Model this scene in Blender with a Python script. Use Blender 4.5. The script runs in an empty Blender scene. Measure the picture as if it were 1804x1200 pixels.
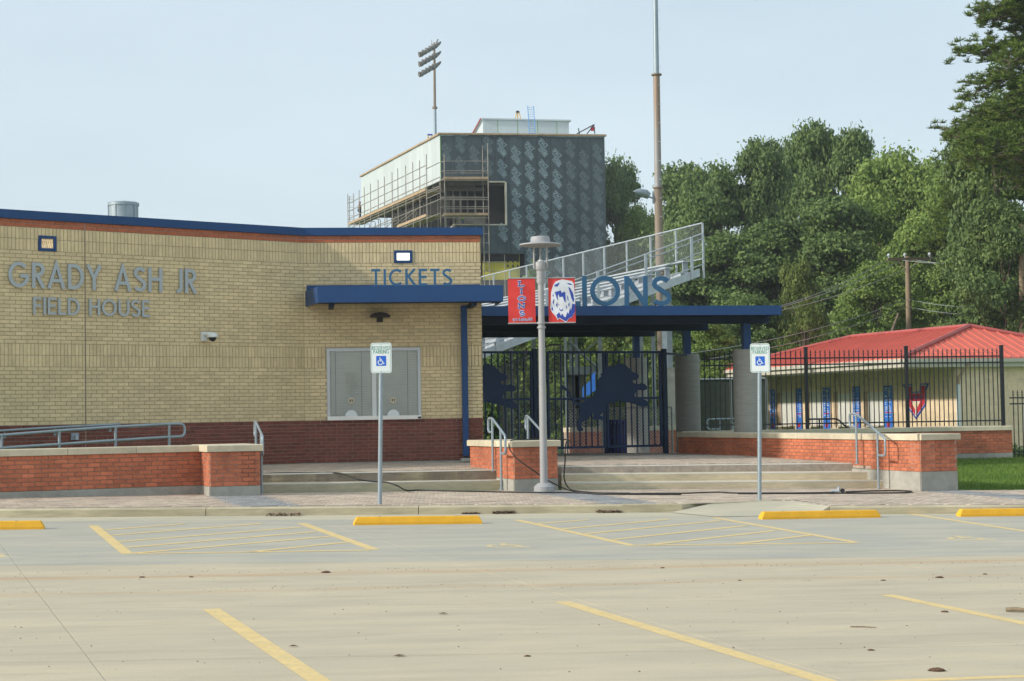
import bpy, math, random
import numpy as np
from mathutils import Vector, Matrix
random.seed(7)
S = bpy.context.scene
COL = S.collection

# ---------------------------------------------------------------- camera
F = 3000.0; PT = math.atan(133 / F); RL = .016; CZ = 1.42
sp, cp = math.sin(PT), math.cos(PT); sr, cr = math.sin(RL), math.cos(RL)
U0 = (0, -sp, cp); FW = (0, cp, sp)
RT = (cr, -sr * U0[1], -sr * U0[2]); UP = (sr, cr * U0[1], cr * U0[2])
camd = bpy.data.cameras.new('camera'); cam = bpy.data.objects.new('camera', camd); COL.objects.link(cam)
camd.sensor_width = 36; camd.lens = 36 * F / 1804; camd.clip_end = 3000; camd.clip_start = .1
cam.matrix_world = Matrix(((RT[0], UP[0], -FW[0], 0), (RT[1], UP[1], -FW[1], 0), (RT[2], UP[2], -FW[2], CZ), (0, 0, 0, 1)))
S.camera = cam

# ---------------------------------------------------------------- sky, sun, exposure
SUN_EL = math.radians(26); SUN_AZ = math.radians(19.5)      # light travels 19.5 degrees left of +X
wd = bpy.data.worlds.new("World"); S.world = wd; wd.use_nodes = True
wn = wd.node_tree; wn.nodes.clear()
o_ = wn.nodes.new('ShaderNodeOutputWorld'); bg = wn.nodes.new('ShaderNodeBackground')
sky = wn.nodes.new('ShaderNodeTexSky'); sky.sky_type = 'NISHITA'; sky.sun_disc = False
tosun = Vector((-math.cos(SUN_AZ) * math.cos(SUN_EL), -math.sin(SUN_AZ) * math.cos(SUN_EL), math.sin(SUN_EL)))
sky.sun_elevation = SUN_EL; sky.sun_rotation = math.atan2(tosun.x, tosun.y) % (2 * math.pi)
sky.air_density = 1.0; sky.dust_density = 3.0; sky.ozone_density = 1.0
veil = wn.nodes.new('ShaderNodeMix'); veil.data_type = 'RGBA'; veil.inputs[0].default_value = .70
veil.inputs[7].default_value = (5.65, 6.62, 7.15, 1)      # even pale summer haze over the whole sky
tcx = wn.nodes.new('ShaderNodeTexCoord'); cmap = wn.nodes.new('ShaderNodeMapping'); cmap.inputs['Scale'].default_value = (1, 1, 3.2)
cn_ = wn.nodes.new('ShaderNodeTexNoise'); cn_.inputs['Scale'].default_value = 3.0; cn_.inputs['Detail'].default_value = 5; cr2 = wn.nodes.new('ShaderNodeMapRange')
cr2.inputs[1].default_value = .3; cr2.inputs[2].default_value = .75; cr2.inputs[3].default_value = .60; cr2.inputs[4].default_value = .80       # thin uneven haze
wn.links.new(tcx.outputs['Generated'], cmap.inputs[0]); wn.links.new(cmap.outputs[0], cn_.inputs[0]); wn.links.new(cn_.outputs[0], cr2.inputs[0]); wn.links.new(cr2.outputs[0], veil.inputs[0])
wn.links.new(sky.outputs[0], veil.inputs[6]); wn.links.new(veil.outputs[2], bg.inputs[0])
bg.inputs[1].default_value = .118
wn.links.new(bg.outputs[0], o_.inputs[0])
sd = bpy.data.lights.new('sun', 'SUN'); sd.energy = 2.7; sd.angle = math.radians(2.5); sd.color = (1, .945, .86)
so = bpy.data.objects.new('sun', sd); COL.objects.link(so); so.rotation_euler = tosun.to_track_quat('Z', 'Y').to_euler()
S.view_settings.view_transform = 'Standard'; S.view_settings.look = 'None'
S.view_settings.exposure = 0.33; S.view_settings.gamma = 1; S.view_settings.use_curve_mapping = False

# ---------------------------------------------------------------- measuring helpers (sight lines of the survey)
def ray(x, y):
    a = (x - 902) / F; b = (600 - y) / F
    return tuple(FW[i] + a * RT[i] + b * UP[i] for i in range(3))
def P(x, y, Y):
    d = ray(x, y); t = Y / d[1]; return Vector((d[0] * t, Y, CZ + d[2] * t))
def G(x, y, pl):
    a, b, c, Yr = pl; d = ray(x, y); t = (a - c * Yr - CZ) / (d[2] - b * d[0] - c * d[1])
    return Vector((d[0] * t, d[1] * t, CZ + d[2] * t))
def W(x, y, p, d):
    r = ray(x, y); n = (-d[1], d[0]); t = (p[0] * n[0] + p[1] * n[1]) / (r[0] * n[0] + r[1] * n[1])
    return Vector((r[0] * t, r[1] * t, CZ + r[2] * t))
def zp(pl, X, Y): return pl[0] + pl[1] * X + pl[2] * (Y - pl[3])
LOT = (0, -.019, .014, 25.5); WALK = (.145, -.019, 0, 0); TER = (.49, -.009, .012, 30)
A1 = math.radians(20.5)
E1 = Vector((math.cos(A1), math.sin(A1), 0)); E2 = Vector((-math.sin(A1), math.cos(A1), 0)); ZZ = Vector((0, 0, 1))
def lotz(X, Y): return zp(LOT, X, Y)
def kerbY(X): return 24.994 + .158 * (X + .057) if X < 3.4 else 25.03 + .124 * (X - 4.71)
def walkz(X, Y):
    k = kerbY(X); z0 = lotz(X, k) + .118; t = min(1, max(0, (Y - k) / 2.2))
    return z0 + (zp(WALK, X, Y) - z0) * t
def terz(X, Y):
    if Y > 38: return zp(TER, X, 38) - min(1, (Y - 38) / 8) * .2
    return zp(TER, X, Y)

# ---------------------------------------------------------------- materials
def srgb(r, g, b):
    f = lambda c: (c / 255 / 12.92) if c / 255 <= .04045 else ((c / 255 + .055) / 1.055) ** 2.4
    return (f(r), f(g), f(b))
def mat(name, c, rough=.6, metal=0, amt=.12, sc=8, tint=.0, bump=0, bsc=60, spec=.5, c2=None, stretch=None, emis=None, detail=5, big=0):
    m = bpy.data.materials.new(name); m.use_nodes = True; nt = m.node_tree; b = nt.nodes['Principled BSDF']
    b.inputs['Roughness'].default_value = rough; b.inputs['Metallic'].default_value = metal
    b.inputs['Specular IOR Level'].default_value = spec
    N = nt.nodes.new; L = nt.links.new
    geo = N('ShaderNodeNewGeometry'); vec = geo.outputs['Position']
    if stretch:
        mp = N('ShaderNodeMapping'); mp.inputs['Scale'].default_value = stretch; L(vec, mp.inputs[0]); vec2 = mp.outputs[0]
    else: vec2 = vec
    nz = N('ShaderNodeTexNoise'); nz.inputs['Scale'].default_value = sc; nz.inputs['Detail'].default_value = detail
    nz.inputs['Roughness'].default_value = .6; L(vec2, nz.inputs[0])
    mr = N('ShaderNodeMapRange'); mr.inputs[1].default_value = .3; mr.inputs[2].default_value = .7
    L(nz.outputs[0], mr.inputs[0])
    mx = N('ShaderNodeMix'); mx.data_type = 'RGBA'
    lo = tuple(v * (1 - amt) for v in c) if c2 is None else c
    hi = tuple(min(1, v * (1 + amt)) for v in c) if c2 is None else c2
    mx.inputs[6].default_value = (*lo, 1); mx.inputs[7].default_value = (*hi, 1); L(mr.outputs[0], mx.inputs[0])
    out = mx.outputs[2]
    if big:
        n2 = N('ShaderNodeTexNoise'); n2.inputs['Scale'].default_value = sc * .13; n2.inputs['Detail'].default_value = 3; L(vec, n2.inputs[0])
        m2 = N('ShaderNodeMapRange'); m2.inputs[1].default_value = .35; m2.inputs[2].default_value = .65
        m2.inputs[3].default_value = 1 - big; m2.inputs[4].default_value = 1 + big * .6; L(n2.outputs[0], m2.inputs[0])
        v2 = N('ShaderNodeVectorMath'); v2.operation = 'SCALE'; L(out, v2.inputs[0]); L(m2.outputs[0], v2.inputs['Scale']); out = v2.outputs[0]
    if tint:
        at = N('ShaderNodeAttribute'); at.attribute_name = 'tint'
        m3 = N('ShaderNodeMapRange'); m3.inputs[3].default_value = 1 - tint; m3.inputs[4].default_value = 1 + tint
        L(at.outputs['Fac'], m3.inputs[0])
        v3 = N('ShaderNodeVectorMath'); v3.operation = 'SCALE'; L(out, v3.inputs[0]); L(m3.outputs[0], v3.inputs['Scale']); out = v3.outputs[0]
    L(out, b.inputs['Base Color'])
    if bump:
        n4 = N('ShaderNodeTexNoise'); n4.inputs['Scale'].default_value = bsc; n4.inputs['Detail'].default_value = 4; L(vec, n4.inputs[0])
        bp = N('ShaderNodeBump'); bp.inputs['Strength'].default_value = bump; bp.inputs['Distance'].default_value = .01
        L(n4.outputs[0], bp.inputs['Height']); L(bp.outputs[0], b.inputs['Normal'])
    if emis:
        b.inputs['Emission Color'].default_value = (*emis[:3], 1); b.inputs['Emission Strength'].default_value = emis[3]
    m['_out'] = 0
    return m
M = {}
M['byel'] = mat('yellow_brick', (.68, .545, .315), .75, amt=.08, sc=14, tint=.10, bump=.25, bsc=90, big=.05)
M['bdark'] = mat('maroon_brick', (.175, .047, .030), .7, amt=.2, sc=20, tint=.22, bump=.25, bsc=90)
M['bred'] = mat('red_brick', (.43, .125, .055), .75, amt=.14, sc=16, tint=.12, bump=.25, bsc=90)
M['borg'] = mat('orange_brick', (.51, .155, .075), .78, amt=.16, sc=12, tint=.17, bump=.35, bsc=80, big=.20)
M['mgrey'] = mat('grey_mortar', (.43, .355, .25), .9, amt=.15, sc=20)
M['mlight'] = mat('light_mortar', (.40, .31, .25), .9, amt=.2, sc=20)
M['mpink'] = mat('pinkish_mortar', (.40, .30, .235), .9, amt=.3, sc=9)
M['blue'] = mat('blue_metal', (.012, .058, .175), .5, amt=.06, sc=3, spec=.35)
M['bluel'] = mat('letter_blue_metal', (.024, .115, .235), .5, amt=.06, sc=3)
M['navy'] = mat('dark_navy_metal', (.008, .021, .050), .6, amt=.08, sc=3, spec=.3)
M['steelblue'] = mat('galvanised_rail', (.30, .36, .40), .42, metal=.35, amt=.1, sc=6)
M['silver'] = mat('silver_letter_metal', (.40, .44, .46), .45, metal=.3, amt=.05, sc=5)
M['lime'] = mat('cast_limestone', (.60, .53, .385), .85, amt=.1, sc=6, bump=.3, bsc=40, tint=.08, big=.14)
M['conc'] = mat('grey_concrete', (.36, .35, .305), .9, amt=.14, sc=7, bump=.3, bsc=40, big=.16)
M['step'] = mat('stair_concrete', (.58, .50, .35), .9, amt=.14, sc=4, bump=.3, bsc=40, big=.15, stretch=(1.2, 1.2, 6))
M['nose'] = mat('stair_nosing', (.68, .66, .60), .8, amt=.08, sc=4)
M['kerb'] = mat('kerb_concrete', (.52, .455, .31), .9, amt=.16, sc=5, bump=.3, bsc=40, big=.18, stretch=(.7, .7, 5))
M['paver'] = mat('tan_paver', (.50, .405, .315), .85, amt=.12, sc=9, tint=.20, bump=.3, bsc=60, big=.1)
M['paverg'] = mat('grey_paver', (.28, .28, .28), .85, amt=.12, sc=9, tint=.20, bump=.3, bsc=60)
M['sand'] = mat('sand_joint', (.36, .31, .26), .95, amt=.2, sc=10)
M['yel'] = mat('yellow_painted_concrete', (.80, .42, .02), .65, amt=.10, sc=7, bump=.4, bsc=50, big=.10)
M['white'] = mat('white_paint', (.72, .74, .72), .5, amt=.04, sc=4)
M['signw'] = mat('sign_white', (.74, .79, .79), .45, amt=.03, sc=4)
M['signg'] = mat('sign_green', (.02, .24, .17), .5, amt=.05, sc=9)
M['signb'] = mat('sign_blue', (.012, .12, .60), .5, amt=.05, sc=9)
M['black'] = mat('black_metal', (.012, .013, .018), .5, amt=.1, sc=8)
M['blackbr'] = mat('dark_bronze', (.022, .014, .012), .6, amt=.1, sc=8)
M['lampg'] = mat('painted_lamp_grey', (.34, .34, .345), .5, amt=.04, sc=5)
M['banner'] = mat('red_vinyl', (.62, .035, .03), .6, amt=.1, sc=5)
M['bblue'] = mat('banner_blue', (.025, .06, .36), .6, amt=.05, sc=9)
M['bwht'] = mat('banner_white', (.66, .69, .74), .6, amt=.05, sc=20)
M['colc'] = mat('cast_column_concrete', (.33, .32, .29), .9, amt=.12, sc=3, bump=.3, bsc=30, stretch=(1, 1, 9), big=.1)
M['alu'] = mat('bleacher_aluminium', (.50, .535, .57), .5, metal=.45, amt=.12, sc=6)
M['alud'] = mat('bleacher_steel', (.34, .37, .40), .5, metal=.3, amt=.1, sc=4)
M['wirem'] = mat('fence_wire', (.34, .37, .37), .5, metal=.3, amt=.05, sc=4)
M['scaf'] = mat('scaffold_tube', (.30, .27, .235), .6, metal=.3, amt=.3, sc=2)
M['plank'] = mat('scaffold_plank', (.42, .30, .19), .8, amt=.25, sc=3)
M['wpan'] = mat('white_faced_board', (.52, .57, .575), .55, amt=.04, sc=.6, tint=.05)
M['dsheet'] = mat('dark_sheathing', (.050, .074, .088), .8, amt=.25, sc=2.5, tint=.12)
M['print'] = mat('pale_print', (.24, .32, .36), .8, amt=.08, sc=3)
M['print2'] = mat('faded_print', (.135, .18, .20), .8, amt=.08, sc=3)
M['tape'] = mat('green_tape', (.18, .38, .06), .6)
M['ysheet'] = mat('yellow_sheathing', (.50, .44, .05), .7, amt=.12, sc=1)
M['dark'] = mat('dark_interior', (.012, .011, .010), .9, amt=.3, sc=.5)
M['soffit'] = mat('framing_grey', (.16, .15, .135), .8, amt=.3, sc=1.5)
M['wood'] = mat('weathered_pole_wood', (.26, .20, .13), .9, amt=.2, sc=6, stretch=(6, 6, .6))
M['rust'] = mat('rust_streaked_galvanised', (.31, .35, .37), .55, metal=.25, c2=(.30, .215, .16), sc=.9, stretch=(.6, .6, .22))
M['rustb'] = mat('rust_brown_steel', (.235, .18, .135), .65, amt=.25, sc=2, stretch=(1, 1, .3))
M['redroof'] = mat('red_roof_metal', (.66, .155, .11), .5, amt=.08, sc=1.2, big=.06)
M['redtrim'] = mat('dull_red_trim', (.40, .09, .08), .5, amt=.05, sc=2)
M['block'] = mat('tan_split_block', (.80, .62, .42), .85, amt=.1, sc=5, tint=.06, bump=.3, bsc=20)
M['blockg'] = mat('tan_block_mortar', (.86, .72, .54), .9, amt=.1, sc=5)
M['gutter'] = mat('cream_gutter', (.56, .52, .43), .6, amt=.04, sc=2)
M['shut'] = mat('roller_shutter_white', (.74, .73, .67), .6, amt=.05, sc=3)
M['ban2'] = mat('blue_menu_vinyl', (.03, .17, .62), .6, amt=.08, sc=3)
M['redp'] = mat('red_print', (.55, .02, .04), .6)
M['hose'] = mat('black_rubber', (.02, .02, .018), .6, amt=.2, sc=9)
M['leafd'] = mat('dry_leaf', (.16, .07, .035), .9, amt=.3, sc=30)
M['clod'] = mat('dirt', (.12, .065, .035), .95, amt=.3, sc=30, bump=.5)
M['bark'] = mat('tree_bark', (.17, .135, .10), .95, amt=.25, sc=3, stretch=(4, 4, .8))
M['blind'] = mat('blind_slat', (.86, .84, .78), .6, amt=.05, sc=3)
M['alumf'] = mat('anodised_frame', (.52, .54, .55), .4, metal=.4, amt=.04, sc=3)
M['lit'] = mat('lit_diffuser', (.9, .85, .7), .4, emis=(1, .93, .78, 2.0))
M['dim'] = mat('dim_diffuser', (.85, .76, .56), .4, amt=.2, sc=8, emis=(1, .88, .62, .6))
M['skin'] = mat('skin', (.35, .19, .13), .6); M['orange'] = mat('orange_plastic', (.70, .12, .04), .5)
M['jean'] = mat('denim', (.05, .08, .15), .8); M['shirt'] = mat('rust_shirt', (.28, .13, .09), .8)
M['green'] = mat('lime_vest', (.15, .50, .08), .8); M['royal'] = mat('royal_shirt', (.03, .05, .45), .8)
M['fyel'] = mat('yellow_plastic', (.60, .36, .04), .5); M['lblue'] = mat('ladder_blue', (.06, .28, .62), .5)
M['mulch'] = mat('mulch', (.05, .035, .025), .95, amt=.3, sc=9)
M['track'] = mat('red_brown_paint', (.25, .06, .05), .8)
M['gateb'] = mat('gate_blue_metal', (.010, .030, .078), .6, amt=.08, sc=3, spec=.3); M['seal'] = mat('joint_sealant', (.40, .385, .34), .9)
M['wire2'] = mat('pale_fence_wire', (.55, .57, .56), .5, metal=.2, amt=.05, sc=4)
for n_ in M['rust'].node_tree.nodes:
    if n_.type == 'MAP_RANGE': n_.inputs[1].default_value = .50; n_.inputs[2].default_value = .66
def glass():
    m = bpy.data.materials.new('window_glass'); m.use_nodes = True; nt = m.node_tree; nt.nodes.clear()
    o = nt.nodes.new('ShaderNodeOutputMaterial'); a = nt.nodes.new('ShaderNodeBsdfTransparent'); g = nt.nodes.new('ShaderNodeBsdfGlossy')
    g.inputs['Roughness'].default_value = .03; a.inputs[0].default_value = (.97, .98, .97, 1)
    f = nt.nodes.new('ShaderNodeFresnel'); f.inputs[0].default_value = 1.5; mx = nt.nodes.new('ShaderNodeMixShader')
    nt.links.new(f.outputs[0], mx.inputs[0]); nt.links.new(a.outputs[0], mx.inputs[1]); nt.links.new(g.outputs[0], mx.inputs[2]); nt.links.new(mx.outputs[0], o.inputs[0])
    return m
M['glass'] = glass()
def foliage(name, c, c2):
    m = bpy.data.materials.new(name); m.use_nodes = True; nt = m.node_tree; b = nt.nodes['Principled BSDF']
    at = nt.nodes.new('ShaderNodeAttribute'); at.attribute_name = 'tint'
    mx = nt.nodes.new('ShaderNodeMix'); mx.data_type = 'RGBA'; mx.inputs[6].default_value = (*c, 1); mx.inputs[7].default_value = (*c2, 1)
    nt.links.new(at.outputs['Fac'], mx.inputs[0]); nt.links.new(mx.outputs[2], b.inputs['Base Color'])
    b.inputs['Roughness'].default_value = .62; b.inputs['Specular IOR Level'].default_value = .3
    tr = nt.nodes.new('ShaderNodeBsdfTranslucent'); nt.links.new(mx.outputs[2], tr.inputs[0])
    ms = nt.nodes.new('ShaderNodeMixShader'); ms.inputs[0].default_value = .28
    o = nt.nodes['Material Output']; nt.links.new(b.outputs[0], ms.inputs[1]); nt.links.new(tr.outputs[0], ms.inputs[2]); nt.links.new(ms.outputs[0], o.inputs[0])
    return m
M['f_dark'] = foliage('dark_green_leaves', (.045, .095, .028), (.205, .29, .085))
M['f_mid'] = foliage('mid_green_leaves', (.080, .160, .030), (.29, .38, .09))
M['f_yel'] = foliage('yellow_green_leaves', (.065, .12, .022), (.20, .24, .055))
M['f_pine'] = foliage('pine_needles', (.050, .105, .020), (.21, .28, .050))
M['grassb'] = foliage('grass_blades', (.065, .15, .016), (.22, .31, .06))
M['grass'] = mat('lawn', (.06, .14, .015), .9, c2=(.10, .20, .03), sc=5)

# lot concrete: pale tan slabs with streaks, tyre scuffs and two rusty dirt trails that run along the aisle
def lotmat(name, base, base2, dirt=True, rim=False):
    m = bpy.data.materials.new(name); m.use_nodes = True; nt = m.node_tree; b = nt.nodes['Principled BSDF']; N = nt.nodes.new; L = nt.links.new
    b.inputs['Roughness'].default_value = .85; b.inputs['Specular IOR Level'].default_value = .3
    geo = N('ShaderNodeNewGeometry'); rot = N('ShaderNodeMapping'); rot.inputs['Rotation'].default_value = (0, 0, -math.radians(12)); L(geo.outputs['Position'], rot.inputs[0])
    def noise(scale, st, det=5, rough=.6, dist=0):
        mp = N('ShaderNodeMapping'); mp.inputs['Scale'].default_value = st; L(rot.outputs[0], mp.inputs[0])
        n = N('ShaderNodeTexNoise'); n.inputs['Scale'].default_value = scale; n.inputs['Detail'].default_value = det
        n.inputs['Roughness'].default_value = rough; n.inputs['Distortion'].default_value = dist; L(mp.outputs[0], n.inputs[0]); return n.outputs[0]
    def rng(s, a, c, lo=0, hi=1):
        r = N('ShaderNodeMapRange'); r.inputs[1].default_value = a; r.inputs[2].default_value = c; r.inputs[3].default_value = lo; r.inputs[4].default_value = hi; L(s, r.inputs[0]); return r.outputs[0]
    def mix(f, x, y):
        k = N('ShaderNodeMix'); k.data_type = 'RGBA'; L(f, k.inputs[0])
        for s, v in ((6, x), (7, y)):
            if isinstance(v, tuple): k.inputs[s].default_value = (*v, 1)
            else: L(v, k.inputs[s])
        return k.outputs[2]
    c = mix(rng(noise(.55, (1, 3.2, 1), 6), .35, .65), base, base2)
    c = mix(rng(noise(1.6, (.35, 2.6, 1), 6, .7, .4), .5, .78, 0, .55), c, tuple(v * .72 for v in base2))
    c = mix(rng(noise(9, (.5, 2.0, 1), 4), .45, .8, 0, .22), c, (.50, .47, .40))
    c = mix(rng(noise(.9, (.8, 1.6, 1), 8, .72, .8), .56, .66, 0, .28), c, tuple(v * .80 for v in base2))
    c = mix(rng(noise(2.3, (.22, 3.4, 1), 7, .75, 1.2), .58, .72, 0, .45), c, (.30, .29, .27))
    c = mix(rng(noise(70, (1, 1, 1), 2), .35, .75, 0, .16), c, (.20, .17, .13))
    if dirt:
        sx = N('ShaderNodeSeparateXYZ'); L(rot.outputs[0], sx.inputs[0])
        for y0, w, st in ((16.75, .22, .55), (15.42, .16, .40), (17.05, .05, .25)):
            wob = N('ShaderNodeMath'); wob.operation = 'MULTIPLY_ADD'; L(noise(.5, (.5, .1, 1), 3), wob.inputs[0]); wob.inputs[1].default_value = .5; wob.inputs[2].default_value = -.25 - y0
            ad = N('ShaderNodeMath'); ad.operation = 'ADD'; L(sx.outputs[1], ad.inputs[0]); L(wob.outputs[0], ad.inputs[1])
            ab = N('ShaderNodeMath'); ab.operation = 'ABSOLUTE'; L(ad.outputs[0], ab.inputs[0])
            band = rng(ab.outputs[0], 0, w, 1, 0)
            pt = rng(noise(4, (.25, 2.2, 1), 6, .75), .30, .62, 0, 1)
            mu = N('ShaderNodeMath'); mu.operation = 'MULTIPLY'; L(band, mu.inputs[0]); L(pt, mu.inputs[1])
            m2 = N('ShaderNodeMath'); m2.operation = 'MULTIPLY'; L(mu.outputs[0], m2.inputs[0]); m2.inputs[1].default_value = st
            c = mix(m2.outputs[0], c, (.44, .22, .08))
    L(c, b.inputs['Base Color'])
    n4 = N('ShaderNodeTexNoise'); n4.inputs['Scale'].default_value = 45; n4.inputs['Detail'].default_value = 5; L(geo.outputs['Position'], n4.inputs[0])
    bp = N('ShaderNodeBump'); bp.inputs['Strength'].default_value = .25; bp.inputs['Distance'].default_value = .006; L(n4.outputs[0], bp.inputs['Height']); L(bp.outputs[0], b.inputs['Normal'])
    return m
M['lotA'] = lotmat('aisle_concrete', (.585, .50, .355), (.49, .43, .315))
M['lotB'] = lotmat('stall_concrete', (.50, .465, .365), (.395, .385, .335), dirt=False)
M['lotC'] = lotmat('gutter_concrete', (.56, .51, .375), (.48, .445, .34), dirt=False)
def paintmat(name, c, under, wear):
    m = mat(name, c, .7, amt=.08, sc=6); nt = m.node_tree; b = nt.nodes['Principled BSDF']
    n = nt.nodes.new('ShaderNodeTexNoise'); n.inputs['Scale'].default_value = 22; n.inputs['Detail'].default_value = 8; n.inputs['Roughness'].default_value = .75
    g = nt.nodes.new('ShaderNodeNewGeometry'); nt.links.new(g.outputs['Position'], n.inputs[0])
    r = nt.nodes.new('ShaderNodeMapRange'); r.inputs[1].default_value = .58 - wear; r.inputs[2].default_value = .74 - wear * .6; r.inputs[4].default_value = .9
    nt.links.new(n.outputs[0], r.inputs[0])
    k = nt.nodes.new('ShaderNodeMix'); k.data_type = 'RGBA'; src = b.inputs['Base Color'].links[0].from_socket
    nt.links.new(r.outputs[0], k.inputs[0]); nt.links.new(src, k.inputs[6]); k.inputs[7].default_value = (*under, 1)
    nt.links.new(k.outputs[2], b.inputs['Base Color']); return m
M['line'] = paintmat('faded_yellow_paint', (.72, .53, .225), (.45, .41, .31), .08)
M['line2'] = paintmat('worn_yellow_paint', (.70, .54, .25), (.45, .41, .32), .12)

M['yel'] = paintmat('scuffed_yellow_concrete', (.80, .42, .02), (.42, .27, .08), .02)
# ---------------------------------------------------------------- mesh builder
class MB:
    def __init__(s): s.v = []; s.f = []; s.t = []; s.m = []; s.sm = []
    def add(s, vs, fs, tint=.5, mi=0, smooth=False):
        b = len(s.v); s.v += [tuple(v) for v in vs]
        for f in fs: s.f.append(tuple(b + i for i in f)); s.t.append(tint); s.m.append(mi); s.sm.append(smooth)
        return s
    def obox(s, o, a, b, c, tint=.5, mi=0):
        o = Vector(o); a = Vector(a); b = Vector(b); c = Vector(c)
        v = [o, o + a, o + a + b, o + b, o + c, o + a + c, o + a + b + c, o + b + c]
        f = [(0, 3, 2, 1), (4, 5, 6, 7), (0, 1, 5, 4), (1, 2, 6, 5), (2, 3, 7, 6), (3, 0, 4, 7)]
        if a.cross(b).dot(c) < 0: f = [tuple(reversed(q)) for q in f]
        return s.add(v, f, tint, mi)
    def box(s, c, sx, sy, sz, ax=None, tint=.5, mi=0):
        ax = ax or Vector((1, 0, 0)); ax = Vector(ax).normalized(); ay = ZZ.cross(ax).normalized(); c = Vector(c)
        return s.obox(c - ax * sx / 2 - ay * sy / 2 - ZZ * sz / 2, ax * sx, ay * sy, ZZ * sz, tint, mi)
    def tube(s, pts, r, n=8, tint=.5, mi=0, cap=True):
        pts = [Vector(p) for p in pts]; rs = r if isinstance(r, (list, tuple)) else [r] * len(pts); rings = []
        up = Vector((0, 0, 1)); prev = None
        for i, p in enumerate(pts):
            d = (pts[min(i + 1, len(pts) - 1)] - pts[max(i - 1, 0)])
            if d.length < 1e-9: d = Vector((0, 0, 1))
            d.normalize()
            if prev is None: u = d.cross(up if abs(d.z) < .9 else Vector((1, 0, 0))).normalized()
            else: u = (prev - d * prev.dot(d)); u = u.normalized() if u.length > 1e-6 else d.orthogonal().normalized()
            prev = u; w = d.cross(u)
            rings.append([p + (u * math.cos(k * 2 * math.pi / n) + w * math.sin(k * 2 * math.pi / n)) * rs[i] for k in range(n)])
        vs = [q for rg in rings for q in rg]; fs = []
        for i in range(len(pts) - 1):
            for k in range(n):
                a = i * n + k; b = i * n + (k + 1) % n; fs.append((a, b, b + n, a + n))
        s.add(vs, fs, tint, mi, True)
        if cap:
            s.add(rings[0], [tuple(reversed(range(n)))], tint, mi); s.add(rings[-1], [tuple(range(n))], tint, mi)
        return s
    def lathe(s, c, prof, n=24, mi=0, tint=.5):
        c = Vector(c); vs = []; fs = []
        for (r, z) in prof:
            for k in range(n): vs.append(c + Vector((r * math.cos(2 * math.pi * k / n), r * math.sin(2 * math.pi * k / n), z)))
        for i in range(len(prof) - 1):
            for k in range(n):
                a = i * n + k; b = i * n + (k + 1) % n; fs.append((a, b, b + n, a + n))
        s.add(vs, fs, tint, mi, len(prof) > 6)
        s.add(vs[:n], [tuple(reversed(range(n)))], tint, mi); s.add(vs[-n:], [tuple(range(n))], tint, mi)
        return s
    def prism(s, poly, o, ax, ay, t, tint=.5, mi=0):
        """extrude a 2D outline (list of (u,v)) set in the frame o, ax, ay by thickness t towards ax x ay"""
        o = Vector(o); ax = Vector(ax); ay = Vector(ay); n = ax.cross(ay).normalized(); k = len(poly)
        ar = sum(poly[i][0] * poly[(i + 1) % k][1] - poly[(i + 1) % k][0] * poly[i][1] for i in range(k))
        if ar < 0: poly = poly[::-1]
        a = [o + ax * u + ay * v for u, v in poly]; b = [p + n * t for p in a]
        from mathutils.geometry import tessellate_polygon
        tri = tessellate_polygon([[Vector((u, v, 0)) for u, v in poly]])
        def ori(q):
            (x1, y1), (x2, y2), (x3, y3) = (poly[i] for i in q)
            return q if (x2 - x1) * (y3 - y1) - (x3 - x1) * (y2 - y1) > 0 else (q[0], q[2], q[1])
        tri = [ori(tuple(q)) for q in tri]
        fs = [tuple(i + k for i in q) for q in tri] + [tuple(reversed(q)) for q in tri]
        fs += [(i, (i + 1) % k, (i + 1) % k + k, i + k) for i in range(k)]
        return s.add(a + b, fs, tint, mi)
    def mesh(s, name, mats, off=Vector((0, 0, 0))):
        me = bpy.data.meshes.new(name)
        me.from_pydata([(v[0] - off[0], v[1] - off[1], v[2] - off[2]) for v in s.v], [], s.f)
        for m in (mats if isinstance(mats, (list, tuple)) else [mats]): me.materials.append(m)
        a = me.attributes.new('tint', 'FLOAT', 'FACE'); a.data.foreach_set('value', s.t)
        me.polygons.foreach_set('material_index', s.m); me.polygons.foreach_set('use_smooth', s.sm)
        me.update(); return me
    def build(s, name, mats, parent=None, **kw):
        off = wloc(parent) if parent else (Vector(kw.pop('at')) if 'at' in kw else Vector((0, 0, 0)))
        ob = bpy.data.objects.new(name, s.mesh(name, mats, off)); COL.objects.link(ob)
        if parent: ob.parent = parent
        else: ob.location = off
        for k, v in kw.items(): ob[k] = v
        return ob
def wloc(o):
    v = Vector((0, 0, 0))
    while o: v = v + o.location; o = o.parent
    return v
def thing(name, label, cat, loc=(0, 0, 0), group=None):
    o = bpy.data.objects.new(name, None); COL.objects.link(o); o.location = loc; o.empty_display_size = .2
    o['label'] = label; o['category'] = cat
    if group: o['group'] = group
    return o
def copytree(o, loc, label=None, group=None, name=None):
    r = o.copy(); COL.objects.link(r); r.location = loc
    if label: r['label'] = label
    if group: r['group'] = group
    for ch in list(o.children):
        c = ch.copy(); COL.objects.link(c); c.parent = r
        for g in list(ch.children):
            d = g.copy(); COL.objects.link(d); d.parent = c
    return r
def lab(o, label): o['label'] = label; return o

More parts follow.
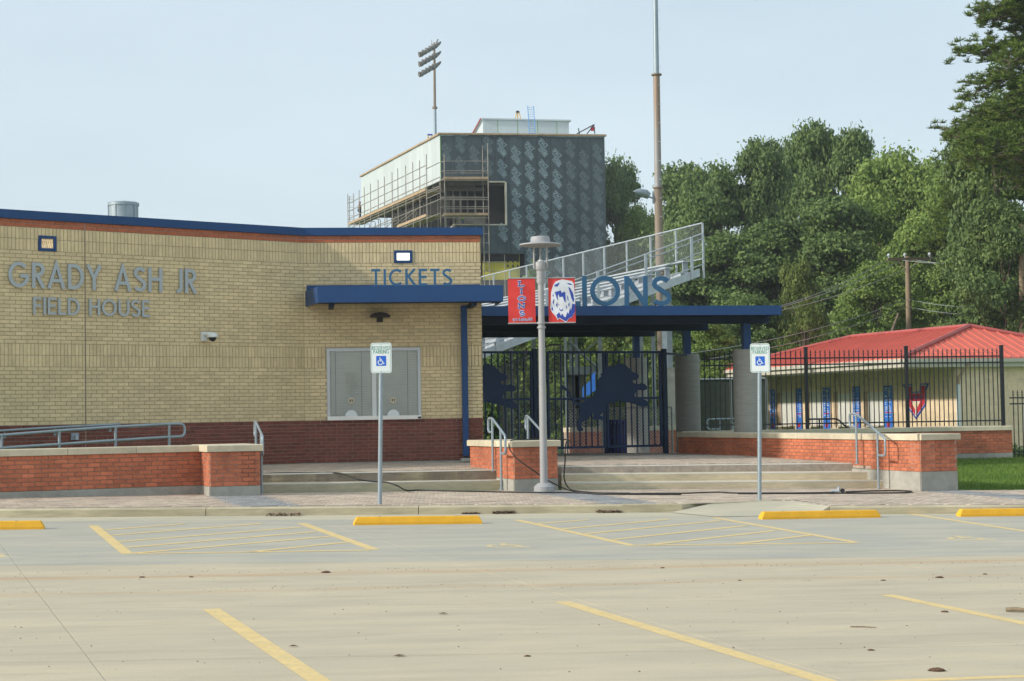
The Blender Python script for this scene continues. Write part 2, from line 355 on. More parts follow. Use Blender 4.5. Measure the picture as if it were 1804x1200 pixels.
# ---------------------------------------------------------------- stroke lettering
def arc(cx, cy, rx, ry, a0, a1, n=14):
    return [(cx + rx * math.cos(math.radians(a0 + (a1 - a0) * i / n)), cy + ry * math.sin(math.radians(a0 + (a1 - a0) * i / n))) for i in range(n + 1)]
def glyph(ch, w=.14):
    h = w / 2; T = 1 - h; B = h
    g = {
        'A': (.86, [[(.06, 0), (.43, .97), (.80, 0)], [(.2, .32), (.66, .32)]]),
        'B': (.6, [[(h, 0), (h, 1)], [(h, T)] + arc(.33, .76, .2, .24 - h, 90, -90, 8) + [(h, .52)], [(h, B)] + arc(.36, .29, .22, .29 - h, -90, 90, 8)]),
        'C': (.86, [arc(.5, .5, .5 - h, .5 - h, 48, 312, 22)]),
        'D': (.78, [[(h, 0), (h, 1)], [(h, T), (.28, T)] + arc(.28, .5, .5 - h, .5 - h, 90, -90, 16) + [(h, B)]]),
        'E': (.54, [[(h, 0), (h, 1)], [(h, T), (.54, T)], [(h, .52), (.5, .52)], [(h, B), (.54, B)]]),
        'F': (.52, [[(h, 0), (h, 1)], [(h, T), (.52, T)], [(h, .5), (.48, .5)]]),
        'G': (1.0, [arc(.5, .5, .5 - h, .5 - h, 42, 352, 26), [(.56, .46), (1.0 - h * .2, .46)]]),
        'H': (.72, [[(h, 0), (h, 1)], [(.72 - h, 0), (.72 - h, 1)], [(h, .53), (.72 - h, .53)]]),
        'I': (.14, [[(.07, 0), (.07, 1)]]),
        'J': (.42, [[(.42 - h, 1), (.42 - h, .25)] + arc(.17, .22, .25 - h, .22 - h, 0, -110, 8)]),
        'K': (.68, [[(h, 0), (h, 1)], [(.62, 1), (.14, .5)], [(.2, .56), (.64, 0)]]),
        'L': (.5, [[(h, 0), (h, 1)], [(h, B), (.5, B)]]),
        'M': (.95, [[(.07, 0), (.16, 1), (.475, .2), (.79, 1), (.88, 0)]]),
        'N': (.8, [[(h, 0), (h, 1)], [(.8 - h, 0), (.8 - h, 1)], [(h, .96), (.8 - h, .04)]]),
        'O': (1.0, [arc(.5, .5, .5 - h, .5 - h, 0, 360, 32)]),
        'P': (.56, [[(h, 0), (h, 1)], [(h, T), (.28, T)] + arc(.28, .73, .24, .27 - h, 90, -90, 10) + [(h, .46 + 0)]]),
        'R': (.6, [[(h, 0), (h, 1)], [(h, T), (.28, T)] + arc(.28, .73, .24, .27 - h, 90, -90, 10) + [(h, .46)], [(.26, .46), (.56, 0)]]),
        'S': (.62, [arc(.31, .75, .24, .25 - h, 25, 240, 12) + arc(.30, .27, .26, .27 - h, 65, -150, 12)]),
        'T': (.6, [[(0, T), (.6, T)], [(.3, 0), (.3, T)]]),
        'U': (.74, [[(h, 1), (h, .36)] + arc(.37, .36, .37 - h, .36 - h, 180, 360, 14) + [(.74 - h, 1)]]),
        'V': (.8, [[(.06, 1), (.4, .03), (.74, 1)]]),
        'Y': (.76, [[(.06, 1), (.38, .48), (.70, 1)], [(.38, 0), (.38, .5)]]),
        'W': (1.1, [[(.05, 1), (.3, .04), (.55, .9), (.8, .04), (1.05, 1)]]),
        ' ': (.36, [])}
    return g[ch]
def dedupe(pl):
    out = [pl[0]]
    for p in pl[1:]:
        if abs(p[0] - out[-1][0]) + abs(p[1] - out[-1][1]) > 1e-4: out.append(p)
    return out if len(out) > 1 else pl
def ribbon(pl, w):
    pl = dedupe(pl); n = len(pl); closed = n > 3 and abs(pl[0][0] - pl[-1][0]) < 1e-6 and abs(pl[0][1] - pl[-1][1]) < 1e-6
    L = []; R = []
    for i in range(n):
        def dirn(a, b):
            dx = pl[b][0] - pl[a][0]; dy = pl[b][1] - pl[a][1]; l = math.hypot(dx, dy) or 1; return dx / l, dy / l
        if closed: d1 = dirn((i - 1) % (n - 1), i % (n - 1)) ; d2 = dirn(i % (n - 1), (i + 1) % (n - 1) or (0 if i + 1 == n - 1 else (i + 1) % (n - 1)))
        else: d1 = dirn(max(i - 1, 0), max(i, 1)); d2 = dirn(min(i, n - 2), min(i + 1, n - 1))
        nx = -(d1[1] + d2[1]); ny = d1[0] + d2[0]; l = math.hypot(nx, ny)
        if l < 1e-6: nx, ny, l = -d1[1], d1[0], 1
        nx /= l; ny /= l; c = max(.35, nx * -d1[1] + ny * d1[0]); k = w / 2 / c
        L.append((pl[i][0] + nx * k, pl[i][1] + ny * k)); R.append((pl[i][0] - nx * k, pl[i][1] - ny * k))
    return L, R
def strokes(mb, pls, w, o, ax, ay, t, sx=1, sy=1, mi=0, tint=.5, eps=.0004):
    """ribbon solids; ax, ay unit axes, outward = ax x ay"""
    o = Vector(o); ax = Vector(ax); ay = Vector(ay); nn = ax.cross(ay).normalized()
    for j, pl in enumerate(pls):
        pl = [(x * sx, y * sy) for x, y in pl]; L, R = ribbon(pl, w); n = len(L); tt = t + j * eps
        a = [o + ax * x + ay * y for x, y in L]; b = [o + ax * x + ay * y for x, y in R]
        vs = a + b + [p + nn * tt for p in a] + [p + nn * tt for p in b]; fs = []
        for i in range(n - 1):
            fs += [(2 * n + i + 1, 2 * n + i, 3 * n + i, 3 * n + i + 1), (i, i + 1, n + i + 1, n + i), (i + 1, i, 2 * n + i, 2 * n + i + 1), (n + i, n + i + 1, 3 * n + i + 1, 3 * n + i)]
        fs += [(0, n, 3 * n, 2 * n), (n - 1 + n, n - 1, 3 * n - 1, 4 * n - 1)]
        mb.add(vs, fs, tint, mi)
def textlay(txt, gap=.16, w=.14):
    x = 0; out = []
    for ch in txt:
        adv, st = glyph(ch, w); out.append((ch, x, adv, st)); x += adv + gap
    return out, x - gap
def lettering(name, txt, o, ax, ay, width, height, t, m, parent, w=.14, gap=.16, each=True, mb=None):
    lay, tot = textlay(txt, gap, w); sx = width / tot; own = mb or MB()
    for ch, x, adv, st in lay:
        if not st: continue
        q = MB() if each else own
        strokes(q, [[(px + x, py) for px, py in pl] for pl in st], w * height, o, ax, ay, t, sx, height)
        if each: q.build(name, m, parent)
    if not each and not mb: own.build(name, m, parent, kind='stuff' if len(txt) > 300 else 'print') if False else own.build(name, m, parent)

# ---------------------------------------------------------------- masonry
BR = .0677; BL = .2031
_bm = {}
def brickmesh(key, l, h, m):
    k = (m.name, round(l, 3), round(h, 3), key)
    if k not in _bm:
        q = MB(); g = .0082; d = .010
        x0, x1, z0, z1 = g / 2, l - g / 2, g / 2, h - g / 2; e = .0025
        v = [(x0, 0, z0), (x1, 0, z0), (x1, 0, z1), (x0, 0, z1), (x0 + e, -d, z0 + e), (x1 - e, -d, z0 + e), (x1 - e, -d, z1 - e), (x0 + e, -d, z1 - e)]
        q.add(v, [(4, 5, 6, 7), (0, 1, 5, 4), (1, 2, 6, 5), (2, 3, 7, 6), (3, 0, 4, 7)], key / 5.0)
        _bm[k] = q.mesh('brick', m)
    return _bm[k]
def lay_bricks(parent, faces, limit=300, name='brick', vis=None):
    """faces: dicts p (left-base), d (unit dir), len, rows [(z0,h,bricklen,offset,mat)], holes [(u0,u1,z0,z1)], shear"""
    allb = []
    for fc in faces:
        p = Vector(fc['p']); d = Vector(fc['d']); n = Vector((d.y, -d.x, 0)); sh = fc.get('shear', 0)
        for (z0, h, bl, off, m) in fc['rows']:
            u = -off
            while u < fc['len'] - .02:
                a, b = max(u, 0), min(u + bl, fc['len']); u += bl
                if b - a < .03: continue
                segs = [(a, b)]
                for (h0, h1, hz0, hz1) in fc.get('holes', []):
                    if z0 + h * .6 > hz0 and z0 + h * .4 < hz1:
                        ns = []
                        for (s0, s1) in segs:
                            if s1 <= h0 or s0 >= h1: ns.append((s0, s1))
                            else:
                                if s0 < h0 - .02: ns.append((s0, h0))
                                if s1 > h1 + .02: ns.append((h1, s1))
                        segs = ns
                for (s0, s1) in segs:
                    if s1 - s0 < .03: continue
                    w = p + d * s0; w.z = z0 + sh * s0
                    c = p + d * ((s0 + s1) / 2)
                    px = c.x / c.y
                    inview = abs(px) < .305 and (fc.get('ground') is None or z0 + sh * s0 + h > fc['ground'](c.x, c.y))
                    if fc.get('ground') and z0 + sh * s0 + h < fc['ground'](c.x, c.y) - .02: continue
                    key = random.choice([0, 1, 1, 2, 2, 2, 3, 3, 3, 4, 4, 5])
                    area = (s1 - s0) * h * (-(n.dot(Vector((c.x, c.y, 0)).normalized()))) / c.y ** 2
                    allb.append((area * (1 if inview else .01), w, d, s1 - s0, h, m, key))
    allb.sort(key=lambda b: -b[0]); off = wloc(parent); rest = MB(); mats = []
    for i, (ar, w, d, l, h, m, key) in enumerate(allb):
        if i < limit:
            ob = bpy.data.objects.new(name, brickmesh(key, round(l, 2) if abs(l - BL) > .002 else l, h, m)); COL.objects.link(ob)
            ob.parent = parent; ob.location = w - off; ob.rotation_euler = (0, 0, math.atan2(d.y, d.x))
        else:
            if m not in mats: mats.append(m)
            n = Vector((d.y, -d.x, 0)); g = .0082; q = .010; e = .0025
            o = w + d * (g / 2) + ZZ * (g / 2); a = d * (l - g); b = ZZ * (h - g)
            v = [o, o + a, o + a + b, o + b, o + n * q + d * e + ZZ * e, o + a + n * q - d * e + ZZ * e, o + a + b + n * q - d * e - ZZ * e, o + b + n * q + d * e - ZZ * e]
            rest.add(v, [(4, 5, 6, 7), (0, 1, 5, 4), (1, 2, 6, 5), (2, 3, 7, 6), (3, 0, 4, 7)], key / 5.0, mats.index(m))
    if rest.f: rest.build(name + '_courses', mats, parent, kind='stuff')
def rows_running(z0, n, m, h=BR, bl=BL, flip=0):
    return [(z0 + i * h, h, bl, (bl / 2 if (i + flip) % 2 else 0), m) for i in range(n)]
def rows_soldier(z0, n, m): return [(z0 + i * 3 * BR, 3 * BR, BR, 0, m) for i in range(n)]
def coping(parent, p0, p1, z, wd=.42, over=.045, th=.105, step=1.2, shear=0, inner=1, m='lime'):
    """coping stones along p0->p1, wall body lies on the left side (away from the outward normal)"""
    p0 = Vector((p0[0], p0[1], 0)); p1 = Vector((p1[0], p1[1], 0)); d = (p1 - p0); L = d.length; d.normalize(); n = Vector((d.y, -d.x, 0))
    k = max(1, round(L / step)); s = L / k
    for i in range(k):
        q = MB(); o = p0 + d * (i * s + .003) + n * over; o.z = z + shear * i * s
        a = d * (s - .006) + ZZ * (shear * s); b = -n * (wd + over); c = ZZ * th; e = .012
        t = random.random()
        q.add([o, o + a, o + a + b, o + b, o + c - ZZ * e, o + a + c - ZZ * e, o + a + b + c - ZZ * e, o + b + c - ZZ * e, o + c - n * e, o + a + c - n * e, o + a + b + c + n * e, o + b + c + n * e],
              [(0, 1, 5, 4), (1, 2, 6, 5), (2, 3, 7, 6), (3, 0, 4, 7), (4, 5, 9, 8), (6, 7, 11, 10), (8, 9, 10, 11), (0, 3, 2, 1)], t)
        q.build('coping_stone', M[m], parent)
# ================================================================ SETTING
def grid(name, xs, ys, zf, m, **kw):
    q = MB(); n = len(xs); vs = [(x, y, zf(x, y)) for y in ys for x in xs]
    q.add(vs, [(j * n + i, j * n + i + 1, (j + 1) * n + i + 1, (j + 1) * n + i) for j in range(len(ys) - 1) for i in range(n - 1)])
    return q.build(name, m, **kw)
def lerp(a, b, t): return a + (b - a) * t
def gz(X, Y):
    if Y < 29: return zp(WALK, min(X, 30), 0) - .03
    a = zp(WALK, max(-8, min(X, 20)), 0) - .03
    if Y < 41: return lerp(a, .2, (Y - 29) / 12)
    if Y < 62: return lerp(.2, -.07, (Y - 41) / 21)
    return -.07
grid('far_ground', [-900, -200, 0, 200, 900], [-60, 0, 60, 200, 1400], lambda x, y: -1.9, M['grass'], kind='structure')
grid('ground', [-70, -20, -8, 0, 4, 7.6, 9, 11, 14, 20, 35, 60, 110], [23.2, 26, 29, 32, 35, 38, 41, 46, 52, 62, 80, 120, 190], lambda x, y: gz(x, y) - (0 if y > 27 else .35), M['grass'], kind='structure')

# parking lot: base sheet and cast slabs with open joints
lot = grid('parking_lot', [-30, -9, 0, 9, 40], [-6, 8, 16, 26.8], lambda x, y: lotz(x, y) - .004, M['seal'], kind='structure')
def gl(x, y): return G(x, y, LOT)
jl = [((0, 1179), (1804, 1126)), ((0, 1003), (1804, 972))]            # joints across
ll = [((20, 985), (165, 1200)), ((790, 988), (1075, 1071))]
a0, a1 = gl(20, 985), gl(165, 1200); b0, b1 = gl(790, 988), gl(1075, 1071)
ld = (a0 - a1).normalized(); ld2 = (b0 - b1).normalized(); ld = ((ld + ld2) / 2); ld.z = 0; ld.normalize()
pitch = (b0 - a0).dot(Vector((ld.y, -ld.x, 0)))
c0, c1 = gl(0, 1179), gl(1804, 1126); d0, d1 = gl(0, 1003), gl(1804, 972)
kd = Vector((1, .13, 0)).normalized()
def cross_at(n_pt, lp, lv):     # intersection of line lp+s*lv with line through n_pt along kd
    m = np.array([[lv.x, -kd.x], [lv.y, -kd.y]]); s = np.linalg.solve(m, [n_pt.x - lp.x, n_pt.y - lp.y]); return Vector((lp.x + lv.x * s[0], lp.y + lv.y * s[0], 0))
mid1 = gl(902, 1152); mid0 = gl(902, 988)
rowsY = [(mid1 - kd.cross(ZZ) * 0 + Vector((0, -13, 0))), mid1 + Vector((0, -7.0, 0)), mid1, gl(902, 1063), mid0, gl(902, 913.5), Vector((0, 26.4, 0))]
for r in range(len(rowsY) - 1):
    mm = [M['lotA'], M['lotA'], M['lotA'], M['lotA'], M['lotB'], M['lotC']][r]
    for c in range(-4, 6):
        p = a0 + Vector((ld.y, -ld.x, 0)) * (pitch * c); p2 = a0 + Vector((ld.y, -ld.x, 0)) * (pitch * (c + 1))
        q = [cross_at(rowsY[r], p, ld), cross_at(rowsY[r], p2, ld), cross_at(rowsY[r + 1], p2, ld), cross_at(rowsY[r + 1], p, ld)]
        ctr = sum(q, Vector()) / 4; g = .0045
        for v in q: dv = ctr - v; v += Vector((math.copysign(g, dv.x), math.copysign(g, dv.y), 0))
        for v in q: v.z = lotz(v.x, v.y)
        mb = MB(); lo = [v - ZZ * .06 for v in q]; mb.add(lo + q, [(4, 5, 6, 7), (0, 1, 5, 4), (1, 2, 6, 5), (2, 3, 7, 6), (3, 0, 4, 7)], random.random())
        mb.build('concrete_slab', mm, lot)
def strip(p, q, w, m=None, z=.0015, name='painted_line'):
    p = Vector(p); q = Vector(q); d = q - p; d.z = 0; d.normalize(); n = Vector((-d.y, d.x, 0)) * w / 2; k = max(1, int((q - p).length / .5)); mb = MB()
    vs = []
    for i in range(k + 1):
        c = p.lerp(q, i / k)
        for s in (-1, 1): v = c + n * s; vs.append((v.x, v.y, lotz(v.x, v.y) + z))
    mb.add(vs, [(2 * i, 2 * i + 2, 2 * i + 3, 2 * i + 1) for i in range(k)])
    return mb.build(name, m or M['line'], lot)
for (x0, y0, x1, y1, w) in [(164, 926, 225, 976, .13), (531, 922, 660, 968.5, .13), (910, 916, 1116, 961.5, .12), (1258, 912, 1510, 956, .12), (1605, 905.5, 1880, 947, .12),
                            (372, 1073, 600, 1225, .14), (990, 1060, 1560, 1232, .14), (1562, 1048, 2000, 1139, .13)]:
    strip(gl(x0, y0), gl(x1, y1), w)
for (x0, y0, x1, y1) in [(232, 975.8, 650, 969.8), (184, 934, 325, 923), (194, 943.5, 462, 922.5), (206, 955, 530, 929), (221, 965, 556, 937), (236, 975, 585, 945), (440, 972.8, 616, 955),
                         (1120, 961, 1505, 956.5), (946, 923, 1036, 916), (989, 932.5, 1180, 915), (1029, 941, 1268, 917.5), (1079, 951, 1313, 926.5), (1142, 960.5, 1365, 935), (1297, 958.5, 1428, 943)]:
    strip(gl(x0, y0), gl(x1, y1), .10, z=.0025)
strip(gl(1500, 1203), gl(1900, 1188), .085)
def isa(mb, o, ax, ay, s, t, w=.1):
    strokes(mb, [[(.42, .86), (.42, .90)]], w * 1.5 * s, o, ax, ay, t, s, s)
    strokes(mb, [[(.42, .80), (.44, .48), (.68, .48), (.80, .2), (.92, .24)], [(.43, .66), (.64, .66)], arc(.46, .32, .25, .25, 120, 350, 14)], w * .9 * s, o, ax, ay, t, s, s)
for (x0, y0, x1, y1) in [(840, 961, 955, 962), (1648, 948, 1772, 949), (-75, 978, 45, 979)]:
    p = gl(x0, y0); q = gl(x1, y1); s = (q - p).length; ax = (q - p).normalized(); ay = Vector((-ax.y, ax.x, 0)); mb = MB()
    o = p - ay * s * .35; isa(mb, o + ZZ * .004, ax, ay, s * .9, .003, .1); mb.v = [(v[0], v[1], lotz(v[0], v[1]) + + .0012 + (v[2] - o.z) * .12) for i, v in enumerate(mb.v)]
    mb.build('painted_wheelchair_symbol', M['line2'], lot)

# kerb, dropped kerb ramp, sidewalk
def band(name, pts_in, pts_out, m, parent=None, **kw):
    q = MB(); n = len(pts_in); q.add(list(pts_in) + list(pts_out), [(i, i + 1, n + i + 1, n + i) for i in range(n - 1)]); return q.build(name, m, parent, **kw)
def kerbpiece(xs, name, hf, m):
    q = MB(); w = .16; r = .02; prof = []
    for X in xs:
        Y = kerbY(X); z = lotz(X, Y); h = hf(X)
        prof.append([(X, Y, z - .05), (X, Y, z + max(h - r, .004)), (X, Y + r, z + h), (X, Y + w, z + h + .002), (X, Y + w, z - .05)])
    k = 5; vs = [v for p in prof for v in p]
    q.add(vs, [(i * k + j, (i + 1) * k + j, (i + 1) * k + j + 1, i * k + j + 1) for i in range(len(xs) - 1) for j in range(k - 1)], random.random())
    q.add(prof[0], [(0, 1, 2, 3, 4)], .5); q.add(prof[-1], [(4, 3, 2, 1, 0)], .5)
    return q.build(name, M['kerb'], kerbO)
kerbO = bpy.data.objects.new('kerb', None); COL.objects.link(kerbO); kerbO['kind'] = 'structure'
def frange(a, b, s):
    n = max(1, round((b - a) / s)); return [a + (b - a) * i / n for i in range(n + 1)]
for a, b in [(-13, -10.4), (-10.39, -7.4), (-7.39, -4.4), (-4.39, -1.4), (-1.39, 1.6)]: kerbpiece(frange(a, b, .5), 'kerb_stone', lambda X: .118, 'kerb')
# left flare bends back to the walk
A_ = gl(1213, 903); Bf = P(1353, 883.5, 25.75); Cc = P(1392, 881.5, 25.8); Dd = P(1472, 893, 25.05)
q = MB()
A0 = Vector((1.6, kerbY(1.6), lotz(1.6, kerbY(1.6))))
n = 8; vs = []
for i in range(n + 1):
    t = i / n; b = A0.lerp(Vector((3.95, 26.15, lotz(3.95, 26.1))), t ** 1.0); b.z = lotz(b.x, b.y); h = .118 if t < .55 else .118 - (t - .55) * .12
    if t < .42: b.y = kerbY(b.x); b.z = lotz(b.x, b.y)
    vs += [b - ZZ * .03, Vector((b.x, b.y + .0, walkz(b.x, max(b.y, kerbY(b.x) + .02)) if t > .42 else b.z + .118)), Vector((b.x, b.y + .16, walkz(b.x, b.y + .16) + .004)), Vector((b.x, b.y + .16, b.z - .05))]
q.add(vs, [(i * 4 + j, i * 4 + 4 + j, i * 4 + 5 + j, i * 4 + 1 + j) for i in range(n) for j in range(3)]); q.build('kerb_flare', M['kerb'], kerbO)
for a, b in [(4.62, 7.6), (7.61, 10.6), (10.61, 13.6), (13.61, 17)]: kerbpiece(frange(a, b, .5), 'kerb_stone', lambda X: .118, 'kerb')
q = MB()   # ramp slab
rb = [gl(1180, 905), gl(1262, 912), gl(1335, 910.5), gl(1380, 909)]; 
rt = [Vector((3.02, 25.68, 0)), Vector((3.98, 26.17, 0)), Vector((4.25, 26.2, 0)), Vector((4.62, kerbY(4.62) + .02, 0))]
rb = [Vector((2.30, 25.30, 0)), Vector((2.86, 24.43, 0)), Vector((3.52, 24.62, 0)), Vector((4.4, 24.93, 0))]
for v in rb: v.z = lotz(v.x, v.y) + .006
for v in rt: v.z = walkz(v.x, v.y) + .006
ns = 6; vs = []
for i in range(4):
    for j in range(ns + 1): vs.append(rb[i].lerp(rt[i], j / ns))
q.add(vs, [(i * (ns + 1) + j, (i + 1) * (ns + 1) + j, (i + 1) * (ns + 1) + j + 1, i * (ns + 1) + j + 1) for i in range(3) for j in range(ns)])
q.add([rb[3], rt[3], rb[3] - ZZ * .02, Vector((rt[3].x, rt[3].y, lotz(rt[3].x, rt[3].y) - .02))], [(0, 1, 3, 2)])
rampS = q.build('kerb_ramp', M['lotC'], kind='structure')

# sidewalk base and pavers
back = [(-13, 24.0), (-7.8, 26.2), (-5.04, 27.6), (-3.9, 27.9), (0, 29.3), (6.7, 30.8), (7.7, 29.9), (13, 30.6), (20, 31)]
def backY(X):
    for (a, b), (c, d) in zip(back, back[1:]):
        if X <= c: return b + (d - b) * (X - a) / (c - a)
    return 31
q = MB(); xs = frange(-13, 20, .55); nv = 7; vs = []
def frontY(X):
    if 2.4 < X < 4.62: return lerp(25.42, 26.24, min(1, (X - 2.4) / 1.5)) if X < 4.3 else lerp(26.22, 25.2, (X - 4.3) / .32)
    return kerbY(X) + .155
xs = sorted(xs + [2.4, 3.0, 3.9, 4.3, 4.62])
for X in xs:
    for j in range(nv): Y = lerp(frontY(X), backY(X), j / (nv - 1)); vs.append((X, Y, walkz(X, Y) - .004))
q.add(vs, [(i * nv + j, (i + 1) * nv + j, (i + 1) * nv + j + 1, i * nv + j + 1) for i in range(len(xs) - 1) for j in range(nv - 1)])
walkO = q.build('sidewalk', M['sand'], kind='structure')
PIERS = [(-4.78, 26.83), (.0, 28.95), (7.0, 29.4)]
def ingrey(X, Y):
    for (a, b) in PIERS:
        r = Vector((X - a, Y - b, 0)); 
        if -.02 < r.dot(E1) < .86 and r.dot(E2) < .1: return True
    return False
def pavers(name, x0, x1, y0, y1, test, zf, parent, grey=True):
    q = MB(); L, Wd = .215, .1075; o = Vector((x0, y0, 0)); g = .005
    nu = int((x1 - x0) / L * 1.6) + 30; nw = int((y1 - y0) / Wd * 1.6) + 60
    for j in range(-nw, nw):
        for i in range(-nu, nu):
            c = Vector((0, 27, 0)) + E1 * ((i + (.5 if j % 2 else 0)) * L) + E2 * (j * Wd)
            if not (x0 < c.x < x1 and y0 < c.y < y1) or not test(c.x, c.y): continue
            a = E1 * (L / 2 - g); b = E2 * (Wd / 2 - g); dz = random.uniform(-.001, .0015); pts = []
            for s, t in ((-1, -1), (1, -1), (1, 1), (-1, 1)):
                v = c + a * s + b * t; pts.append(Vector((v.x, v.y, zf(v.x, v.y) + dz)))
            up = [p + (c - p) * .03 for p in pts]; up = [Vector((u.x, u.y, p.z + .004)) for u, p in zip(up, pts)]
            pts = [p - ZZ * .003 for p in pts]
            q.add(pts + up, [(4, 5, 6, 7), (0, 1, 5, 4), (1, 2, 6, 5), (2, 3, 7, 6), (3, 0, 4, 7)], random.random(), 1 if grey and ingrey(c.x, c.y) else 0)
    q.build(name, [M['paver'], M['paverg']], parent, kind='stuff')
pavers('paver', -9.5, 13, 23, 31, lambda X, Y: frontY(X) + .09 < Y < backY(X) - .02, walkz, walkO)

# terrace, stairs
TL0, TL1 = Vector((-4.42, 28.62, 0)), Vector((-.28, 29.75, 0)); FL0, FL1 = Vector((-4.30, 28.02, 0)), Vector((-.20, 29.42, 0))
TR0, TR1 = Vector((.86, 30.95, 0)), Vector((6.44, 31.56, 0)); FR0, FR1 = Vector((.82, 29.62, 0)), Vector((6.72, 30.55, 0))
q = MB(); tp = [TL0, TL1, Vector((-.30, 30.3, 0)), Vector((.3, 31.3, 0)), TR0, TR1, Vector((4.8, 36.1, 0)), Vector((3.9, 39, 0)), Vector((3.9, 47, 0)), Vector((-8, 47, 0)), Vector((-12, 30, 0)), Vector((-6, 28.9, 0))]
from mathutils.geometry import tessellate_polygon
terO = grid('terrace', frange(-12, 6.6, .6), frange(28, 47.5, .5), lambda x, y: -5, M['sand'], kind='structure')
# keep only cells inside the terrace outline
def inpoly(X, Y, poly):
    c = False; n = len(poly)
    for i in range(n):
        a, b = poly[i], poly[(i + 1) % n]
        if (a.y > Y) != (b.y > Y) and X < (b.x - a.x) * (Y - a.y) / (b.y - a.y) + a.x: c = not c
    return c
bpy.data.objects.remove(terO)
q = MB(); tri = tessellate_polygon([tp]); q.add([Vector((p.x, p.y, terz(p.x, p.y) - .005)) for p in tp] + [Vector((p.x, p.y, -.3)) for p in tp], [tuple(t) for t in tri] + [(i, (i + 1) % 12, (i + 1) % 12 + 12, i + 12) for i in range(12)])
# re-grid for the bend at Y=38
terO = q.build('terrace', M['sand'], kind='structure')
pavers('paver', -5.2, 6.4, 28.9, 36.0, lambda X, Y: inpoly(X, Y, tp) and inpoly(X - .13, Y - .33, tp) and inpoly(X, Y - .42, tp) and not (X < -.55 and Y > 33.0 and X > -3.9) , terz, terO, False)
def stair(name, T0, T1, F0, F1, n):
    r = bpy.data.objects.new(name, None); COL.objects.link(r); r['kind'] = 'structure'
    for i in range(n):   # i = 0 lowest riser
        q = MB(); k = 12; vs = []
        for j in range(k + 1):
            f = F0.lerp(F1, j / k); t = T0.lerp(T1, j / k); 
            zb = walkz(f.x, f.y); zt = terz(t.x, t.y)
            a = f.lerp(t, i / max(1, n - .0001 - 1 + 0) if n > 1 else 0); b = f.lerp(t, (i + 1) / (n - 1)) if i < n - 1 else t + Vector((0, .30, 0))
            z0 = zb + (zt - zb) * i / n - (.05 if i == 0 else .02); z1 = zb + (zt - zb) * (i + 1) / n
            vs += [Vector((a.x, a.y, z0)), Vector((a.x, a.y, z1 - .012)), Vector((a.x, a.y + .012, z1)), Vector((b.x, b.y + .02, z1)), Vector((b.x, b.y + .02, z0))]
        q.add(vs, [(5 * j + m, 5 * j + 5 + m, 5 * j + 6 + m, 5 * j + 1 + m) for j in range(k) for m in range(4)], random.random())
        q.add(vs[:5], [(0, 1, 2, 3, 4)]); q.add(vs[-5:], [(4, 3, 2, 1, 0)])
        s_ = q.build('step', M['step'], r)
        q = MB(); vs2 = []
        for j in range(k + 1):
            a = vs[5 * j + 2]; vs2 += [Vector((a.x, a.y - .014, a.z - .014)), Vector((a.x, a.y - .014, a.z + .002)), Vector((a.x, a.y + .07, a.z + .003))]
        q.add(vs2, [(3 * j + m, 3 * j + 3 + m, 3 * j + 4 + m, 3 * j + 1 + m) for j in range(k) for m in range(2)])
        q.build('nosing', M['nose'], s_)
    return r
stair('left_stairs', TL0, TL1, FL0, FL1, 2)
stair('right_stairs', TR0, TR1, FR0, FR1, 3)
# lawn blades beside the right wall
rng = np.random.default_rng(3)
def np_mesh(name, verts, faces4, tints, m, parent=None, off=Vector((0, 0, 0)), nv=4, smooth=False, **kw):
    me = bpy.data.meshes.new(name); nf = len(faces4)
    me.vertices.add(len(verts)); me.vertices.foreach_set('co', np.asarray(verts, dtype=np.float32).ravel())
    me.loops.add(nf * nv); me.loops.foreach_set('vertex_index', np.asarray(faces4, dtype=np.int32).ravel())
    me.polygons.add(nf); me.polygons.foreach_set('loop_start', np.arange(0, nf * nv, nv, dtype=np.int32))
    try: me.polygons.foreach_set('loop_total', np.full(nf, nv, dtype=np.int32))
    except Exception: pass
    me.materials.append(m); a = me.attributes.new('tint', 'FLOAT', 'FACE'); a.data.foreach_set('value', np.asarray(tints, dtype=np.float32))
    me.update(calc_edges=True); me.validate()
    ob = bpy.data.objects.new(name, me); COL.objects.link(ob)
    if parent: ob.parent = parent
    else: ob.location = off
    for k, v in kw.items(): ob[k] = v
    return ob
def grass(n, x0, x1, y0, y1, h, test=None):
    X = rng.uniform(x0, x1, n); Y = rng.uniform(y0, y1, n)
    k = np.array([(test is None or test(a, b)) for a, b in zip(X, Y)]); X = X[k]; Y = Y[k]; n = len(X)
    Z = np.array([gz(a, b) for a, b in zip(X, Y)]); an = rng.uniform(0, 6.28, n); hh = h * rng.uniform(.5, 1.3, n); w = .006 + .004 * rng.random(n)
    lx = rng.normal(0, .02, n); ly = rng.normal(0, .02, n); dx = np.cos(an) * w; dy = np.sin(an) * w
    v = np.stack([np.stack([X - dx, Y - dy, Z], 1), np.stack([X + dx, Y + dy, Z], 1), np.stack([X + lx, Y + ly, Z + hh], 1)], 1).reshape(-1, 3)
    f = np.arange(3 * n).reshape(-1, 3)
    pt = .5 + .35 * np.sin(X * 1.3 + Y * .7) * np.sin(Y * .9 - X * .4)
    np_mesh('grass', v, f, np.clip(pt * .6 + rng.random(n) * .5, 0, 1), M['grassb'], nv=3, kind='stuff', label='short green lawn behind the right brick wall', category='grass')
grass(60000, 7.4, 15.5, 29.9, 41.2, .055, lambda a, b: b > backY(a) + .02 and not (a < 7.9 and b < 30.2))

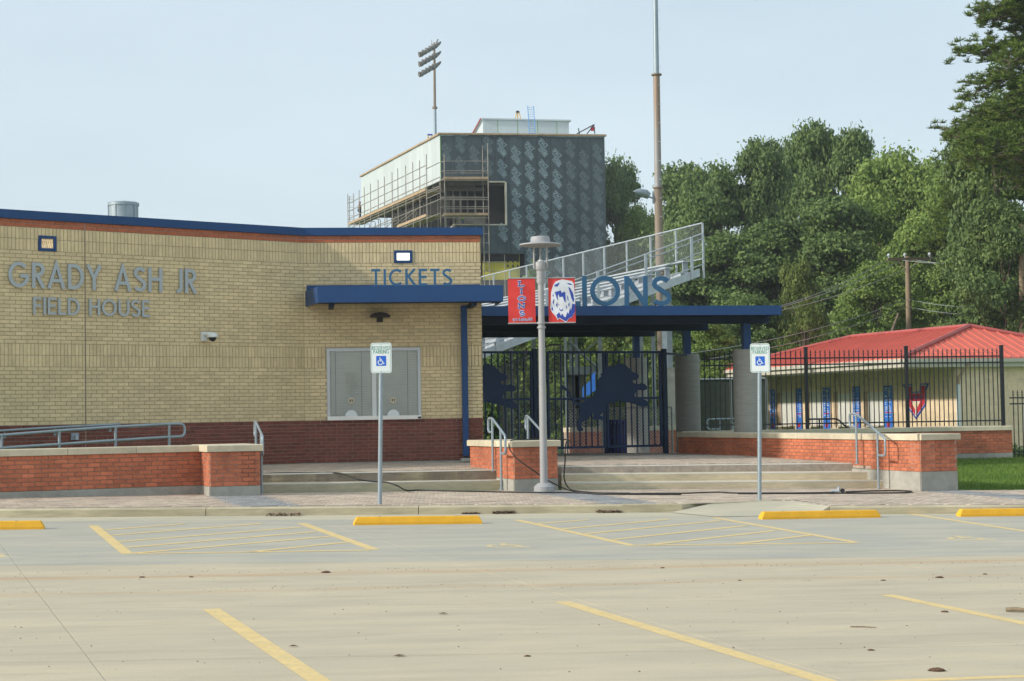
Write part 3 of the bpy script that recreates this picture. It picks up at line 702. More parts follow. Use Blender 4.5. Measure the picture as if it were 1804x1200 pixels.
# ================================================================ MASONRY WALLS
ZB = .887; ZB0 = ZB - 8 * BR
def rows8(m='borg', n=8, flip=0): return rows_running(ZB0, n, M[m], flip=flip)
def wallbody(parent, p0, p1, zlo, thick=.3, shear=0, base='conc', gap=True):
    p0 = Vector((*p0, 0)); p1 = Vector((*p1, 0)); d = (p1 - p0).normalized(); n = Vector((d.y, -d.x, 0)); L = (p1 - p0).length
    q = MB(); q.obox(Vector((p0.x, p0.y, ZB0)) - n * thick + n * 0, (p1 - p0) + ZZ * shear * L, n * (thick - .004), ZZ * (ZB - ZB0 - .0)); q.build('mortar_core', M['mpink'], parent)
    q = MB(); zl0 = zlo(p0.x, p0.y) - .1; zl1 = zlo(p1.x, p1.y) - .1; o = -n * (thick + .004)
    a, b = p0 + o, p1 + o; c, e = p0 + n * .012, p1 + n * .012
    q.add([(a.x, a.y, zl0), (b.x, b.y, zl1), (e.x, e.y, zl1), (c.x, c.y, zl0), (a.x, a.y, ZB0 - .002), (b.x, b.y, ZB0 - .002 + shear * L), (e.x, e.y, ZB0 - .002 + shear * L), (c.x, c.y, ZB0 - .002)],
          [(4, 7, 6, 5), (0, 4, 5, 1), (1, 5, 6, 2), (2, 6, 7, 3), (3, 7, 4, 0), (0, 1, 2, 3)]); q.build('concrete_footing', M[base], parent)
def mwall(name, label, faces, loc, limit=300, base='conc'):
    r = thing(name, label, 'brick wall', loc); fl = []
    for f in faces:
        p0, p1 = f['a'], f['b']; d = Vector((p1[0] - p0[0], p1[1] - p0[1], 0)); L = d.length; d.normalize()
        wallbody(r, p0, p1, f['g'], f.get('t', .3), f.get('shear', 0))
        fl.append(dict(p=(*p0, 0), d=d, len=L, rows=rows8(flip=f.get('flip', 0)), ground=f['g'], shear=f.get('shear', 0)))
        if f.get('cap', True):
            e0, e1 = f.get('ce', (0, 0)); coping(r, (p0[0] - d.x * e0, p0[1] - d.y * e0), (p1[0] + d.x * e1, p1[1] + d.y * e1), ZB + .001 + f.get('dz', 0), wd=f.get('cw', f.get('t', .3) + .04), shear=f.get('shear', 0), step=f.get('st', 1.2))
    lay_bricks(r, fl, limit); return r
c20, s20 = math.cos(A1), math.sin(A1)
def off(p, u, v): return (p[0] + E1.x * u + E2.x * v, p[1] + E1.y * u + E2.y * v)
Lc = (-4.78, 26.83); Lr = off(Lc, .79, 0); Lb = off(Lc, 0, .74); rd = Vector((2.76, 1.5, 0)).normalized()
r0 = (Lb[0] - rd.x * 5.4, Lb[1] - rd.y * 5.4)
ZB += .04; ZB0 += .04
wl = mwall('ramp_wall', 'long orange brick wall and end pier below the GRADY ASH lettering', [
    dict(a=r0, b=Lb, g=walkz, t=.3), dict(a=Lb, b=Lc, g=walkz, t=.74, cap=False, flip=1), dict(a=Lc, b=Lr, g=walkz, t=1.3, cap=False), dict(a=Lr, b=off(Lr, 0, 1.35), g=walkz, t=.3, cap=False, flip=1)], (Lc[0], Lc[1], .2))
q = MB(); t0 = off(Lc, -.045, -.045)
def capslab(parent, o, u, v, z, t=.105):
    q = MB(); e = .012; a = E1 * u; b = E2 * v; o = Vector((*o, z))
    vs = [o, o + a, o + a + b, o + b]; up = [p + ZZ * (t - e) for p in vs]; tops = [o + E1 * e + E2 * e + ZZ * t, o + a - E1 * e + E2 * e + ZZ * t, o + a + b - E1 * e - E2 * e + ZZ * t, o + b + E1 * e - E2 * e + ZZ * t]
    q.add(vs + up + tops, [(0, 1, 5, 4), (1, 2, 6, 5), (2, 3, 7, 6), (3, 0, 4, 7), (4, 5, 9, 8), (5, 6, 10, 9), (6, 7, 11, 10), (7, 4, 8, 11), (8, 9, 10, 11), (3, 2, 1, 0)], random.random()); q.build('pier_cap', M['lime'], parent)
capslab(wl, off(Lc, -.05, -.05), .89, 1.45, ZB + .004); ZB -= .04; ZB0 -= .04
Mc = (.0, 28.95); Mr = off(Mc, .79, 0); Me = off(Mc, 0, 2.25)
wm = mwall('planter_wall', 'short orange brick planter wall between the two stairs, hose draped over it', [
    dict(a=Me, b=Mc, g=lambda x, y: walkz(x, y) if y < 30 else terz(x, y), t=.3, cap=False), dict(a=Mc, b=Mr, g=walkz, t=2.2, cap=False, flip=1), dict(a=Mr, b=off(Mr, 0, 2.25), g=lambda x, y: walkz(x, y), t=.3, cap=False)], (Mc[0], Mc[1], .14))
capslab(wm, off(Mc, -.05, -.05), .89, .8, ZB + .004); capslab(wm, off(Mc, -.05, .755), .89, .9, ZB + .004); capslab(wm, off(Mc, -.05, 1.66), .89, .64, ZB + .004)
Rc = (7.0, 29.4); Rr = off(Rc, .74, 0); K1 = (4.66, 36.1); K2 = (3.72, 38.5)
wr = mwall('entrance_wall', 'long orange brick wall running back from the grass beside the right stairs', [
    dict(a=K1, b=Rc, g=lambda x, y: walkz(x, y) if y < 31 else terz(x, y), t=.3, st=1.4, ce=(0, .0), cw=.5), dict(a=K2, b=K1, g=terz, t=.3, st=1.3, cw=.5, flip=1),
    dict(a=Rc, b=Rr, g=walkz, t=.3, cap=False), dict(a=Rr, b=off(Rr, 0, 1.0), g=walkz, t=.3, cap=False, flip=1)], (Rc[0], Rc[1], .0))
capslab(wr, off(Rc, .0, -.05), .80, 1.1, ZB + .004)
F0_, F1_ = (3.95, 40.05), (12.05, 41.25)
wf = mwall('fence_wall', 'low orange brick wall carrying the black iron fence behind the stairs', [
    dict(a=F0_, b=F1_, g=lambda x, y: .22, t=.4, st=2.2, cw=.44), dict(a=F1_, b=(F1_[0] - .06, F1_[1] + .4), g=lambda x, y: .2, t=.2, cap=False)], (8, 40.65, .2))
# fill between entrance wall and fence wall is lawn (ground sheet)
Ia, Ib = P(1003, 790, 45.5), P(1200, 786, 47)
wi = thing('inner_wall', 'low orange brick wall with pale cap seen through the entrance gate', 'brick wall', (Ia.x, Ia.y, .2))
zt = P(1080, 752, 46).z; zc = P(1080, 760, 46).z; dI = Vector((Ib.x - Ia.x, Ib.y - Ia.y, 0)); LI = dI.length; dI.normalize(); nI = Vector((dI.y, -dI.x, 0))
MB().obox(Vector((Ia.x, Ia.y, -.3)), dI * LI, -nI * .3, ZZ * (zc + .3)).build('mortar_core', M['mpink'], wi)
MB().obox(Vector((Ia.x, Ia.y, zc)) + nI * .05, dI * (LI + .05), -nI * .4, ZZ * (zt - zc)).build('coping_stone', M['lime'], wi)
k = int((zc + .2) / BR); lay_bricks(wi, [dict(p=(Ia.x, Ia.y, 0), d=dI, len=LI, rows=rows_running(zc - k * BR, k, M['borg']))], 300)
# ================================================================ FIELD HOUSE
Kc = P(537, 741.5, 32.93); Zb = Kc.z - 12 * BR                    # inside corner, bottom of the brickwork
WLp = P(0, 750.3, 29.26); dL = Vector((Kc.x - WLp.x, Kc.y - WLp.y, 0)).normalized(); nL = Vector((dL.y, -dL.x, 0))
WRp = P(851.5, 738.2, 33.35); dR = Vector((WRp.x - Kc.x, WRp.y - Kc.y, 0)); LR = dR.length; dR.normalize(); nR = Vector((dR.y, -dR.x, 0))
LL = (Vector((WLp.x, WLp.y, 0)) - Vector((Kc.x, Kc.y, 0))).length + 4.8
PL = Vector((Kc.x, Kc.y, 0)) - dL * LL; PR = Vector((Kc.x, Kc.y, 0)); PRe = PR + dR * LR
zd = Zb + 12 * BR; z1 = zd + 15 * BR; z2 = z1 + 6 * BR; z3 = z2 + 24 * BR; z4 = z3 + 6 * BR; z5 = z4 + 2 * BR; z6 = z5 + .15
fh = thing('field_house', 'long tan brick field house with maroon brick base, blue parapet and ticket window', 'building', (Kc.x, Kc.y, Zb))
def fhrows():
    return (rows_running(Zb, 12, M['bdark']) + rows_running(zd, 15, M['byel']) + rows_soldier(z1, 2, M['byel']) + rows_running(z2, 24, M['byel']) + rows_soldier(z3, 2, M['byel']) + rows_running(z4, 2, M['bred']))
def uR(x, y): w = W(x, y, PR, dR); return (Vector((w.x, w.y, 0)) - PR).dot(dR), w.z
def uL(x, y): w = W(x, y, PL, dL); return (Vector((w.x, w.y, 0)) - PL).dot(dL), w.z
wu0, wz0 = uR(577, 741); wu1, wz1 = uR(740.5, 612.3)
wz0 = zd; 
l1 = [uR(694.6, 463.3), uR(726, 441.3)]; l2 = [uL(67.3, 441.8), uL(98.4, 416.6)]
cj, _ = uL(150, 560)
for (p, d, n, L, hs) in ((PL, dL, nL, LL, []), (PR, dR, nR, LR, [(wu0, wu1, wz0, wz1)])):
    for (a, b, mm) in ((Zb, zd, 'mlight'), (zd, z4, 'mgrey'), (z4, z5, 'mlight')):
        q = MB()
        if hs and a == zd:
            h = hs[0]; q.obox(Vector((p.x, p.y, a)), d * h[0], -n * .3, ZZ * (b - a)); q.obox(Vector((p.x, p.y, a)) + d * h[1], d * (L - h[1]), -n * .3, ZZ * (b - a)); q.obox(Vector((p.x, p.y, h[3])) + d * h[0], d * (h[1] - h[0]), -n * .3, ZZ * (b - h[3]))
        else: q.obox(Vector((p.x, p.y, a)), d * L, -n * .3, ZZ * (b - a))
        q.build('mortar_backing', M[mm], fh)
    MB().obox(Vector((p.x, p.y, Zb - .5)) + n * .02, d * L, -n * .3, ZZ * .495).build('foundation', M['conc'], fh)
# end wall to the right and rear body
sd_ = Vector((-.10, 1, 0)).normalized(); MB().obox(Vector((PRe.x, PRe.y, Zb - .5)), -dR * .3, sd_ * 9, ZZ * (z5 - Zb + .5)).build('end_wall', M['byel'], fh)
lay_bricks(fh, [dict(p=PL, d=dL, len=cj - .006, rows=fhrows(), holes=[(l2[0][0], l2[1][0], l2[0][1], l2[1][1])]),
                dict(p=PL + dL * (cj + .006), d=dL, len=LL - cj - .006, rows=fhrows()),
                dict(p=PR, d=dR, len=LR, rows=fhrows(), holes=[(wu0, wu1, wz0 - .01, wz1), (l1[0][0], l1[1][0], l1[0][1], l1[1][1])])], 300)
MB().obox(PL + dL * (cj - .006) + ZZ * zd + nL * .004, dL * .010, -nL * .01, ZZ * (z4 - zd)).build('control_joint', M['soffit'], fh)
# parapet cap, roof deck
capo = .05
def capbar(p, L, d, n, nm='parapet_cap'):
    MB().obox(Vector((p.x, p.y, z5 + .002)) + n * capo, d * L, -n * (.36 + capo), ZZ * (z6 - z5)).build(nm, M['blue'], fh)
capbar(PL, LL - .03, dL, nL); capbar(PR - dR * .02, LR + .07, dR, nR)
MB().obox(Vector((PRe.x, PRe.y, z5 + .002)) + dR * .05 + sd_ * .3, -dR * .4, sd_ * 8.7, ZZ * (z6 - z5)).build('parapet_cap', M['blue'], fh)
q = MB(); rp = [PL - nL * .3, PR - nL * .3, PRe - nR * .3 - dR * .3, PRe + sd_ * 9 - dR * .3, PL + Vector((-2, 12, 0))]
q.add([Vector((p.x, p.y, z5 - .25)) for p in rp], [(0, 1, 2, 3, 4)]); q.build('roof', M['conc'], fh)
# sign letters on the left wall
def wallword(txt, x0, ya, yb, x1, m, height_px_at):
    u0, za = uL(x0, ya); u1, zb = uL(x1, yb); return u0, u1, za, zb
sg = thing('wall_sign', 'silver raised letters GRADY ASH JR FIELD HOUSE on the tan wall', 'sign', (PL.x + dL.x * 2, PL.y + dL.y * 2, z2))
for txt, x0, yb0, x1, yb1, yt0 in (('GRADY ASH JR', 13.5, 507.5, 343.5, 516.5, 462), ('FIELD HOUSE', 57, 554.5, 262, 558.5, 524)):
    u0, zb_ = uL(x0, yb0); u1, zb1 = uL(x1, yb1); zt_ = uL(x0, yt0)[1]; h = zt_ - zb_
    o = PL + dL * u0 + nL * .02 + ZZ * (zb_ + zb1) / 2
    lettering('letter', txt, o, dL, ZZ, u1 - u0, h, .035, M['silver'], sg, w=.135, gap=.17 if txt[0] == 'G' else .15)
# wall lights
for nm, (a, b), p, d, n, m, lb in (('wall_light', l1, PR, dR, nR, 'lit', 'blue framed square wall light, lit, above the word TICKETS'), ('wall_light', l2, PL, dL, nL, 'dim', 'blue framed square wall light, dim, above the word GRADY')):
    u0, u1 = a[0], b[0]; zz0, zz1 = a[1], b[1]; o = p + d * u0 + ZZ * zz0
    t = thing(nm, lb, 'wall light', o, 'square wall lights'); w = u1 - u0; h = zz1 - zz0; k = .05; kb = .05
    q = MB(); q.obox(o + n * .03, d * w, -n * .1, ZZ * kb); q.obox(o + n * .03 + ZZ * (h - kb), d * w, -n * .1, ZZ * kb)
    q.obox(o + n * .03 + ZZ * kb, d * k, -n * .1, ZZ * (h - 2 * kb)); q.obox(o + n * .03 + ZZ * kb + d * (w - k), d * k, -n * .1, ZZ * (h - 2 * kb)); q.obox(o - n * .069, d * w, -n * .01, ZZ * h); q.build('frame', M['blue'], t)
    MB().obox(o + n * .0 + d * (k + .003) + ZZ * (kb + .003), d * (w - 2 * k - .006), -n * .06, ZZ * (h - 2 * kb - .006)).build('diffuser', M[m], t)
# security camera
cu, cz_ = uL(353, 601); o = PL + dL * cu + ZZ * cz_ + nL * .012
t = thing('security_camera', 'white dome security camera on the tan brick wall', 'camera', o)
MB().obox(o, dL * .11, nL * .05, ZZ * .17).build('mount', M['white'], t)
c = o + dL * .14 + nL * .20 + ZZ * .13
MB().tube([o + dL * .05 + nL * .03 + ZZ * .13, c], .035, 10).build('arm', M['white'], t)
MB().lathe(c - ZZ * .05, [(.02, .075), (.07, .065), (.095, .03), (.1, 0), (.1, -.02), (.03, -.02), (.02, -.02)], 18).build('housing', M['white'], t)
MB().lathe(c - ZZ * .07, [(.075, 0), (.07, -.03), (.05, -.055), (.025, -.07), (.012, -.073), (.008, -.074), (.004, -.075)], 18).build('dome', M['black'], t)
# roof exhaust drum
vp = P(217.5, 383, 34.5); rr = 27.5 / 3000 * 34.5
t = thing('roof_vent', 'round galvanised exhaust drum on the field house roof', 'roof vent', (vp.x, vp.y, z5 - .2)); ht = P(217, 357, 34.5).z
MB().lathe((vp.x, vp.y, z5 - .2), [(rr * .94, 0), (rr * .94, ht - z5 + .12), (rr, ht - z5 + .13), (rr, ht - z5 + .185), (rr * .9, ht - z5 + .2), (rr * .2, ht - z5 + .215)], 40).build('drum', M['steelblue'], t)
for a in (200, 250, 285, 330): r_ = math.radians(a); MB().box((vp.x + math.cos(r_) * rr * .95, vp.y + math.sin(r_) * rr * .95, (z5 - .1 + ht) / 2), .03, .02, ht - z5 + .1, Vector((-math.sin(r_), math.cos(r_), 0))).build('seam', M['steelblue'], t)
# ticket window
t = thing('ticket_window', 'two pane ticket window with blinds, speaking holes and pass trays', 'window', PR + dR * wu0 + ZZ * wz0)
o = PR + dR * wu0 + ZZ * wz0; w = wu1 - wu0; h = wz1 - wz0; fw = .055; sl = .075
q = MB(); q.obox(o + nR * .005 + ZZ * (h - fw), dR * w, -nR * .13, ZZ * fw); q.obox(o + nR * .005 + ZZ * sl, dR * fw, -nR * .13, ZZ * (h - fw - sl)); q.obox(o + nR * .005 + dR * (w - fw) + ZZ * sl, dR * fw, -nR * .13, ZZ * (h - fw - sl)); q.build('frame', M['alumf'], t)
um = uR(655.5, 680)[0] - wu0; un = uR(663, 680)[0] - wu0
MB().obox(o - nR * .02 + dR * um + ZZ * sl, dR * (un - um), -nR * .08, ZZ * (h - fw - sl)).build('mullion', M['white'], t)
MB().obox(o + nR * .10 - dR * .0, dR * w, -nR * .24, ZZ * sl).build('sill', M['blind'], t)
MB().obox(o + nR * .09 + dR * (w - .07) + ZZ * .012, dR * .06, nR * .03, ZZ * .035).build('bolt_latch', M['black'], t)
for a, b in ((fw, um), (un, w - fw)):
    g = MB().obox(o - nR * .022 + dR * (a + .002) + ZZ * (sl + .002), dR * (b - a - .004), -nR * .006, ZZ * (h - fw - sl - .004)).build('pane', M['glass'], t)
    nsl = 38; 
    for i in range(nsl):
        z = sl + .03 + i * (h - sl - fw - .04) / nsl
        MB().obox(o - nR * .038 + dR * (a + .02) + ZZ * z, dR * (b - a - .04), -nR * .016 + ZZ * .022, ZZ * .0015 - nR * .001).build('blind_slat', M['blind'], t)
    MB().obox(o - nR * .062 + dR * a + ZZ * sl, dR * (b - a), -nR * .01, ZZ * (h - fw - sl)).build('blind_backing', M['shut'], t)
    for f in (.13, .75): MB().obox(o - nR * .036 + dR * lerp(a, b, f) + ZZ * sl, dR * .006, -nR * .003, ZZ * (h - fw - sl)).build('ladder_cord', M['soffit'], t)
    c = o + dR * lerp(a, b, .5 if a < .1 else .40) + ZZ * (sl + .30) - nR * .019
    q = MB(); nseg = 24; ri, ro = .035, .062; vs = []
    for k in range(nseg):
        e = dR * math.cos(k * 2 * math.pi / nseg) + ZZ * math.sin(k * 2 * math.pi / nseg); vs += [c + e * ri, c + e * ro, c + e * ri + nR * .02, c + e * ro + nR * .015]
    fs = []
    for k in range(nseg):
        A = 4 * k; B = 4 * ((k + 1) % nseg); fs += [(A + 2, A + 3, B + 3, B + 2), (A + 3, A + 1, B + 1, B + 3), (A, A + 2, B + 2, B)]
    q.add(vs, fs); q.build('speaking_ring', M['lime'], t)
    q = MB(); q.obox(c - dR * .01 - ZZ * .034 + nR * .003, dR * .02, nR * .008, ZZ * .068); q.build('ring_bar', M['lime'], t)
    q = MB(); q.prism([(-.034, -.0)] + [(.034 * math.cos(math.radians(x)), .034 * math.sin(math.radians(x))) for x in range(0, 360, 20)][0:0] + [(.033 * math.cos(math.radians(x)), .033 * math.sin(math.radians(x))) for x in range(0, 360, 20)], c, dR, ZZ, .002); q.build('grille', M['blackbr'], t)
    for rad, th, mm in ((.125, .012, 'alumf'), (.11, .018, 'white')):
        MB().prism([(rad * math.cos(math.radians(x)), rad * math.sin(math.radians(x))) for x in range(0, 181, 12)], o + dR * lerp(a, b, .5 if a < .1 else .40) + ZZ * (sl + .001) - nR * .019, dR, ZZ, th).build('pass_tray', M[mm], t)
# canopy over the tickets window
cz0 = P(560, 533.3, 31.7).z; cz1 = P(560, 504.5, 31.7).z
CA = P(559.8, 533.3, 31.7); CB = P(886.7, 533.8, 32.12); CA.z = CB.z = 0; dC = (CB - CA); LC = dC.length; dC.normalize(); nC = Vector((dC.y, -dC.x, 0))
CWl = P(536.5, 541, 32.9); CWl.z = 0; CWr = CB - nC * 1.22
t = thing('ticket_canopy', 'flat blue metal canopy over the ticket window carrying the word TICKETS', 'canopy', (CA.x, CA.y, cz0))
th = cz1 - cz0; ft = .03
def slab(pts, za, zb, nm, m, par):
    q = MB(); n = len(pts); q.add([Vector((p.x, p.y, za)) for p in pts] + [Vector((p.x, p.y, zb)) for p in pts], [tuple(reversed(range(n))), tuple(range(n, 2 * n))] + [(i, (i + 1) % n, (i + 1) % n + n, i + n) for i in range(n)]); return q.build(nm, m, par)
back_l = CWl + Vector((.02, -.02, 0))
slab([CA, CB, CB - nC * ft, CA - nC * ft], cz0, cz1, 'front_fascia', M['blue'], t)
eL = (back_l - CA).normalized(); slab([CA - nC * (ft + .001), CA - nC * (ft + .001) + Vector((.03, 0, 0)), back_l + Vector((.03, 0, 0)), back_l], cz0, cz1, 'end_fascia', M['blue'], t)
slab([CB - nC * (ft + .001) - dC * .03, CB - nC * (ft + .001), CWr, CWr - dC * .03], cz0, cz1, 'end_fascia', M['blue'], t)
slab([CA - nC * .035 + dC * .04, CB - nC * .035 - dC * .034, CWr - dC * .034 - nC * -.02, back_l + Vector((.04, -.02, 0))], cz1 - .05, cz1 - .008, 'deck', M['blue'], t)
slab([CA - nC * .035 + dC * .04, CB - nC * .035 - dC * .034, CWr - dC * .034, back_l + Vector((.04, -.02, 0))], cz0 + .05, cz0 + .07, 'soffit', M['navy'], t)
MB().obox(PR + nR * .02 + dR * .06 + ZZ * (cz1 - .004), dR * (LR - .08), nR * .02, ZZ * .12).build('wall_flashing', M['blue'], t)
for f in (.06, .83): 
    p = CA.lerp(CB, f) - nC * .10; MB().obox(Vector((p.x, p.y, cz0 - .07)), dC * .10, -nC * .95, ZZ * .075).build('bracket', M['navy'], t)
tk = thing('canopy_sign', 'blue raised letters TICKETS standing on the small canopy', 'sign', (CA.x, CA.y, cz1))
p0 = W(654.3, 503, CA + nC * -.06, dC); p1 = W(796.5, 503.5, CA + nC * -.06, dC); ztk = W(700, 474, CA - nC * .06, dC).z
lettering('letter', 'TICKETS', Vector((p0.x, p0.y, cz1 + .002)), dC, ZZ, (Vector((p1.x, p1.y, 0)) - Vector((p0.x, p0.y, 0))).length, ztk - cz1 - .002, .03, M['bluel'], tk, w=.145, gap=.2)
MB().obox(Vector((p0.x, p0.y, cz1 + .0005)) - dC * .03 - nC * .005, dC * 1.6, -nC * -.03, ZZ * .012).build('base_rail', M['bluel'], tk)
# downspout, black lamp
du, _z = uR(819, 700); o = PR + dR * (du - .06) + nR * .03 + ZZ * (P(819, 803, 33.2).z)
t = thing('downspout', 'square blue downspout running down the tickets wall', 'downspout', o)
MB().obox(o, dR * .115, nR * .09, ZZ * (cz0 + .0 - o.z)).build('pipe', M['blue'], t)
MB().obox(o + dR * .01 - ZZ * .085 + nR * .01, dR * .095, nR * .10, ZZ * .08).build('shoe', M['black'], t)
MB().obox(o + dR * -.06 - ZZ * .10 + nR * .12, dR * .24, nR * .26, ZZ * .055).build('splash_block', M['conc'], t)
uu, zz = uR(669, 568); o = PR + dR * uu + nR * .012 + ZZ * zz
t = thing('door_lamp', 'dark bronze half-dome wall lamp above the ticket window', 'wall lamp', o)
MB().obox(o - dR * .06, dR * .12, nR * .05, ZZ * .09).build('mount', M['blackbr'], t)
MB().prism([(-.19, .09), (.19, .09), (.19, .12), (.12, .165), (0, .18), (-.12, .165), (-.19, .12)], o - nR * -.0, dR, ZZ, .30).build('hood', M['blackbr'], t)

# ================================================================ ENTRY CANOPY, COLUMNS
RCr = P(1377, 554.6, 36.4); RCl = P(846, 554.5, 35.05); rz0 = RCr.z; rz1 = P(1377, 538.2, 36.4).z
a_ = Vector((RCl.x, RCl.y, 0)); b_ = Vector((RCr.x, RCr.y, 0)); dE = (b_ - a_); a_ = a_ - dE.normalized() * .0; LE = dE.length; dE.normalize(); nE = Vector((dE.y, -dE.x, 0)); bE = Vector((-.198, .98, 0)).normalized()
ec = thing('entry_canopy', 'long flat blue steel entrance canopy on columns carrying the word LIONS', 'canopy', (b_.x, b_.y, rz0))
rise = .017; Ld = 11.2
def rb_(p, s, z): v = p + bE * s; return Vector((v.x, v.y, z + rise * s))
def sbar(p, L, s0, s1, za, zb, nm, m):
    q = MB(); v = [rb_(p, s0, za), rb_(p + dE * L, s0, za), rb_(p + dE * L, s1, za), rb_(p, s1, za), rb_(p, s0, zb), rb_(p + dE * L, s0, zb), rb_(p + dE * L, s1, zb), rb_(p, s1, zb)]
    q.add(v, [(0, 3, 2, 1), (4, 5, 6, 7), (0, 1, 5, 4), (1, 2, 6, 5), (2, 3, 7, 6), (3, 0, 4, 7)]); q.build(nm, m, ec)
sbar(a_, LE, 0, .04, rz0, rz1, 'front_fascia', M['blue']); sbar(b_ - dE * .04, .04, .042, Ld, rz0, rz1, 'side_fascia', M['blue'])
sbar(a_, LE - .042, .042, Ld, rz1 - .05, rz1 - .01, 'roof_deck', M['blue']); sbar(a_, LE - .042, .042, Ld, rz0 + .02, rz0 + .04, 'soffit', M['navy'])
colinfo = [(1315, 1291, 1340, 761, 616, 37.3), (1210, 1186, 1232, 758.6, 625, 41.7), (1121, 1102, 1141, 800, 631, 46.0)]
for i, (xc, xa, xb, yb, yt, Y) in enumerate(colinfo):
    p = P(xc, yt, Y); ztop = p.z; zbot = gz(p.x, p.y) - .2 if i < 2 else .25; p.z = 0
    s = (p - b_).dot(bE); be = b_ + bE * s; zr = rz0 + rise * s
    xe = P([1353, 1246, 1152][i], 560, Y)
    e = p + dE * ((xe.x - p.x) / dE.x)
    aa = p - dE * ((p.x - (-1.3 if i < 2 else -2.2)) / dE.x); L = (e - aa).length
    hgt = .17
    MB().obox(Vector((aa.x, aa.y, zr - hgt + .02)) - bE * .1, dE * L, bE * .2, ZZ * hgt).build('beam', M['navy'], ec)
    MB().box((p.x, p.y, (ztop + zr - hgt + .02) / 2), .165, .165, zr - hgt + .018 - ztop, dE).build('post', M['blue'], ec)
    ct = thing('concrete_column', ['round cast concrete column, nearest, beside the right sign post', 'round cast concrete column just right of the metal gate', 'round cast concrete column seen behind the gate bars'][i], 'column', (p.x, p.y, zbot), 'columns under the entry canopy')
    R = .305; MB().lathe((p.x, p.y, zbot), [(R, 0), (R, ztop - zbot - .02), (R - .015, ztop - zbot)], 44).build('shaft', M['colc'], ct)
    MB().box((p.x, p.y, ztop + .008), .26, .26, .014, dE).build('base_plate', M['blue'], ct)
# LIONS letters
ls = thing('canopy_sign', 'big blue raised letters LIONS standing on the entrance canopy', 'sign', (a_.x, a_.y, rz1))
zl = rz1 + .002; pf = a_ - nE * .08
def lu(x): w = W(x, 530, pf, dE); return (Vector((w.x, w.y, 0)) - pf).dot(dE)
hl = W(1090, 486.5, pf, dE).z - zl
for ch, x0, x1 in (('L', 996, 1022), ('I', 1025.5, 1033.5), ('O', 1039.5, 1092), ('N', 1100, 1140.5), ('S', 1149, 1181)):
    u0, u1 = lu(x0), lu(x1); adv, st = glyph(ch, .15); q = MB(); strokes(q, st, .15 * hl, pf + dE * u0 + ZZ * zl, dE, ZZ, .05, (u1 - u0) / adv, hl); q.build('letter', M['bluel'], ls)

# ================================================================ GATE
GR = P(1169, 787, 38.3); GL_ = P(853, 790, 36.7); GR.z = GL_.z = 0; dG = (GR - GL_).normalized(); nG = Vector((dG.y, -dG.x, 0))
def gu(x): w = W(x, 700, GL_, dG); return (Vector((w.x, w.y, 0)) - GL_).dot(dG)
def gzv(x, y): return W(x, y, GL_, dG).z
gt, gm, gb = gzv(1160, 618.5), gzv(1160, 703), gzv(1160, 787)
lionpx = [(45,440),(80,415),(125,425),(135,455),(165,485),(200,540),(235,610),(270,655),(330,690),(375,690),(430,640),(480,625),(540,580),(590,500),(610,450),(605,380),(640,310),(680,280),(660,255),(700,222),(720,200),(745,165),(790,140),(830,125),(890,118),(935,85),(990,98),(1045,110),(1080,150),(1120,180),(1150,215),(1215,240),(1245,275),(1235,310),(1210,330),(1190,345),(1160,335),(1145,360),(1165,390),(1250,402),(1270,385),(1330,400),(1365,440),(1360,480),(1320,495),(1235,490),(1205,510),(1170,560),(1180,600),(1260,620),(1340,640),(1380,680),(1375,735),(1330,745),(1250,740),(1200,710),(1100,685),(1000,665),(940,650),(860,680),(790,700),(743,715),(740,840),(690,830),(645,880),(700,892),(736,905),(739,940),(725,958),(690,958),(640,935),(560,940),(525,920),(555,880),(555,850),(520,842),(500,870),(470,920),(430,945),(390,965),(362,990),(355,1050),(390,1070),(385,1100),(340,1115),(305,1105),(298,1060),(300,970),(330,900),(335,830),(347,760),(350,735),(290,712),(240,690),(208,620),(185,560),(150,505),(110,487),(60,470)]
lion = [(gu(980 + a / 8.57), gzv(980 + a / 8.57, 630 + b / 8.57)) for a, b in lionpx]
iT = lionpx.index((745,165)); iB = lionpx.index((743,715)); lionR = lion[iT:iB + 1]; lionL = lion[iB:] + lion[:iT + 1]
def clip(poly, u, keep_left):
    out = []; n = len(poly)
    for i in range(n):
        a, b = poly[i], poly[(i + 1) % n]; ia = (a[0] <= u) == keep_left; ib = (b[0] <= u) == keep_left
        if ia: out.append(a)
        if ia != ib: t = (u - a[0]) / (b[0] - a[0]); out.append((u, a[1] + t * (b[1] - a[1])))
    return out
shift = gu(1141) - gu(910.5)
leaves = [(gu(840), gu(938.5), 'navy gate leaf with a leaping lion cutout beside the tan brick wall', -shift, None), (gu(964), gu(1066.2), 'navy gate leaf with the hind half of a leaping lion, behind the lamp post', 0, True), (gu(1068), gu(1165.5), 'navy gate leaf with the head half of a leaping lion, next to the column', 0, False)]
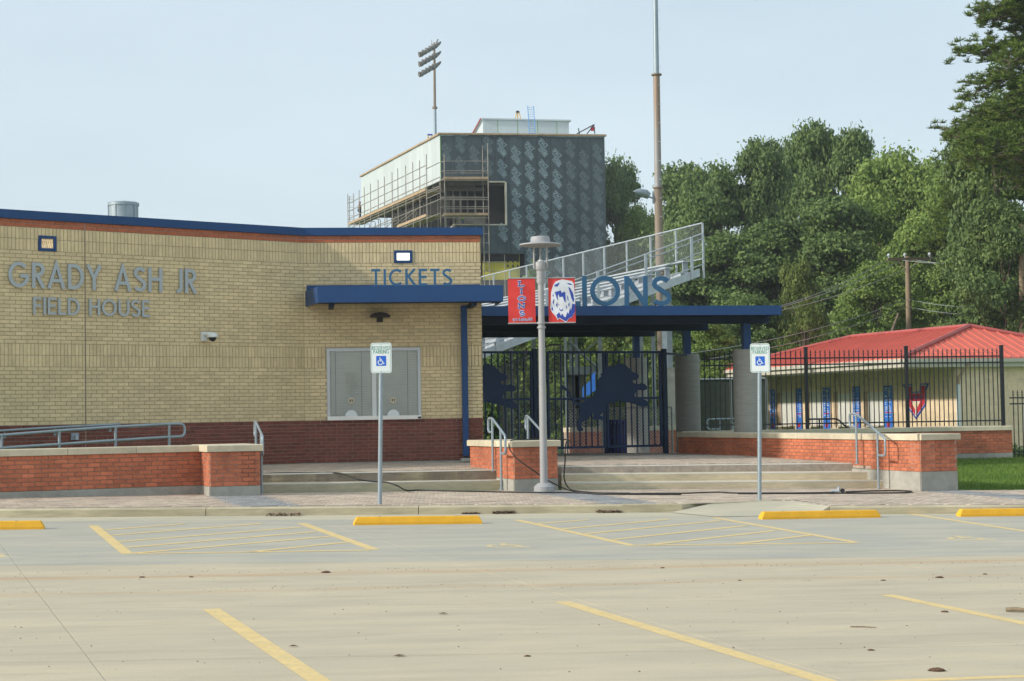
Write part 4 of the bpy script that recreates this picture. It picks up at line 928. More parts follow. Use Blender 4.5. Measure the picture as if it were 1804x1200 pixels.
for u0, u1, lb, sh, side in leaves:
    o = GL_ + dG * u0 + ZZ * gb; g = thing('metal_gate', lb, 'gate', o, 'leaves of the entrance gate'); w = u1 - u0; s = .05
    def bar(a, z, w_, h_, nm, d=.05): MB().obox(GL_ + dG * (u0 + a) + ZZ * z - nG * d / 2, dG * w_, nG * d, ZZ * h_).build(nm, M['gateb'], g)
    bar(0, gb, s, gt - gb, 'stile'); bar(w - s, gb, s, gt - gb, 'stile')
    for z in (gt - .05, gm, gb): bar(s + .001, z, w - 2 * s - .002, .05, 'rail')
    n = round((w - 2 * s) / .142)
    for i in range(1, n):
        a = s + (w - 2 * s) * i / n - .0125
        bar(a, gb + .051, .025, gm - gb - .052, 'picket', .025); bar(a, gm + .051, .025, gt - gm - .102, 'picket', .025)
    L = [(u + sh, z) for u, z in lion]
    if side is not None: L = lionL if side else lionR
    else: L = clip(L, u0 + .02, False)
    L = [(a, b) for i, (a, b) in enumerate(L) if i == 0 or abs(a - L[i - 1][0]) + abs(b - L[i - 1][1]) > 1e-5]
    MB().prism(L, GL_ + nG * .03, dG, ZZ, .006).build('lion_cutout', M['gateb'], g)
for x, lb in ((943, 'navy square gate post left of the lamp post'), (955.5, 'navy square gate post hidden behind the lamp post'), (1171, 'navy square gate post at the right end of the gates')):
    o = GL_ + dG * (gu(x) - .05) + ZZ * (terz(GR.x, GR.y) - .02); p = thing('gate_post', lb, 'post', o, 'gate posts')
    MB().obox(o - nG * .05, dG * .1, nG * .1, ZZ * (gt - o.z + .05)).build('post', M['navy'], p)
    for z in (gb + .25, gt - .30): MB().obox(Vector((o.x, o.y, z)) - dG * .03 - nG * .03, dG * .029, nG * .06, ZZ * .1).build('hinge', M['black'], p)
# link rail from gate post to column
o = GL_ + dG * (gu(1175)) ; MB().obox(Vector((o.x, o.y, gzv(1175, 625))), dG * .62 + Vector((0, 1.0, 0)), ZZ * .05, nG * .05).build('gate_link_rail', M['navy'], at=o, label='short navy rail joining the right gate post to the column', category='rail')
# litter bin of blue bars
bp_ = P(1085, 802, 40.2); t = thing('litter_bin', 'round blue slatted litter bin behind the gate', 'litter bin', (bp_.x, bp_.y, bp_.z)); rb2 = .26; hb = P(1085, 739, 40.2).z - bp_.z
M['binb'] = mat('bin_blue', (.01, .02, .16), .5)
for k in range(18):
    an = k * 2 * math.pi / 18; c = Vector((bp_.x + rb2 * math.cos(an), bp_.y + rb2 * math.sin(an), bp_.z)); MB().box(c + ZZ * hb / 2, .045, .012, hb - .06, Vector((-math.sin(an), math.cos(an), 0))).build('slat', M['binb'], t)
for z in (.03, hb * .5, hb - .03): 
    q = MB(); q.lathe((bp_.x, bp_.y, bp_.z + z - .02), [(rb2 + .012, 0), (rb2 + .012, .04), (rb2 - .005, .04), (rb2 - .005, 0)], 30); q.build('hoop', M['binb'], t)
MB().lathe((bp_.x, bp_.y, bp_.z + .05), [(rb2 * .8, 0), (rb2 * .85, hb - .15)], 24).build('liner', M['black'], t)

# ================================================================ IRON FENCE ON THE WALL
fF = Vector((F0_[0], F0_[1], 0)); fE = Vector((F1_[0], F1_[1], 0)); dF = (fE - fF).normalized(); nF = Vector((dF.y, -dF.x, 0)); fF = fF - nF * .2; ztopw = ZB + .106
fence = thing('iron_fence', 'tall black picket fence standing on the low brick wall', 'fence', (fF.x, fF.y, ztopw))
def fu(x): w = W(x, 690, fF, dF); return (Vector((w.x, w.y, 0)) - fF).dot(dF)
pu = [fu(1421), fu(1598), fu(1766)]; sp_ = pu[1] - pu[0]; pu = list(pu)
zt1 = P(1598, 629, 41).z; zt2 = P(1598, 640, 41).z; zb1 = P(1598, 743.5, 41).z; ztip = P(1620, 614, 41).z; zpost = P(1598, 611, 41).z
PIC = {}
def picket(par, base, d, n, z0, z1, first=[None]):
    if first[0] is None or first[0][1] != round(z1 - z0, 3):
        q = MB(); hh = z1 - z0; q.obox(Vector((-.0095, -.0095, 0)), Vector((.019, 0, 0)), Vector((0, .019, 0)), ZZ * (hh - .13))
        q.lathe((0, 0, hh - .13), [(.008, 0), (.022, .012), (.022, .024), (.008, .036), (.008, .06), (.007, .07)], 6)
        q.obox(Vector((-.024, -.006, hh - .075)), Vector((.048, 0, 0)), Vector((0, .012, 0)), ZZ * .012)
        q.lathe((0, 0, hh - .07), [(.007, 0), (.016, .02), (.012, .045), (.001, .07)], 6)
        first[0] = (q.mesh('picket', M['black']), round(z1 - z0, 3))
    ob = bpy.data.objects.new('picket', first[0][0]); COL.objects.link(ob); ob.parent = par; ob.location = Vector((base.x, base.y, z0)) - wloc(par); ob.rotation_euler = (0, 0, math.atan2(d.y, d.x))
for i, u in enumerate(pu):
    c = fF + dF * u; MB().box((c.x, c.y, (ztopw + zpost) / 2), .075, .075, zpost - ztopw, dF).build('post', M['black'], fence)
    MB().box((c.x, c.y, zpost + .01), .09, .09, .02, dF).build('post_cap', M['black'], fence)
ul = fu(1233)
segs = [(ul, pu[0])] + list(zip(pu, pu[1:]))
for (u0, u1) in segs:
    for z in (zt1, zt2, zb1): MB().obox(fF + dF * (u0 + .039) + ZZ * (z - .016) - nF * .019, dF * (u1 - u0 - .078), nF * .038, ZZ * .032).build('rail', M['black'], fence)
    n = 20
    for k in range(1, n + 1): picket(fence, fF + dF * (u0 + (u1 - u0) * k / (n + 1)), dF, nF, ztopw + .015, ztip)
# low fence further right on the grass
lf0 = fE + Vector((-.02, .1, 0)); d2 = Vector((1, .08, 0)).normalized(); n2 = Vector((d2.y, -d2.x, 0)); zq = P(1785, 687, 41.3).z; zq1 = P(1785, 701, 41.3).z; zq2 = P(1785, 711.5, 41.3).z
f2 = thing('iron_fence', 'lower black picket fence standing on the grass at the right edge', 'fence', (lf0.x, lf0.y, .2))
for z in (zq1, zq2, .36): MB().obox(lf0 + ZZ * (z - .016) - n2 * .019 + d2 * .02, d2 * 2.38, n2 * .038, ZZ * .032).build('rail', M['black'], f2)
for k in range(21): picket(f2, lf0 + d2 * (.0 + .112 * k + .11), d2, n2, .2, zq, [None])
MB().box((*(lf0 + d2 * 2.45).xy, 1.0), .075, .075, 1.7, d2).build('post', M['black'], f2)

# ================================================================ HANDRAILS
def bend(pts, r, n=5):
    out = [Vector(pts[0])]
    for i in range(1, len(pts) - 1):
        a, b, c = Vector(pts[i - 1]), Vector(pts[i]), Vector(pts[i + 1]); u = (a - b).normalized(); v = (c - b).normalized(); rr = min(r, (a - b).length * .45, (c - b).length * .45)
        for k in range(n + 1): t = k / n; out.append(((b + u * rr) * (1 - t) + b * t) * (1 - t) + (b * (1 - t) + (b + v * rr) * t) * t)
    return out + [Vector(pts[-1])]
def handrail(label, back, front, zb, zf, hb=.92, hf=.92, grp='stair handrails', r=.021):
    """runs down the stairs from back to front (plan points); closed return loops at both ends"""
    b = Vector((*back, 0)); f = Vector((*front, 0)); d = (f - b).normalized(); t = thing('handrail', label, 'handrail', (b.x, b.y, zb), grp)
    tb = Vector((b.x, b.y, zb + hb)); tf = Vector((f.x, f.y, zf + hf)); sl = (tf - tb).normalized(); 
    pts = [tb - ZZ * .24 + d * .0, tb - d * .28 - ZZ * .24, tb - d * .28 + ZZ * .0, tb, tf, tf + sl * .33, tf + sl * .33 - ZZ * .30, tf - ZZ * .30 + d * .0 + ZZ * (sl.z * .33)]
    MB().tube(bend(pts, .07), r, 8).build('rail', M['steelblue'], t)
    MB().tube([Vector((b.x, b.y, zb)), tb - ZZ * .01], r, 8).build('post', M['steelblue'], t)
    MB().tube([Vector((f.x, f.y, zf)), tf - ZZ * .01], r, 8).build('post', M['steelblue'], t)
    for c, z in ((b, zb), (f, zf)): MB().lathe((c.x, c.y, z - .01), [(.045, 0), (.045, .016), (.024, .02)], 12).build('foot_flange', M['steelblue'], t)
    return t
def hr(lbl, xb, yb, Yb, xf, yf, Yf, yt_b, yt_f):
    b = P(xb, yb, Yb); f = P(xf, yf, Yf); handrail(lbl, b.xy, f.xy, b.z, f.z, P(xb, yt_b, Yb).z - b.z, P(xf, yt_f, Yf).z - f.z)
hr('grey pipe handrail rising behind the left brick pier', 451.5, 832, 28.9, 461, 870, 27.75, 743, 763)
hr('grey pipe handrail left of the middle planter wall', 868.5, 829.5, 29.75, 883.5, 862.5, 29.2, 737, 757)
hr('grey pipe handrail partly behind the lamp post and planter', 931, 819.5, 31.3, 955, 858, 29.7, 733, 767 - 8)
hr('grey pipe handrail against the right brick wall, standing on the stairs', 1510, 816.2, 31.1, 1548, 860.3, 30.25, 729, 761)
for (xa, ya, xb2, yb2, Y, lb) in ((1262, 770, 1292, 766, 47, 'small pipe rail seen between the two concrete columns'), (1437, 764, 1500, 768, 47, 'dark pipe rail behind the iron fence')):
    a = P(xa, 738.5, Y); b = P(xb2, 741 if Y == 47 and xa < 1300 else 754, Y); t = thing('handrail', lb, 'handrail', (a.x, a.y, gz(a.x, a.y)))
    z0 = gz(a.x, a.y); pts = [Vector((a.x + .1, a.y, a.z - .28)), Vector((a.x - .25, a.y, a.z - .28)), Vector((a.x - .25, a.y, a.z)), Vector((a.x + .6, a.y + .02, a.z)), Vector((b.x, b.y + .05, b.z - .1))]
    MB().tube(bend(pts, .08), .024, 8).build('rail', M['steelblue' if xa < 1300 else 'black'], t); MB().tube([(a.x + .1, a.y, z0), (a.x + .1, a.y, a.z)], .022, 8).build('post', M['steelblue' if xa < 1300 else 'black'], t); MB().tube([(b.x, b.y + .05, z0), (b.x, b.y + .05, b.z - .1)], .022, 8).build('post', M['steelblue' if xa < 1300 else 'black'], t)
# ramp railing behind the left wall
Y0r, Y1r = 27.35, 29.0
def yr(x): return lerp(Y0r, Y1r, x / 326)
t = thing('ramp_railing', 'grey two-pipe ramp railing with rounded end behind the left brick wall', 'handrail', P(0, 790, yr(0)))
top = [P(-70, 774.5, yr(-70)), P(0, 767, yr(0)), P(110, 758.5, yr(110)), P(205, 752, yr(205)), P(300, 747, yr(300)), P(325, 746.5, yr(325)), P(326, 769, yr(326)), P(298, 770, yr(298)), P(203, 776, yr(203)), P(103, 783, yr(103)), P(0, 789.5, yr(0)), P(-70, 795, yr(-70))]
MB().tube(bend(top, .10), .024, 8).build('rail', M['steelblue'], t)
for x, y in ((3, 767), (104.5, 759), (203.5, 752), (298, 747)): a = P(x, y, yr(x)); MB().tube([a, Vector((a.x, a.y, .3))], .024, 8).build('post', M['steelblue'], t)
t = thing('wall_handrail', 'grey pipe handrail fixed low on the maroon brick of the left wall', 'handrail', PL + dL * 1.3 + ZZ * zd)
def wl_(x, y, o_=.09): return W(x, y, PL + nL * o_, dL)
MB().tube([wl_(-40, 761.5), wl_(100, 753), wl_(212, 747.3)], .022, 8).build('rail', M['steelblue'], t)
for x, y in ((97, 766), (194, 759), (8, 771)): MB().tube([wl_(x, y - 11), wl_(x, y - 3), wl_(x, y - 2, .01)], .011, 6).build('bracket', M['steelblue'], t); a = wl_(x, y - 1, .015); MB().tube([a, a - nL * .02], .028, 12).build('flange', M['steelblue'], t)
o = wl_(131, 775, .02); t = thing('water_spigot', 'small grey faucet box on the maroon brick of the left wall', 'faucet', o); MB().obox(o - dL * .07, dL * .14, nL * .04, ZZ * .12).build('plate', M['steelblue'], t); MB().tube([o + ZZ * .06 + nL * .04, o + ZZ * .06 + nL * .1, o + ZZ * .0 + nL * .12], .018, 8).build('spout', M['alu'], t)

# ================================================================ LAMP POST WITH BANNERS
Yl = 28.55; lp = P(958.5, 866.3, Yl); zf = lp.z; lt = P(951.5, 417, Yl)
lamp = thing('lamp_post', 'grey lamp post with a flat disc hood and two red banners', 'lamp post', lp); lean = (lt.x - lp.x) / (lt.z - lp.z)
def LPt(y, dx=0): z = P(953, y, Yl).z; return Vector((lp.x + lean * (z - zf) + dx, Yl, z))
MB().lathe(lp, [(.17, 0), (.17, .085), (.155, .10), (.10, .145), (.075, .15)], 32).build('base_cover', M['lampg'], lamp)
MB().tube([lp + ZZ * .1, LPt(640), LPt(476)], [.066, .056, .048], 24).build('pole', M['lampg'], lamp)
MB().tube([LPt(476), LPt(472), LPt(463), LPt(461)], [.088, .098, .098, .08], 24).build('neck', M['lampg'], lamp)
MB().tube([LPt(500), LPt(476)], [.065, .072], 24).build('sleeve', M['lampg'], lamp)
c = LPt(433)
MB().lathe(c, [(.05, .02), (.30, .01), (.355, .0), (.36, .012), (.34, .03), (.165, .055), (.16, .13), (.15, .15), (.05, .165)], 40).build('hood', M['lampg'], lamp)
for an in (200, 340, 90): d_ = Vector((math.cos(math.radians(an)), math.sin(math.radians(an)), 0)) * .115; MB().tube([LPt(474) + d_, LPt(434) + d_], .017, 8).build('strut', M['lampg'], lamp)
MB().lathe(LPt(461), [(.05, 0), (.05, .02), (.03, .03)], 16).build('lamp_socket', M['white'], lamp)
MB().lathe((lp.x, lp.y, zf - .05), [(.31, 0), (.30, .035), (.22, .045)], 24).build('footing', M['conc'], lamp)
for y in (488, 495, 569, 577): MB().tube([LPt(y + 1.8), LPt(y - 1.8)], .072, 20).build('clamp', M['lampg'], lamp)
def bannerobj(label, px, texts):
    (xa, ya), (xb, yb), (xc, yc), (xd, yd) = px
    V = [P(x, y, Yl - .0) for x, y in px]; o = V[3]
    b = thing('pole_banner', label, 'banner', LPt(530), 'banners on the lamp post')
    nx, nz = 8, 14; vs = []
    for j in range(nz + 1):
        for i in range(nx + 1):
            s, t_ = i / nx, j / nz; p = (V[3].lerp(V[2], s)).lerp(V[0].lerp(V[1], s), t_); wv = .012 * math.sin(s * 5 + t_ * 4) * math.sin(t_ * math.pi) * 1.2 + .006 * math.sin(t_ * 19 + s * 3); vs.append(p + Vector((0, wv, 0)))
    q = MB(); n = nx + 1; fs = [(j * n + i, j * n + i + 1, (j + 1) * n + i + 1, (j + 1) * n + i) for j in range(nz) for i in range(nx)]
    q.add(vs, fs, .5, 0, True); q.add([v + Vector((0, .004, 0)) for v in vs], [tuple(reversed(f)) for f in fs], .5, 0, True); q.build('cloth', M['banner'], b)
    def bp(u, v, dz=.0):   # print lies on the cloth
        s, t_ = u, v; p = (V[3].lerp(V[2], s)).lerp(V[0].lerp(V[1], s), t_); wv = .012 * math.sin(s * 5 + t_ * 4) * math.sin(t_ * math.pi) * 1.2 + .006 * math.sin(t_ * 19 + s * 3); return p + Vector((0, wv - .003 - dz, 0))
    return b, bp
def printpoly(poly, bp, dz, nm, m, par, flat=True):
    tri = tessellate_polygon([[Vector((u, v, 0)) for u, v in poly]]); q = MB()
    # refine so the print follows the cloth
    import itertools
    vs = [(u, v) for u, v in poly]; tr = [tuple(t) for t in tri]
    for _ in range(2):
        nt = []; 
        for (a, b, c) in tr:
            m1 = ((vs[a][0] + vs[b][0]) / 2, (vs[a][1] + vs[b][1]) / 2); m2 = ((vs[b][0] + vs[c][0]) / 2, (vs[b][1] + vs[c][1]) / 2); m3 = ((vs[c][0] + vs[a][0]) / 2, (vs[c][1] + vs[a][1]) / 2); k = len(vs); vs += [m1, m2, m3]
            nt += [(a, k, k + 2), (k, b, k + 1), (k + 2, k + 1, c), (k, k + 1, k + 2)]
        tr = nt
    q.add([bp(u, v, dz) for u, v in vs], tr); return q.build(nm, m, par)
bpx1 = [(894.5, 491.5), (942.5, 490), (944, 569.5), (896, 570.5)]
b1, bp1 = bannerobj('red vinyl banner reading LIONS STADIUM, left of the lamp post', bpx1, None)
serif = {'L': [[(.12, 0), (.12, 1)], [(-.06, .97), (.32, .97)], [(-.06, .04), (.62, .04)], [(.6, .0), (.6, .22)]], 'I': [[(.2, 0), (.2, 1)], [(0, .97), (.4, .97)], [(0, .03), (.4, .03)]],
         'O': [arc(.4, .5, .34, .42, 0, 360, 24)], 'N': [[(.14, 0), (.14, 1)], [(.7, 0), (.7, 1)], [(.14, .98), (.7, .03)], [(-.02, .03), (.3, .03)], [(-.02, .97), (.2, .97)], [(.54, .97), (.86, .97)]],
         'S': [arc(.3, .74, .22, .22, 20, 240, 10) + arc(.3, .27, .25, .23, 65, -150, 10)]}
def bannerstroke(pls, cu, cv, su, sv, w, bp, dz, nm, m, par):
    q = MB()
    for pl in pls:
        pl2 = [(x * su, y * sv) for x, y in pl]; L, R = ribbon(pl2, w); n = len(L)
        q.add([bp((cu + x) / .48, (cv + y) / .76, dz) for x, y in L] + [bp((cu + x) / .48, (cv + y) / .76, dz) for x, y in R], [(i, i + 1, n + i + 1, n + i) for i in range(n - 1)])
        dz += .0004
    q.build(nm, m, par)
for ch, v, wd_ in (('L', .672, .105), ('I', .548, .055), ('O', .421, .13), ('N', .297, .13), ('S', .172, .085)):
    gw = max(x for pl in serif[ch] for x, y in pl); su = wd_ / gw; cu = .235 - wd_ / 2
    bannerstroke(serif[ch], cu, v - .04, su, .08, .034, bp1, .001, 'letter_outline', M['bwht'], b1)
    bannerstroke(serif[ch], cu, v - .04, su, .08, .018, bp1, .004, 'letter', M['bblue'], b1)
lay, tot = textlay('STADIUM', .22, .14); sx = .34 / tot
for ww, dz, nm, m in ((.017, .001, 'small_text_outline', 'bwht'), (.006, .004, 'small_text', 'bblue')):
    bannerstroke([[(x + px, py) for px, py in pl] for ch, x, adv, st in lay for pl in st], .075, .045, sx, .038, ww, bp1, dz, nm, M[m], b1)
bpx2 = [(965.5, 490.5), (1012.5, 489), (1014.5, 568.5), (967, 570)]
b2, bp2 = bannerobj('red vinyl banner with a roaring white and blue lion head, right of the lamp post', bpx2, None)
def zc2(pts): return [((x - 975) / (1545 - 975), 1 - (y - 145) / (1075 - 145)) for x, y in pts]
head = zc2([(1190,195),(1280,175),(1360,190),(1480,215),(1520,260),(1535,420),(1545,560),(1540,700),(1530,860),(1470,960),(1400,990),(1340,1065),(1270,1020),(1190,975),(1165,1015),(1120,930),(1050,850),(1010,760),(1020,650),(1030,540),(1035,440),(1060,350),(1080,290),(1130,220)])
printpoly(head, bp2, .001, 'head_outline', M['bwht'], b2)
for pts in ([(1110,430),(1180,420),(1240,400),(1260,460),(1290,440),(1330,430),(1340,560),(1335,660),(1300,600),(1280,530),(1210,540),(1190,470),(1170,520),(1175,610),(1150,560)],
            [(1540,700),(1530,850),(1470,950),(1400,980),(1335,1045),(1275,1010),(1195,960),(1160,985),(1140,900),(1200,850),(1230,930),(1260,880),(1300,950),(1330,960),(1370,850),(1390,900),(1430,770),(1450,820),(1480,680)],
            [(1100,290),(1150,270),(1220,235),(1200,280),(1160,325),(1120,315)], [(1370,255),(1440,260),(1500,300),(1420,290)], [(1400,330),(1440,360),(1500,470),(1520,600),(1500,660),(1460,560),(1440,470)],
            [(1060,640),(1100,560),(1085,680),(1110,760)], [(1130,700),(1160,640),(1165,760)], [(1190,760),(1240,810),(1290,770),(1260,830),(1215,820)], [(1060,500),(1085,470),(1080,540)],
            [(1370,500),(1390,540),(1400,640),(1380,600)], [(1390,700),(1420,640),(1410,760)], [(1030,780),(1060,720),(1075,830)], [(1340,740),(1365,700),(1355,800)], [(1180,670),(1205,700),(1190,705)]):
    printpoly(zc2(pts), bp2, .004, 'head_shading', M['bblue'], b2)
for (xa, xb, ys) in ((895, 958, (490.5, 570)), (948, 1014, (490, 569))):
    for y in ys: MB().tube([P(xa, y, Yl), P(xb, y - .8, Yl)], .011, 8).build('banner_arm', M['lampg'], lamp)

# ================================================================ RESERVED PARKING SIGNS
def psign(label, xf, yf, Y, x0, x1, y0, y1, rot):
    f = P(xf, yf, Y); t = thing('parking_sign', label, 'sign', f, 'reserved parking signs'); a = P(x0, y1, Y); b = P(x1, y0, Y); cx = (a.x + b.x) / 2; w = b.x - a.x; h = b.z - a.z
    topc = Vector((cx, Y, a.z)); MB().tube([f - ZZ * .05, Vector((cx, Y + .035, b.z - .04))], .032, 14).build('post', M['steelblue'], t)
    ax = Vector((math.cos(rot), math.sin(rot), 0)); nn = Vector((ax.y, -ax.x, 0))
    o = Vector((cx, Y, a.z)) - ax * w / 2
    def rr(x0, y0, x1, y1, r): 
        return [(x1 - r + r * math.cos(math.radians(k)), y1 - r + r * math.sin(math.radians(k))) for k in range(0, 91, 15)] + [(x0 + r + r * math.cos(math.radians(k)), y1 - r + r * math.sin(math.radians(k))) for k in range(90, 181, 15)] + [(x0 + r + r * math.cos(math.radians(k)), y0 + r + r * math.sin(math.radians(k))) for k in range(180, 271, 15)] + [(x1 - r + r * math.cos(math.radians(k)), y0 + r + r * math.sin(math.radians(k))) for k in range(270, 361, 15)]
    pl = MB().prism(rr(0, 0, w, h, .035), o, ax, ZZ, .004).build('plate', M['signw'], t)
    q = MB(); lp_ = rr(.014, .014, w - .014, h - .014, .028); strokes(q, [lp_ + [lp_[0]]], .0045, o + nn * .004, ax, ZZ, .001); q.build('green_border', M['signg'], t)
    for txt, vz, ww in (('RESERVED', .83, .86), ('PARKING', .70, .74)):
        lay, tot = textlay(txt, .18, .14); q = MB(); W_ = w * ww; hh = h * .12; sx = W_ / tot
        for ch, x, adv, st in lay: strokes(q, [[(px + x, py) for px, py in pp] for pp in st], .0065, o + nn * .004 + ax * (w - W_) / 2 + ZZ * h * vz - ZZ * .5 * hh, ax, ZZ, .001, sx, hh)
        q.build('lettering', M['signg'], t)
    s = w * .48; MB().prism(rr(0, 0, s, s, .008), o + nn * .004 + ax * (w - s) / 2 + ZZ * h * .235, ax, ZZ, .001).build('blue_square', M['signb'], t)
    q = MB(); isa(q, o + nn * .0052 + ax * ((w - s) / 2 + s * .0) + ZZ * (h * .235 + s * .06), ax, ZZ, s * .9, .001, .1); q.build('wheelchair_symbol', M['signw'], t)
    for v in (.05, .95): q = MB(); q.tube([o + ax * w / 2 + ZZ * h * v + nn * .004, o + ax * w / 2 + ZZ * h * v + nn * .009], .006, 8); q.build('bolt', M['steelblue'], t)
psign('RESERVED PARKING sign on a pipe post in front of the ticket window', 669, 886.5, 25.2, 653.5, 689.5, 603.8, 657.5, 0)
psign('RESERVED PARKING sign on a pipe post in front of the right brick wall', 1338, 880.5, 26.3, 1322.5, 1355.5, 605, 656.5, math.radians(-6))

# ================================================================ WHEEL STOPS
def wstop(label, a, d, L):
    a = Vector((a.x, a.y, 0)); t = thing('wheel_stop', label, 'wheel stop', Vector((a.x, a.y, lotz(a.x, a.y))), 'yellow wheel stops'); n = Vector((-d.y, d.x, 0)); q = MB(); hh = .105; vs = []
    for u, v, z in ((0, 0, 0), (L, 0, 0), (L, .15, 0), (0, .15, 0), (0, 0, .03), (L, 0, .03), (L, .15, .03), (0, .15, .03), (.045, .022, hh), (L - .045, .022, hh), (L - .045, .128, hh), (.045, .128, hh)):
        p = a + d * u + n * v; vs.append(Vector((p.x, p.y, lotz(p.x, p.y) + z)))
    q.add(vs, [(0, 1, 5, 4), (1, 2, 6, 5), (2, 3, 7, 6), (3, 0, 4, 7), (4, 5, 9, 8), (5, 6, 10, 9), (6, 7, 11, 10), (7, 4, 8, 11), (8, 9, 10, 11)]); b = q.build('block', M['yel'], t)
    bv = b.modifiers.new('bevel', 'BEVEL'); bv.width = .008; bv.segments = 2
    for u in (.35, L - .35): p = a + d * u + n * .075; MB().lathe((p.x, p.y, lotz(p.x, p.y) + hh - .004), [(.013, 0), (.013, .008), (.004, .01)], 10).build('anchor_pin', M['rustb'], t)
dw = lambda p, q: Vector((q.x - p.x, q.y - p.y, 0)).normalized()
p, q_ = gl(624, 925.5), gl(850, 922.8); wd2 = dw(p, q_); LW = (q_ - p).length
wstop('yellow wheel stop in the stall beneath the ticket window sign', p, wd2, LW)
p1_, q1_ = gl(1343, 915.5), gl(1552, 912); wstop('yellow wheel stop just in front of the kerb ramp', p1_, dw(p1_, q1_), (q1_ - p1_).length)
e = gl(77.5, 932.5); wstop('yellow wheel stop cut off by the left edge of the photo', e - wd2 * LW, wd2, LW)
wstop('yellow wheel stop cut off by the right edge of the photo', gl(1692, 910.5), wd2, LW)
# ================================================================ BLEACHER
B1 = Vector((.935, .354, 0)).normalized(); B2 = Vector((-.354, .935, 0)).normalized()
bt = P(1233, 487, 52.0); bO = Vector((bt.x, bt.y, 0)); zS = bt.z            # lower edge of the stringer at its top end
bl = thing('bleacher', 'silver aluminium grandstand with guard rails rising behind the entrance canopy', 'bleacher', (bO.x, bO.y, .2))
TD, RS = .61, .2135; NR = 22; LB = 30.0
def bp3(r, s, z): v = bO - B1 * (r * TD) + B2 * s; return Vector((v.x, v.y, zS - r * RS + z))
q = MB(); q.obox(bp3(0, 0, 0), bp3(NR, 0, 0) - bp3(0, 0, 0), ZZ * .24, B2 * .06); q.build('stringer', M['alu'], bl)
for s in (5, 10, 15, 20, 25, 30): MB().obox(bp3(0, s, 0), bp3(NR, s, 0) - bp3(0, s, 0), ZZ * .24, B2 * .06).build('stringer', M['alud'], bl)
ztr = .30
for r in range(NR):
    n = 5; 
    MB().obox(bp3(r + 1, .09, ztr), B1 * .56, B2 * LB, ZZ * .04, random.random()).build('tread_plank', M['alu'], bl)
    MB().obox(bp3(r + 1, .09, ztr - RS + .05), B1 * .025, B2 * LB, ZZ * (RS - .015), random.random()).build('riser', M['alu'], bl)
    MB().obox(bp3(r + 1, .50, ztr + .40) + B1 * .30, B1 * .25, B2 * (LB - .4), ZZ * .045, random.random()).build('seat_plank', M['alu'], bl)
    q = MB()
    for k in range(16): q.obox(bp3(r + 1, .6 + k * 1.95, ztr + .04) + B1 * .34, B1 * .17, B2 * .05, ZZ * .36)
    q.build('seat_bracket', M['alud'], bl)
# near-side guard
za_ = .32; rails = [(1.28, .024), (1.12, .020), (.72, .018)]
for h, rr_ in rails: MB().tube([bp3(-.2, 0, h), bp3(NR, 0, h)], rr_, 6).build('guard_rail', M['alu'], bl)
MB().tube([bp3(-.2, -.03, .34), bp3(NR, -.03, .34)], .02, 6).build('guard_rail', M['alu'], bl)
for r in (.45, 3.0, 5.6, 8.3, 10.9, 13.5, 16.2): MB().obox(bp3(r, -.05, .0) + B1 * .04, -B1 * .08, B2 * .05, ZZ * 1.3).build('guard_post', M['alu'], bl)
# back guard with mesh
zb_ = zS + 1.60
MB().tube([bp3(-.2, 0, 1.60), bp3(-.2, LB, 1.60)], .024, 6).build('guard_rail', M['alu'], bl); MB().tube([bp3(-.2, 0, .5), bp3(-.2, LB, .5)], .02, 6).build('guard_rail', M['alu'], bl)
for k in range(17): s = k * 1.87; MB().obox(bp3(-.2, s, -.1), B1 * .05, B2 * .05, ZZ * 1.7).build('guard_post', M['alu'], bl)
def mesh_wires(q, o, ax, L, H, st, w=.004, zf=None):
    n = int((L + H) / st)
    for k in range(n):
        for sgn in (0, 1):
            if sgn == 0: u0, v0, u1, v1 = k * st - H, 0, k * st, H
            else: u0, v0, u1, v1 = k * st, 0, k * st - H, H
            def cl(u0, v0, u1, v1):
                t0, t1 = 0, 1; du = u1 - u0
                if du:
                    a, b = (0 - u0) / du, (L - u0) / du; a, b = min(a, b), max(a, b); t0 = max(t0, a); t1 = min(t1, b)
                return (t0, t1)
            t0, t1 = cl(u0, v0, u1, v1)
            if t1 - t0 < .02: continue
            a = (u0 + (u1 - u0) * t0, v0 + (v1 - v0) * t0); b = (u0 + (u1 - u0) * t1, v0 + (v1 - v0) * t1)
            if zf:
                a = (a[0], min(a[1], zf(a[0]))); b = (b[0], min(b[1], zf(b[0])))
                if abs(a[1] - b[1]) < .02: continue
            A = o + ax * a[0] + ZZ * a[1]; B = o + ax * b[0] + ZZ * b[1]; d = (B - A); 
            if d.length < .02: continue
            d.normalize(); nn = Vector((ax.y, -ax.x, 0)); p = d.cross(nn) * w
            q.add([A - p, A + p, B + p, B - p, A + nn * w * 1.4, B + nn * w * 1.4], [(0, 1, 2, 3), (0, 4, 5, 3), (1, 4, 5, 2)])
q = MB(); mesh_wires(q, bp3(-.2, 0, .5), B2, LB, 1.08, .10, .0022); q.build('chain_link_mesh', M['wirem'], bl, kind='stuff')
